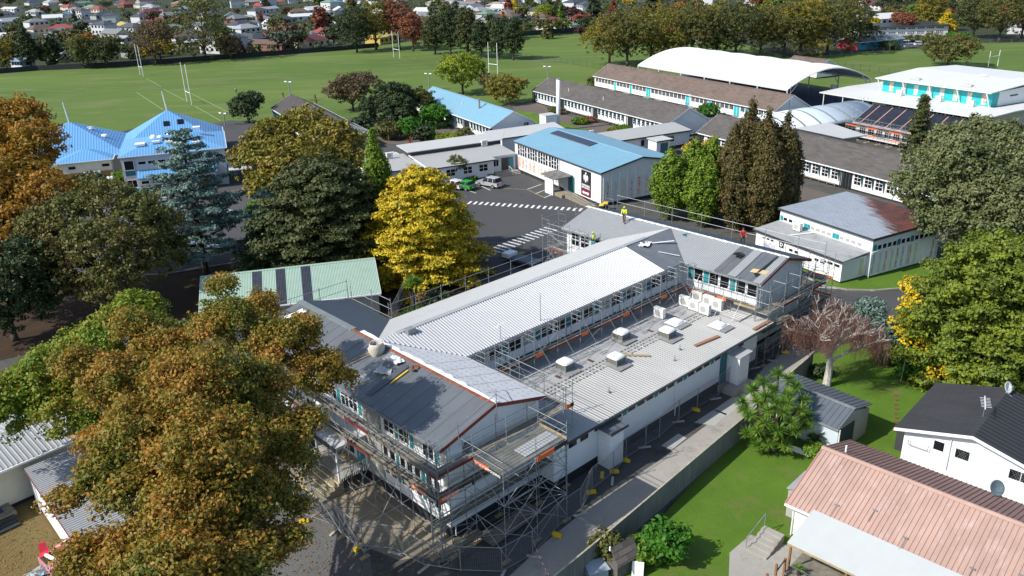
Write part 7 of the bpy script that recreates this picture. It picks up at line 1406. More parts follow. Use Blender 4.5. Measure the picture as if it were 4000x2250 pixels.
layered('dark_conifer', 'low dark evergreen under the cedar, beside the green-roofed shed', at(1150, 1060), 9.5, 6.6, 'dark', 25, 110, leaf=.26, tuft=.7, per=22, low=.05, shape=.5, top=.2)
# olive oak behind
B5 = at(1190, 800)
tree('oak_tree', 'broad olive-gold oak in front of the near-black classroom roof', 'tree', B5, [pb(B5, *q) for q in ((1180, 510, 12, 4), (1060, 560, 11, 3.8), (1290, 560, 11, 3.8), (1000, 640, 8.5, 3.5), (1150, 640, 10, 4.5), (1330, 650, 8.5, 3.6), (1060, 730, 6, 3.4), (1220, 740, 6.5, 3.8), (1370, 570, 8.5, 2.6))], 'yolive', 1500, 24, .8, .34, .4, 4, 16, 16)
B6 = at(1030, 930); tree('shrub_tree', 'bright green shrubby tree between the cedars and the dark conifer', 'tree', B6, [pb(B6, *q) for q in ((1030, 820, 4, 2.2), (1090, 780, 5, 2.2), (1060, 870, 2.5, 2.0))], 'bright', 300, 22, .6, .25, .2, 1.5, 6, 17)
# green cypress pair left of the golden conifer
def column(label, base, H, r, key, seed, stems=1, leaf=.2, name='columnar_cypress', lob=.16):
    rng = np.random.default_rng(seed); t = thing(name, label, 'tree', (base[0], base[1], 0), 0); bl = []; n = max(7, int(H/r*1.6))
    for s in range(stems):
        ox, oy = (rng.uniform(-.5, .5, 2)*r*1.3 if stems > 1 else (0, 0)); hh = H*(1-.14*s)
        for i in range(n): f = i/(n-1); rr = r*(.75 if stems > 1 else 1)*(min(1, .62+f*1.3) if f < .3 else max(.16, (1-((f-.3)/.7)**3.0))); bl.append((ox+rng.uniform(-.1, .1), oy+rng.uniform(-.1, .1), .8*r+f*(hh-.9*r), rr, rr, H/n*.95))
    area = H*r*6*stems; me, c = clump_crown('crown', bl, lm(key), rng, int(area*4.6), 30, lob*2.4*(r/1.5)**.4, leaf, flat=1.5, asp=1.7, hollow=.75, inner=.03, up=.25, rnd=.55); link('crown', me, t); MB().path([(0, 0, -.1), (0, 0, H*.5), (0, 0, H*.9)], [.25, .15, .03], 6).build('trunk', bark, t); return t
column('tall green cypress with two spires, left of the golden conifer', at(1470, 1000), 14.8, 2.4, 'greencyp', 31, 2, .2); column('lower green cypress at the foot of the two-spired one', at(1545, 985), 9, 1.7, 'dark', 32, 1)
# right-hand columnar group
column('bright green rounded cypress, leftmost of the row beside the hall', at(2612, 858), 9.3, 2.5, 'greencyp', 33); column('bright green cypress, second in the row beside the hall', at(2700, 840), 10.2, 2.3, 'greencyp', 34); column('green cypress in front of the second one, darker at its foot', at(2740, 885), 9.0, 2.5, 'greencyp', 35); column('green cypress third from the hall, tucked behind', at(2770, 835), 10.0, 2.2, 'greencyp', 36)
for i, (p, H, r, lab) in enumerate((((2850, 870), 12.2, 2.4, 'brown-green cypress at the left of the dark group'), ((2905, 850), 14.6, 2.6, 'tallest brown-green cypress, middle of the dark group'), ((2965, 880), 14.2, 2.6, 'brown-green cypress right of the tallest one'), ((3040, 870), 13.6, 2.4, 'brown-green cypress at the right edge of the dark group'), ((2975, 915), 12.2, 2.2, 'rust-tinged cypress standing in front of the dark group'), ((3040, 905), 9.0, 1.9, 'small brown cypress at the lower right of the dark group'), ((2870, 900), 10.8, 2.2, 'brown cypress at the lower left of the dark group'))): column(lab, at(*p), H, r, 'browncyp', 40+i, leaf=.2)
column('pointed dark green conifer in front of the gymnasium', at(3562, 700), 13.5, 3.0, 'dark', 50, leaf=.26, name='pyramidal_conifer') if False else layered('pyramidal_conifer', 'pointed dark green conifer in front of the gymnasium', at(3562, 690), 12.8, 3.0, 'darkolive', 50, 110, leaf=.24, tuft=.6, per=20, low=.04, droop=.25, shape=.85, top=.04)
B7 = at(3720, 1010)
tree('evergreen_tree', 'big grey-green spreading tree with bare grey branches at the right edge', 'tree', B7, [pb(B7, *q) for q in ((3720, 560, 13, 2.9), (3830, 545, 13, 3.0), (3640, 640, 10.5, 2.6), (3760, 640, 12, 3.6), (3930, 570, 13, 3.2), (3560, 720, 9, 2.3), (3680, 740, 9, 3.6), (3850, 760, 9, 3.8), (3990, 680, 11, 3.6), (3760, 870, 6, 2.8), (3920, 880, 6.5, 3.2), (4060, 800, 9, 4), (3640, 850, 6, 1.9))], 'bigR', 2600, 30, .75, .25, .5, 4, 60, 18, tm=barkpale, inner=.16)
layered('golden_green_conifer', 'large layered green conifer at the right edge behind the black roof', at(3800, 1470), 13.0, 6.4, 'conR', 61, 170, leaf=.2, tuft=.55, per=22, low=.03, shape=.42, top=.2, upt=.7)
layered('golden_green_conifer', 'second green conifer cut by the right edge of the photo', at(4080, 1360), 13.0, 5.0, 'conR', 62, 90, leaf=.22, tuft=.55, per=20, low=.05, shape=.5, top=.2)
B8 = at(3570, 1400); tree('golden_shrub', 'bright yellow-gold shrubby conifer on the left of the large green one', 'shrub', B8, [pb(B8, *q) for q in ((3585, 1130, 6.6, 1.3), (3570, 1200, 5.4, 1.2), (3550, 1270, 4, 1.3), (3590, 1330, 2.9, 1.3))], 'gold', 260, 22, .45, .2, .15, 2, 4, 19)
B9 = at(3560, 1440); tree('green_shrub', 'glossy bright green shrub at the foot of the golden one', 'shrub', B9, [pb(B9, *q) for q in ((3555, 1400, 1.4, 1.1), (3600, 1440, 1.0, 1.0), (3520, 1450, .8, .7))], 'bright2', 130, 20, .4, .2, .1, .6, 3, 20)
B10 = at(3700, 1480); tree('golden_shrub', 'small yellow shrub below the large green conifer, by the black roof', 'shrub', B10, [pb(B10, *q) for q in ((3720, 1450, 1.5, .9), (3760, 1465, 1.2, .9), (3640, 1455, 1.2, .7))], 'gold', 110, 20, .4, .18, .1, .7, 3, 21)
B11 = at(3420, 1330); tree('blue_spruce', 'compact blue-grey spruce behind the bare weeping tree', 'shrub', B11, [pb(B11, *q) for q in ((3400, 1210, 4, 1.3), (3440, 1280, 2.7, 1.4), (3390, 1310, 2.2, 1.3), (3470, 1330, 1.6, 1.2), (3330, 1240, 3.6, .8))], 'blue', 330, 22, .38, .16, .15, 1.4, 4, 22)
B12 = at(3480, 1340); tree('dark_shrub', 'dark hedge-like shrub between spruce and golden shrub', 'shrub', B12, [pb(B12, *q) for q in ((3490, 1310, 1.8, 1.3), (3520, 1360, 1.2, 1.1), (3460, 1380, 1.0, 1.0))], 'dark', 160, 20, .45, .22, .1, .8, 3, 23)
# bare weeping tree
def bare_tree(label, base, H, spread, seed):
    rng = random.Random(seed); t = thing('weeping_tree', label, 'tree', base); b = MB(); tw = MB(); tips = []
    def grow(p, d, L, r, k):
        n = 3; q = p
        for i in range(n):
            d = (d+Vector((rng.uniform(-.25, .25), rng.uniform(-.25, .25), rng.uniform(-.06, .12)))).normalized(); e = q+d*L/n; b.tube(q, e, r*(1-i*.12), 6 if r > .05 else 4, 0, r*(1-(i+1)*.12)); q = e
            if k > 0 and i: s = (d+Vector((rng.uniform(-1, 1), rng.uniform(-1, 1), rng.uniform(-.1, .6)))).normalized(); grow(q, s, L*rng.uniform(.5, .75), r*.5, k-1)
        if k > 0:
            for _ in range(2): s = (d+Vector((rng.uniform(-.8, .8), rng.uniform(-.8, .8), rng.uniform(-.3, .4)))).normalized(); grow(q, s, L*rng.uniform(.55, .8), r*.6, k-1)
        else: tips.append(q)
        if k < 3: tips.append(q)
    b.path([(0, 0, -.1), (.05, 0, H*.2), (0, .1, H*.36)], [.36, .29, .25], 9)
    for i in range(6): a = i*1.05+rng.uniform(-.3, .3); grow(Vector((0, .1, H*(.26+.02*i))), Vector((math.cos(a)*.8, math.sin(a)*.8, 1.0)).normalized(), H*.3, .15, 3)
    b.build('trunk', barkpale, t)
    for q in tips:
        for _ in range(3):
            p = q+Vector((rng.uniform(-.25, .25), rng.uniform(-.25, .25), 0)); L = rng.uniform(.6, 2.2)*(1 if q.z > H*.4 else .5); m = p+Vector((rng.uniform(-.2, .2), rng.uniform(-.2, .2), -L*.5)); e = p+Vector((rng.uniform(-.25, .25), rng.uniform(-.25, .25), -min(L, max(.2, p.z-.4)))); tw.tube(p, m, .009, 3).tube(m, e, .007, 3)
    tw.build('twigs', M('red_brown_twigs', (.26, .13, .095), .9, var=.4, vs=1.5), t)
    T_ = np.array([tuple(q) for q in tips]); g = np.random.default_rng(seed); idx = g.integers(0, len(T_), 3000); p = T_[idx]+g.normal(size=(3000, 3))*np.array([.35, .35, .1])-np.array([0, 0, 1.])*g.random((3000, 1))*1.9; p = p[p[:, 2] > .5]
    link('crown', quads('crown', p, g.normal(size=p.shape), g.uniform(.03, .07, len(p)), 2.4, [lm('weep')], g), t); return t
bare_tree('bare weeping tree with pale twisted limbs and hanging red-brown twigs by the drive', at(3228, 1508), 7.8, 4, 3)
# yucca / cabbage trees
def heads(label, name, base, hs, key, seed, bl=.75, nb=60, bw=.055):
    rng = np.random.default_rng(seed); t = thing(name, label, 'tree', (base[0], base[1], 0)); b = MB(); P, Nn_, Rr_, Sz = [], [], [], []
    for (x, y, z) in hs:
        b.path([(0, 0, 0), (x*.4, y*.4, z*.5), (x, y, z)], [.2, .13, .09], 6)
        for _ in range(nb):
            d = rng.normal(size=3); d /= np.linalg.norm(d); d[2] = abs(d[2])*1.0-.35; d /= np.linalg.norm(d); L = bl*rng.uniform(.7, 1.1); side = np.cross(d, [0, 0, 1.]); side /= max(np.linalg.norm(side), 1e-3); P.append(np.array([x, y, z])+d*L*.5-np.array([0, 0, .08*L])); Rr_.append(side); Nn_.append(np.cross(side, d)); Sz.append((L, bw))
    P = np.array(P); Nn_ = np.array(Nn_); S_ = np.array(Sz); side = np.array(Rr_); dirv = np.cross(Nn_, side); dirv /= np.linalg.norm(dirv, axis=1, keepdims=True)
    v = np.stack([P-dirv*S_[:, :1]*.5, P+side*S_[:, 1:], P+dirv*S_[:, :1]*.5, P-side*S_[:, 1:]], 1).reshape(-1, 3); me = bpy.data.meshes.new('crown'); n = len(P); me.from_pydata([tuple(q) for q in v.tolist()], [], [(4*i, 4*i+1, 4*i+2, 4*i+3) for i in range(n)]); me.materials.append(lm(key)); link('crown', me, t); b.build('trunk', bark, t); return t
rg = random.Random(8); yb = at(3010, 1765)
heads('many-headed yucca with spiky green rosettes beside the garage', 'yucca', yb, [tuple(Vector(at(x, y, z)-yb).xy)+(z,) for x, y, z in ((2960, 1560, 3.6), (3020, 1520, 4.4), (3080, 1540, 4.2), (2930, 1620, 3.0), (3000, 1600, 3.8), (3060, 1610, 3.6), (3130, 1600, 3.4), (2960, 1680, 2.2), (3040, 1680, 2.6), (3110, 1680, 2.4), (2900, 1570, 3.2), (3150, 1660, 2.2), (2980, 1490, 4.6), (3080, 1480, 4.8), (3000, 1730, 1.2), (3140, 1560, 3.6), (2920, 1690, 1.5), (3070, 1740, 1.2), (2940, 1520, 4.0), (3040, 1460, 4.9), (3110, 1510, 4.4), (2910, 1600, 2.8), (3030, 1570, 4.0), (2990, 1650, 3.0), (3090, 1650, 3.0), (2960, 1740, .9), (3150, 1620, 2.8), (3050, 1700, 1.8), (2990, 1545, 4.2), (3075, 1575, 3.9))], 'blade', 70, .8, 130, .034)
heads('banana-like leafy plant below the yucca, by the block wall', 'banana_plant', at(3190, 1750), [(0, 0, 1.1), (.5, .2, .9), (-.3, .3, .7)], 'bright2', 71, .9, 14, .12)
heads('cabbage tree with drooping green head by the green shed', 'cabbage_tree', at(1618, 1218), [(0, 0, 3.6), (.5, .3, 3.2), (-.4, .1, 3.1)], 'blade', 72, .95, 130, .035)
heads('spiky flax clump below the cabbage tree', 'flax', at(1585, 1240), [(0, 0, .3), (.8, .5, .3), (1.5, 1.2, .3)], 'bright2', 73, 1.3, 60, .04)
heads('small cabbage tree behind the golden conifer, left one', 'cabbage_tree', at(1598, 720), [(0, 0, 2.9), (.5, 0, 2.6)], 'blade', 74, .8, 70, .045); heads('small cabbage tree behind the golden conifer, right one', 'cabbage_tree', at(1672, 700), [(0, 0, 2.9), (.7, 0, 2.7)], 'blade', 75, .8, 70, .045)
heads('bright cabbage tree in the shrubbery left of the blue classrooms', 'cabbage_tree', at(1690, 555), [(0, 0, 1.5), (.6, .2, 1.9)], 'bright2', 76, 1.1, 60, .07); heads('red-leaved flax in the shrubbery', 'flax', at(1603, 565), [(0, 0, .8)], 'red', 77, 1.2, 50, .07)
def shrub(label, p, r, key, seed, h=None, name='shrub', cat='shrub', n=None, leaf=.22):
    b = at(*p); h = h or r*1.3; return tree(name, label, cat, b, [(0, 0, h*.55, r, r, h*.5), (r*.4, -r*.2, h*.45, r*.7, r*.7, h*.42), (-r*.5, r*.2, h*.5, r*.65, r*.65, h*.45)], key, n or int(40+r*r*26), 20, .34+r*.06, leaf, .08, h*.3, 4, seed)
shrub('small standard tree with rounded head in front of the administration windows', (1788, 708), 1.5, 'dkoak', 80, 4.4); shrub('broad-leaved green shrub on the lawn beside the timber fence', (2600, 2185), 1.25, 'bright2', 81, 2.4, leaf=.24, n=150); shrub('fern-like shrub with red flowers left of the broad-leaved one', (2510, 2190), .9, 'bright', 82, 1.5, n=90); shrub('creeper spilling over the tiled garden shelter', (2375, 2190), .95, 'dkoak', 83, 1.9, n=120, leaf=.16)
shrub('rounded green bush by the path at the long block', (2768, 455), 2.0, 'bright2', 84, 2.6, leaf=.3); shrub('small green bush at the left end of the long block', (2312, 335), 1.4, 'dkoak', 85, 2.2); shrub('grassy clump in the raised bed of block H', (2265, 485), 1.6, 'bright', 86, 1.3); shrub('rust-coloured clump beside the grassy one', (2302, 478), 1.3, 'red', 87, 1.2); shrub('grassy clump at the left bed of block H', (2175, 445), 1.8, 'dkoak', 88, 1.6); shrub('pair of grassy clumps at the right end of block H', (2430, 520), 1.7, 'bright', 89, 1.5); shrub('second grassy clump at the right end of block H', (2400, 522), 1.2, 'yolive', 90, 1.2)
shrub('yellow shrub behind the bright cypresses', (2705, 640), 1.5, 'gold', 91, 4.2); shrub('yellow-green shrub left of the dark tiled block end', (2775, 650), 1.6, 'gold', 92, 4.6); shrub('low shrub at the corner of block D', (3590, 815), 2.0, 'dkoak', 93, 2.2); shrub('dark shrub beside the blue classrooms, nearest the camera', (1820, 548), 1.6, 'dkoak', 94, 2.4); shrub('dark shrub in the yard behind the garage', (3205, 1470), .7, 'dark', 95, 1.0)
for i, (p, r, k, h, l) in enumerate((((1470, 480), 3.2, 'dark', 6, 'left'), ((1560, 500), 3.6, 'dark', 7, 'second'), ((1640, 470), 3.6, 'dkoak', 7, 'third'), ((1700, 500), 3.0, 'bright2', 5, 'fourth'), ((1520, 545), 2.4, 'dkoak', 3.5, 'front left'), ((1600, 540), 2.6, 'bright2', 4, 'front middle'), ((1660, 550), 2.0, 'dark', 3, 'front right'), ((1750, 555), 2.2, 'lime', 1.6, 'low lime'), ((1420, 530), 2.4, 'dark', 4, 'far front left'))): shrub('bushy green shrub in the garden left of the blue classrooms, '+l+' one', p, r, k, 100+i, h, leaf=.34)
for i, (p, l) in enumerate((((310, 735), 'left'), ((345, 730), 'middle'), ((388, 722), 'right'), ((468, 710), 'flowering'))): shrub('low green shrub along the office wall, '+l+' one', p, 1.5, 'bright' if i % 2 else 'dark', 120+i, 1.6)
shrub('small green bush at the window side of the silver car', (1905, 690), 1.0, 'dkoak', 124, .9); shrub('low plants in front of the administration wall', (1830, 705), 1.3, 'bright2', 125, .8); shrub('shrub between the scaffold and the cabbage tree', (1720, 1200), 1.3, 'dark', 126, 1.6, n=90); shrub('brown shrub by the cabbage tree', (1670, 1195), 1.0, 'brown', 127, 1.2)
shrub('green garden plant under the pink roof gable', (3185, 1785), .6, 'bright', 128, 1.0); heads('pot plant on the timber deck', 'potted_plant', Ph.w(2.6, -3.0, 0), [(0, 0, .9)], 'blade', 78, .45, 40, .04)
# 4 middle distance trees
def mtree(name, label, p, top, wpx, key, seed, shape='round', clumps=None, leaf=None, tm=None, low=.25, drop=0):
    b = at(*p); h = topz(b, top); k = depth(b)/FPX; r = wpx*k/2; rng = np.random.default_rng(seed+500)
    if shape == 'cone': bl = [(0, 0, h*(low+(1-low)*f), r*(1-f)**.8+.3, r*(1-f)**.8+.3, h*.12) for f in np.linspace(.05, .95, 7)]
    elif shape == 'tall': bl = [(rng.uniform(-.2, .2)*r, rng.uniform(-.2, .2)*r, h*(low+(1-low)*f), r*(1-abs(f-.4))**.7, r*(1-abs(f-.4))**.7, h*.16) for f in np.linspace(.1, .9, 5)]
    else:
        bl = [(0, 0, h*.6, r*.78, r*.78, h*.36)]
        for i in range(9): a = i*.72+rng.uniform(0, .5); q = rng.uniform(.4, .66)*r; bl.append((math.cos(a)*q, math.sin(a)*q, h*(rng.uniform(.32, .8)-drop), r*rng.uniform(.36, .52), r*rng.uniform(.36, .52), h*rng.uniform(.16, .24)))
    lf = leaf or max(.34, 3.2*k); n = clumps or int(min(800, 200+r*h*7)); return tree(name, label, 'tree', b, bl, key, n, 18, max(.7, lf*2.0), lf, .018*h+.1, h*.3, 12, seed, tm)
mtree('brown_tree', 'rounded brown-leaved tree on the edge of the field left of the blue classrooms', (1380, 432), 285, 215, 'brown', 201); mtree('dark_tree', 'dark green tree right of the rounded brown one', (1545, 485), 315, 170, 'dark', 202); mtree('ginkgo_tree', 'lime-yellow spiky tree behind the blue classrooms', (1808, 368), 198, 200, 'lime', 203, 'round')
mtree('bare_tree', 'half-bare grey and olive tree right of the lime-yellow one', (1975, 405), 290, 165, 'yolive', 204, tm=barkpale); mtree('bare_tree', 'grey twiggy tree behind the half-bare one', (1930, 375), 285, 130, 'brown', 224, tm=barkpale, clumps=130); mtree('weeping_tree', 'dark weeping tree alone on the near edge of the left field', (972, 480), 358, 140, 'dark', 205); mtree('brown_tree', 'bushy brown-green tree beyond the gymnasium roof', (3700, 262), 128, 240, 'dkoak', 206)
mtree('pine_tree', 'very tall olive pine towering over the houses, upper left', (805, 236), -40, 240, 'dkoak', 207, 'tall', low=.12, clumps=1000)
rt = [((330, 268), 130, 100, 'dkoak', 'round', 'dark bare-trunked tree on the field boundary, left'), ((415, 262), 140, 145, 'darkolive', 'round', 'broad green tree on the field boundary'), ((610, 252), 85, 190, 'brown', 'round', 'dark plum-brown tree on the field boundary'), ((125, 270), 100, 90, 'dark', 'cone', 'dark conical tree at the left boundary'), ((200, 260), 150, 90, 'brown', 'round', 'low brown tree at the left boundary'), ((30, 275), 155, 90, 'yolive', 'round', 'olive tree at the far left boundary'), ((905, 232), 130, 90, 'brown', 'round', 'thin red-brown tree on the boundary'),
      ((1395, 205), 40, 150, 'dark', 'tall', 'big dark tree left of the autumn group'), ((1470, 195), -10, 150, 'yolive', 'tall', 'tallest olive tree of the autumn group'), ((1560, 192), -20, 130, 'red', 'tall', 'tall rust-red tree of the autumn group'), ((1615, 200), 40, 120, 'red', 'round', 'broad rust-red bare tree right of the tallest'), ((1700, 212), 75, 100, 'darkolive', 'tall', 'dark tree right of the autumn group, first'), ((1760, 215), 50, 100, 'dark', 'tall', 'dark tree right of the autumn group, second'), ((1830, 222), 45, 100, 'darkolive', 'tall', 'dark tree right of the autumn group, third'), ((1880, 228), 90, 80, 'dark', 'tall', 'dark tree right of the autumn group, fourth'), ((1950, 232), 95, 80, 'dark', 'tall', 'dark pine with bare trunk, left of the far pair'), ((2005, 235), 85, 80, 'dark', 'tall', 'dark pine with bare trunk beside the goal posts')]
oaks = [((2380, 255), 60, 170, 'yolive', 'first'), ((2450, 262), 30, 190, 'dkoak', 'second'), ((2540, 250), 20, 200, 'yolive', 'third'), ((2610, 225), 25, 180, 'dkoak', 'fourth'), ((2700, 235), 20, 190, 'dkoak', 'fifth'), ((2800, 215), 15, 200, 'yolive', 'sixth'), ((2870, 228), 10, 200, 'darkolive', 'seventh'), ((2970, 205), 15, 190, 'yolive', 'eighth'), ((3060, 225), 5, 190, 'dkoak', 'ninth'), ((3125, 222), 0, 190, 'yolive', 'tenth'), ((3230, 212), -15, 210, 'dkoak', 'eleventh'), ((3310, 195), 10, 170, 'darkolive', 'twelfth')]
for i, (p, tp, w_, k, s, l) in enumerate(rt): mtree('boundary_tree', l, p, tp, w_, k, 230+i, s)
for i, (p, tp, w_, k, l) in enumerate(oaks): mtree('avenue_oak', l+' big olive oak of the avenue across the upper right, from the left', p, tp-15, w_*1.3, k, 260+i, clumps=1000, drop=.1)
for i, (p, tp, w_, k, s, l) in enumerate((((3520, 140), 45, 95, 'red', 'round', 'rust-red tree beyond the long white school at the top right'), ((3690, 135), 45, 80, 'gold', 'cone', 'golden conifer at the top right, before dark trees'), ((3620, 125), -30, 130, 'yolive', 'tall', 'tall green-gold tree left of the golden conifer'), ((3800, 150), -40, 170, 'darkolive', 'round', 'huge dark tree at the top right corner, left one'), ((3900, 165), -40, 190, 'dkoak', 'round', 'huge dark olive tree at the top right corner'), ((3990, 150), -20, 140, 'brown', 'round', 'dark tree at the right edge, top'), ((3410, 108), 68, 55, 'gold', 'round', 'small yellow tree behind the long white school'), ((3740, 165), 128, 110, 'bright2', 'round', 'low green hedge-tree right of the parked cars'), ((3570, 165), 138, 120, 'darkolive', 'round', 'clipped dark hedge above the parked cars'), ((3470, 195), 160, 80, 'dark', 'round', 'rounded dark bush by the grey-roofed hut'), ((2130, 80), 15, 100, 'lime', 'round', 'yellow-green tree beyond the far field, near the top'), ((2185, 70), 10, 60, 'dark', 'cone', 'dark cone tree beside the yellow-green one'), ((2010, 50), 5, 50, 'gold', 'cone', 'yellow spire tree at the top, left of centre'))): mtree('background_tree', l, p, tp, w_, k, 290+i, s)
# ================================================================ SUBURB
hw = objcol('suburb_wall', .7, .06); hr = objcol('suburb_roof', .6, .1)
def protohouse(w, d, h, rh, hipped, ext=False):
    W1 = MB().box(-w/2+.4, w/2-.4, -d/2+.4, d/2-.4, 0, h); i = d/2 if hipped else 0; r = MB()
    a, c = (-w/2+i, 0, h+rh), (w/2-i, 0, h+rh); x0, x1, y0, y1 = -w/2, w/2, -d/2, d/2
    r.poly([(x0, y0, h), (x1, y0, h), c, a]); r.poly([(x1, y1, h), (x0, y1, h), a, c])
    (r.poly([(x1, y0, h), (x1, y1, h), c]), r.poly([(x0, y1, h), (x0, y0, h), a])) if hipped else (W1.poly([(x1-.4, y0, h), (x1-.4, y1, h), (c[0]-.4, 0, h+rh-.05)]), W1.poly([(x0+.4, y1, h), (x0+.4, y0, h), (a[0]+.4, 0, h+rh-.05)]))
    r.poly([(x0, y0, h-.02), (x0, y1, h-.02), (x1, y1, h-.02), (x1, y0, h-.02)])
    if ext: W1.box(w/2-.4, w/2+3, -d/2-1.6, d/2-3, 0, h-.3); r.poly([(w/2-.3, -d/2-2, h-.3), (w/2+3.4, -d/2-2, h-.3), (w/2+1.5, -d/2+1, h+rh*.6)]); r.poly([(w/2+3.4, -d/2-2, h-.3), (w/2+3.4, d/2-2.6, h-.3), (w/2+1.5, d/2-3, h+rh*.6), (w/2+1.5, -d/2+1, h+rh*.6)]); r.poly([(w/2-.3, d/2-2.6, h-.3), (w/2-.3, -d/2-2, h-.3), (w/2+1.5, -d/2+1, h+rh*.6), (w/2+1.5, d/2-3, h+rh*.6)])
    g = []; W3 = lambda pts: g.append(MB().poly(pts).mesh('window', [glass]))
    for s in (-1,):
        for k in range(4):
            x = -w/2+1.2+k*(w-2.4)/3.4; y = s*(d/2-.37); zz = [1.0]+([3.7] if h > 4 else [])
            for z in zz: W3([(x, y, z), (x+1.5, y, z), (x+1.5, y, z+1.2), (x, y, z+1.2)][::s*-1])
    x = w/2-.37; W3([(x, -1, 1.), (x, 1, 1.), (x, 1, 2.2), (x, -1, 2.2)])
    return W1.mesh('wall', [hw]), r.mesh('roof', [hr]), g
HP = [protohouse(14, 9, 2.8, 2.0, True), protohouse(13, 9, 2.9, 2.2, False), protohouse(15, 9.5, 2.8, 2.1, True, True), protohouse(12, 9, 5.4, 1.8, True), protohouse(20, 8, 2.7, 1.6, False), protohouse(8, 6, 2.4, 1.2, False)]
RC = {'slate': (.05, .06, .075), 'dark grey': (.07, .072, .078), 'grey': (.17, .175, .18), 'pale grey': (.3, .31, .32), 'red': (.26, .05, .045), 'brown': (.12, .075, .055), 'orange': (.4, .13, .06), 'green': (.13, .22, .16), 'yellow': (.5, .42, .13), 'white': (.55, .56, .56), 'maroon': (.13, .035, .035), 'blue': (.14, .24, .34), 'beige': (.28, .25, .2)}
WC = {'white': (.5, .51, .52), 'cream': (.55, .5, .38), 'brick': (.2, .1, .07), 'grey': (.3, .31, .31), 'blue-white': (.5, .56, .62), 'yellow': (.5, .36, .08)}
ONES = 'no one two three four five six seven eight nine ten eleven twelve thirteen fourteen fifteen sixteen seventeen eighteen nineteen'.split(); TENS = '_ _ twenty thirty forty fifty sixty seventy eighty ninety hundred'.split()
def wd(n): n = int(max(0, n)); return ONES[n] if n < 20 else TENS[n//10]+('-'+ONES[n % 10] if n % 10 and n < 100 else '')
USED = set()
def place_label(head, p):      # the photo tells these apart only by their place: say it in hundredths of its width and height
    for a, b in ((0, 0), (.5, 0), (0, .5), (.5, .5), (1, 0), (1, .5), (-1, 0)):
        x = p[0]/40+a; y = max(0, p[1]/22.5)+b; hx = ' and a half' if (x % 1) >= .5 else ''; hy = ' and a half' if (y % 1) >= .5 else ''
        s = f'{head}, {wd(x)}{hx} percent across, {wd(y)}{hy} down'
        if s not in USED: break
    USED.add(s); return s
def house(p, kind, rc, wc, rz, far=False):
    b = at(*p); w, r, g = HP[kind]; k = ('two-storey ' if kind == 3 else 'long ' if kind == 4 else 'small ' if kind == 5 else '')
    lab = place_label(f'{rc}-roofed {wc} {k}suburban house'.replace('pale grey-', 'pale-grey-').replace('dark grey-', 'dark-grey-'), p)
    t = thing('suburban_house', lab, 'house', b, R(rz), 'suburban houses beyond the fields'); o = link('wall', w, t); o.color = (*WC[wc], 1); o = link('roof', r, t); o.color = (*RC[rc], 1)
    if p[1] > 40:
        for q in g: link('window', q, t)
HL_ = '''23,245,0,brown,cream;93,262,5,blue,blue-white;240,232,5,pale grey,white;85,152,0,grey,white;245,128,0,red,cream;15,168,1,white,white;228,170,1,pale grey,white;335,108,2,slate,white;362,125,0,beige,cream;412,134,3,slate,white;437,92,3,slate,white;480,116,0,yellow,cream;516,124,0,dark grey,white;562,98,3,slate,white;615,98,0,red,white;675,130,0,green,grey;690,152,4,grey,white;702,98,1,orange,brick;632,206,5,red,white;660,75,0,grey,white;720,64,3,blue,white;322,70,3,dark grey,white;362,42,2,green,cream;384,48,0,red,cream;270,40,0,red,cream;297,52,0,grey,white;256,70,4,blue,white;210,86,1,white,white;45,100,1,pale grey,white;47,47,4,white,white;765,185,5,pale grey,white;850,205,3,dark grey,white;912,198,3,slate,white;975,172,0,slate,brick;520,222,5,grey,grey;490,168,5,pale grey,white;1012,74,3,slate,white;1030,90,0,grey,white;1027,38,1,red,brick;1040,50,4,pale grey,white;1143,12,4,blue,white;1170,62,0,brown,cream;1190,80,4,white,white;1220,54,1,white,white;1078,112,1,white,white;1105,138,5,slate,white;1145,160,2,dark grey,brick;1275,150,2,red,white;1218,182,2,maroon,cream;1060,195,4,brown,brick;1010,172,0,slate,brick;1318,92,3,slate,white;1330,56,1,white,white;1305,22,0,blue,white;1395,14,0,grey,white;1272,100,5,orange,cream;1490,168,1,yellow,yellow;1706,25,2,beige,white;1712,40,0,green,white;1690,53,0,pale grey,white;1858,16,0,orange,white;1815,9,0,red,white;1776,15,0,pale grey,white;1904,72,0,green,white;1924,92,4,dark grey,grey;1958,50,1,white,white;1978,70,0,grey,grey;1660,62,1,white,white;2221,28,1,white,white;2236,42,3,slate,white;2288,54,3,slate,white;2250,112,2,green,cream;2198,117,5,red,white;2148,104,0,red,cream;2116,122,5,brown,cream;2095,13,0,white,white;2200,13,1,pale grey,white;2505,13,4,grey,white;2757,18,3,slate,white;2932,23,1,white,white;2613,148,0,red,cream;2757,162,0,red,white;2815,152,1,green,white;3395,12,1,red,white;3435,40,0,maroon,white;3357,86,5,grey,white;3982,128,1,slate,white;2045,8,1,white,white;1560,10,0,grey,white;560,30,0,grey,cream;470,20,1,orange,white;130,20,0,slate,white;160,130,0,brown,cream;140,60,0,pale grey,white;790,120,0,grey,white;820,60,0,slate,white;905,80,1,grey,white;960,130,0,pale grey,white;930,30,3,slate,white;1080,20,0,orange,cream;880,160,0,grey,brick;3370,30,1,grey,cream;3460,95,1,white,white'''
pl = []
rh_ = random.Random(21)
for s in HL_.split(';'):
    x, y, k, rc, wc = s.split(','); p = (int(x), int(y)); pl.append(p); house(p, int(k), rc, wc, rh_.choice([58, -32, 60, -30, 20, -75])+rh_.uniform(-4, 4))
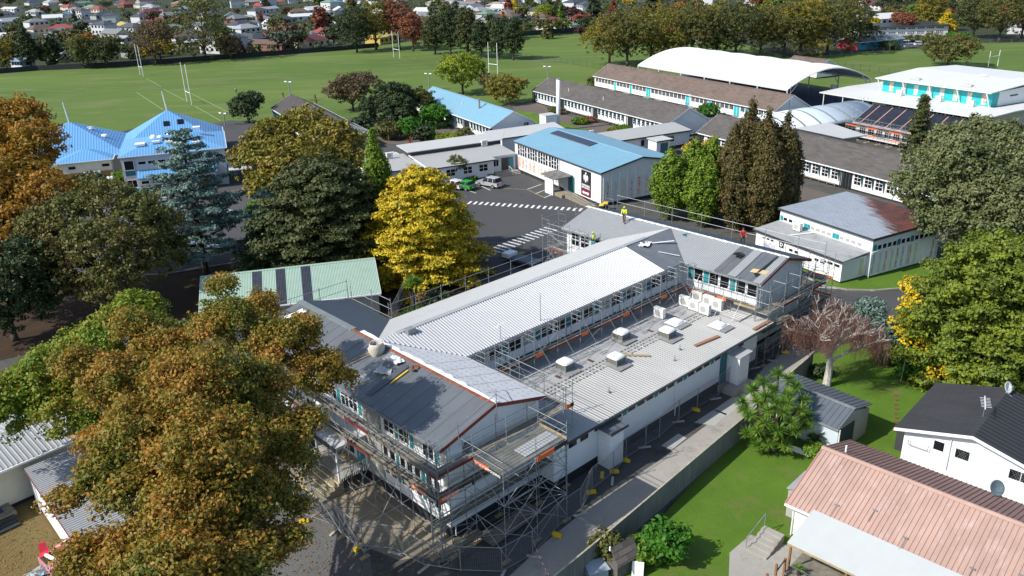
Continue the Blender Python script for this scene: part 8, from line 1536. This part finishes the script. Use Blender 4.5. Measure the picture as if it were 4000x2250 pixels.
# more roofs between and beyond, on the streets that run on to the horizon
rcs = ['slate', 'slate', 'dark grey', 'dark grey', 'grey', 'grey', 'pale grey', 'beige', 'brown', 'brown', 'maroon', 'orange', 'green', 'beige', 'red']; cnt = 0; tries = 0
W0 = [at(*p) for p in pl]
while cnt < 175 and tries < 6000:
    tries += 1; px = rh_.uniform(-60, 4060); py = -88+rh_.random()**.75*(260 if px < 1350 else 175 if px < 2300 else 60 if px < 3330 else 90); q = at(px, py)
    if any((q-w).length < 17 for w in W0) or (px > 2080 and py > 110) or (px > 1340 and py > 150) or (px > 3330 and py > 75): continue
    W0.append(q); cnt += 1; rc = rh_.choice(rcs); wc = rh_.choice(['white', 'white', 'white', 'cream', 'cream', 'brick', 'grey', 'blue-white']); house((px, py), rh_.choice([0, 0, 1, 2, 2, 3, 4]), rc, wc, rh_.choice([58, -32])+rh_.uniform(-8, 8))
# far white school with dark roof, and grey-roofed hut near the parked cars
Sx = Bld('white_school', 'long white school building with dark flat roof at the top right', 'school building', at(3345, 152), at(3700, 140)); Sx.part('wall', MB().box(0, Sx.L, 0, 9, 0, 4.0), whitetrim); Sx.part('roof', MB().slab([(-.5, -.8, 4.2), (Sx.L+.5, -.8, 4.2), (Sx.L+.5, 9.5, 4.9), (-.5, 9.5, 4.9)], .25), trim)
u = 1.0
while u < Sx.L-4: win(Sx.root, (0, 0), 0, u, 2.9, 3.2, .9, 4, 1, fr=.2); win(Sx.root, (0, 0), 0, u, 1.0, 3.2, 1.3, 4, 2, fr=.2); u += 3.8
Hx = Bld('kindergarten_hut', 'low grey-roofed hut with blue and red end walls beside parked cars, top right', 'hut', at(3350, 200), at(3530, 182)); gable(Hx, 10, 2.9, 4.4, M('blue_painted_wall', (.04, .25, .38), .6), M('grey_hut_roof', (.16, .18, .2), .6), endm=M('red_painted_wall', (.45, .03, .06), .6))
# suburban trees: six crown shapes, copied at many sizes and colours
def protocrown(seed, kind):
    rng = np.random.default_rng(seed)
    if kind == 'round': bl = [(0, 0, .62, .36, .36, .3)]+[(math.cos(a)*.26, math.sin(a)*.26, rng.uniform(.42, .75), .22, .22, .17) for a in np.linspace(0, 5.4, 6)]
    elif kind == 'wide': bl = [(0, 0, .6, .5, .5, .28)]+[(math.cos(a)*.42, math.sin(a)*.42, rng.uniform(.4, .7), .26, .26, .18) for a in np.linspace(0, 5.4, 7)]
    elif kind == 'cone': bl = [(0, 0, z, .3*(1.05-z), .3*(1.05-z), .1) for z in np.linspace(.15, .93, 7)]
    else: bl = [(rng.uniform(-.06, .06), rng.uniform(-.06, .06), z, .26*(1-abs(z-.5)*.9), .26*(1-abs(z-.5)*.9), .15) for z in np.linspace(.25, .85, 5)]
    me, c = clump_crown('crown', bl, lm('fargen'), rng, 130, 9, .085, .075, hollow=.6, up=.6)
    b = MB().path([(0, 0, 0), (0, 0, .35), (.02, 0, .6)], [.035, .025, .012], 5)
    for q in c[:5]: b.tube((0, 0, .3), q, .012, 3)
    return me, b.mesh('trunk', [bark])
PC = {k: [protocrown(300+i*10+j, k) for j in range(2)] for i, k in enumerate(('round', 'wide', 'cone', 'tall'))}
TC = {'dark green': (.035, .05, .022), 'green': (.05, .075, .022), 'olive': (.085, .085, .03), 'bright green': (.07, .12, .02), 'yellow': (.34, .26, .025), 'rust-red': (.17, .055, .035), 'brown': (.1, .065, .042), 'grey-green': (.07, .085, .06), 'orange': (.28, .12, .025), 'plum': (.06, .028, .028)}
TW = ['dark green']*9+['green']*6+['olive']*5+['grey-green']*4+['brown']*3+['rust-red']*2+['bright green']*2+['yellow', 'orange', 'plum']
cnt = 0; tries = 0; T0 = []
while cnt < 295 and tries < 9000:
    tries += 1; px = rh_.uniform(-40, 4060); m_ = 275 if px < 1340 else 165 if px < 2300 else 95 if px < 3330 else 100; py = -95+rh_.random()**.8*(95+m_); q = at(px, py)
    if any((q-w).length < 9.5 for w in W0) or any((q-w).length < 4.5 for w in T0): continue
    if px < 1340 and py > 285-px*.068: continue
    T0.append(q); cnt += 1; kd = rh_.choice(['round', 'round', 'wide', 'wide', 'tall', 'cone']); cn = rh_.choice(TW); me, tk_ = rh_.choice(PC[kd]); h = rh_.uniform(5, 11)*(1.3 if kd in ('tall', 'cone') else 1)*(1.15 if py < 20 else 1)
    lab = place_label(f'{cn} {dict(round="rounded", wide="spreading", cone="conical", tall="tall")[kd]} suburban tree', (px, py))
    t = thing('suburban_tree', lab, 'tree', q, rh_.uniform(0, 6), 'trees among the suburban houses'); t.scale = (h*rh_.uniform(.9, 1.25),)*2+(h,); o = link('crown', me, t); o.color = (*TC[cn], 1); link('trunk', tk_, t)
# the wooded suburb beyond, reading as one mass
rng = np.random.default_rng(77); cc = []
for i in range(1500):
    px = rng.uniform(-200, 4200); py = rng.uniform(-175, -60); q = at(px, py)
    if q.y > 2600 or q.y < 0: continue
    cc.append((q.x, q.y, rng.uniform(3, 7), rng.uniform(4, 8)))
cc = np.array(cc); idx = np.repeat(np.arange(len(cc)), 26); o = rng.normal(size=(len(idx), 3)); o /= np.linalg.norm(o, axis=1, keepdims=True); s = cc[idx, 3:4]; p = np.column_stack([cc[idx, 0], cc[idx, 1], cc[idx, 2]])+o*s*np.array([1, 1, .8]); p[:, 2] = np.maximum(p[:, 2], .3)
o_ = link('distant_woodland', quads('distant_woodland', p, o+rng.normal(size=o.shape)*.4, rng.uniform(2.2, 4.2, len(p)), 1.3, [lm('dkoak'), lm('dark')], rng, rng.integers(0, 2, len(p)))); tag(o_, 'dark mass of trees beyond the last houses at the top of the photo', 'woodland', None, 'stuff')
# undergrowth and leaf litter
def litter(name, label, poly, n, size, key, seed, z=.05):
    rng = np.random.default_rng(seed); P = [at(*q) for q in poly]; xs = [q.x for q in P]; ys = [q.y for q in P]; out = []
    def inside(x, y):
        c = False
        for i in range(len(P)):
            a, b = P[i], P[i-1]
            if (a.y > y) != (b.y > y) and x < (b.x-a.x)*(y-a.y)/(b.y-a.y)+a.x: c = not c
        return c
    while len(out) < n:
        x, y = rng.uniform(min(xs), max(xs)), rng.uniform(min(ys), max(ys))
        if inside(x, y): out.append((x, y, z+rng.uniform(0, .03)))
    p = np.array(out); nr = np.array([0, 0, 1.])+rng.normal(size=p.shape)*.35; tag(link(name, quads(name, p, nr, rng.uniform(.6, 1.3, n)*size, 1.4, [lm(key)], rng)), label, 'leaf litter', None, 'stuff')
litter('fallen_leaves', 'fallen brown oak leaves scattered over the gravel yard', [(1000, 1850), (1300, 1980), (1480, 2150), (1700, 2260), (1900, 2400), (900, 2400)], 1300, .09, 'oak', 5)
litter('fallen_leaves', 'fallen leaves on the dry yard beside the hut', [(-100, 2100), (120, 2010), (260, 2150), (200, 2300), (-100, 2300)], 900, .08, 'oak', 6)

# hedges and shrubbery that fill the gardens between the houses
rng = np.random.default_rng(78); cc = []
while len(cc) < 2600:
    px = rng.uniform(-60, 4060); m_ = 262-px*.055 if px < 1340 else 150 if px < 2050 else 118 if px < 3330 else 110; py = rng.uniform(-80, m_); q = at(px, py)
    if any(abs(q.x-w.x) < 6 and abs(q.y-w.y) < 6 for w in W0): continue
    cc.append((q.x, q.y, rng.uniform(.8, 2.2), rng.uniform(1.2, 2.8)))
cc = np.array(cc); idx = np.repeat(np.arange(len(cc)), 22); o = rng.normal(size=(len(idx), 3)); o /= np.linalg.norm(o, axis=1, keepdims=True); p = np.column_stack([cc[idx, 0], cc[idx, 1], cc[idx, 2]])+o*cc[idx, 3:4]*np.array([1.3, 1.3, .8]); p[:, 2] = np.maximum(p[:, 2], .15)
tag(link('garden_shrubbery', quads('garden_shrubbery', p, o+rng.normal(size=o.shape)*.4+np.array([0, 0, .5]), rng.uniform(.7, 1.5, len(p)), 1.3, [lm('dkoak'), lm('dark'), lm('darkolive'), lm('bright')], rng, rng.choice(4, len(p), p=[.3, .35, .3, .05]))), 'hedges and low shrubs filling the gardens between the suburban houses', 'shrubbery', None, 'stuff')
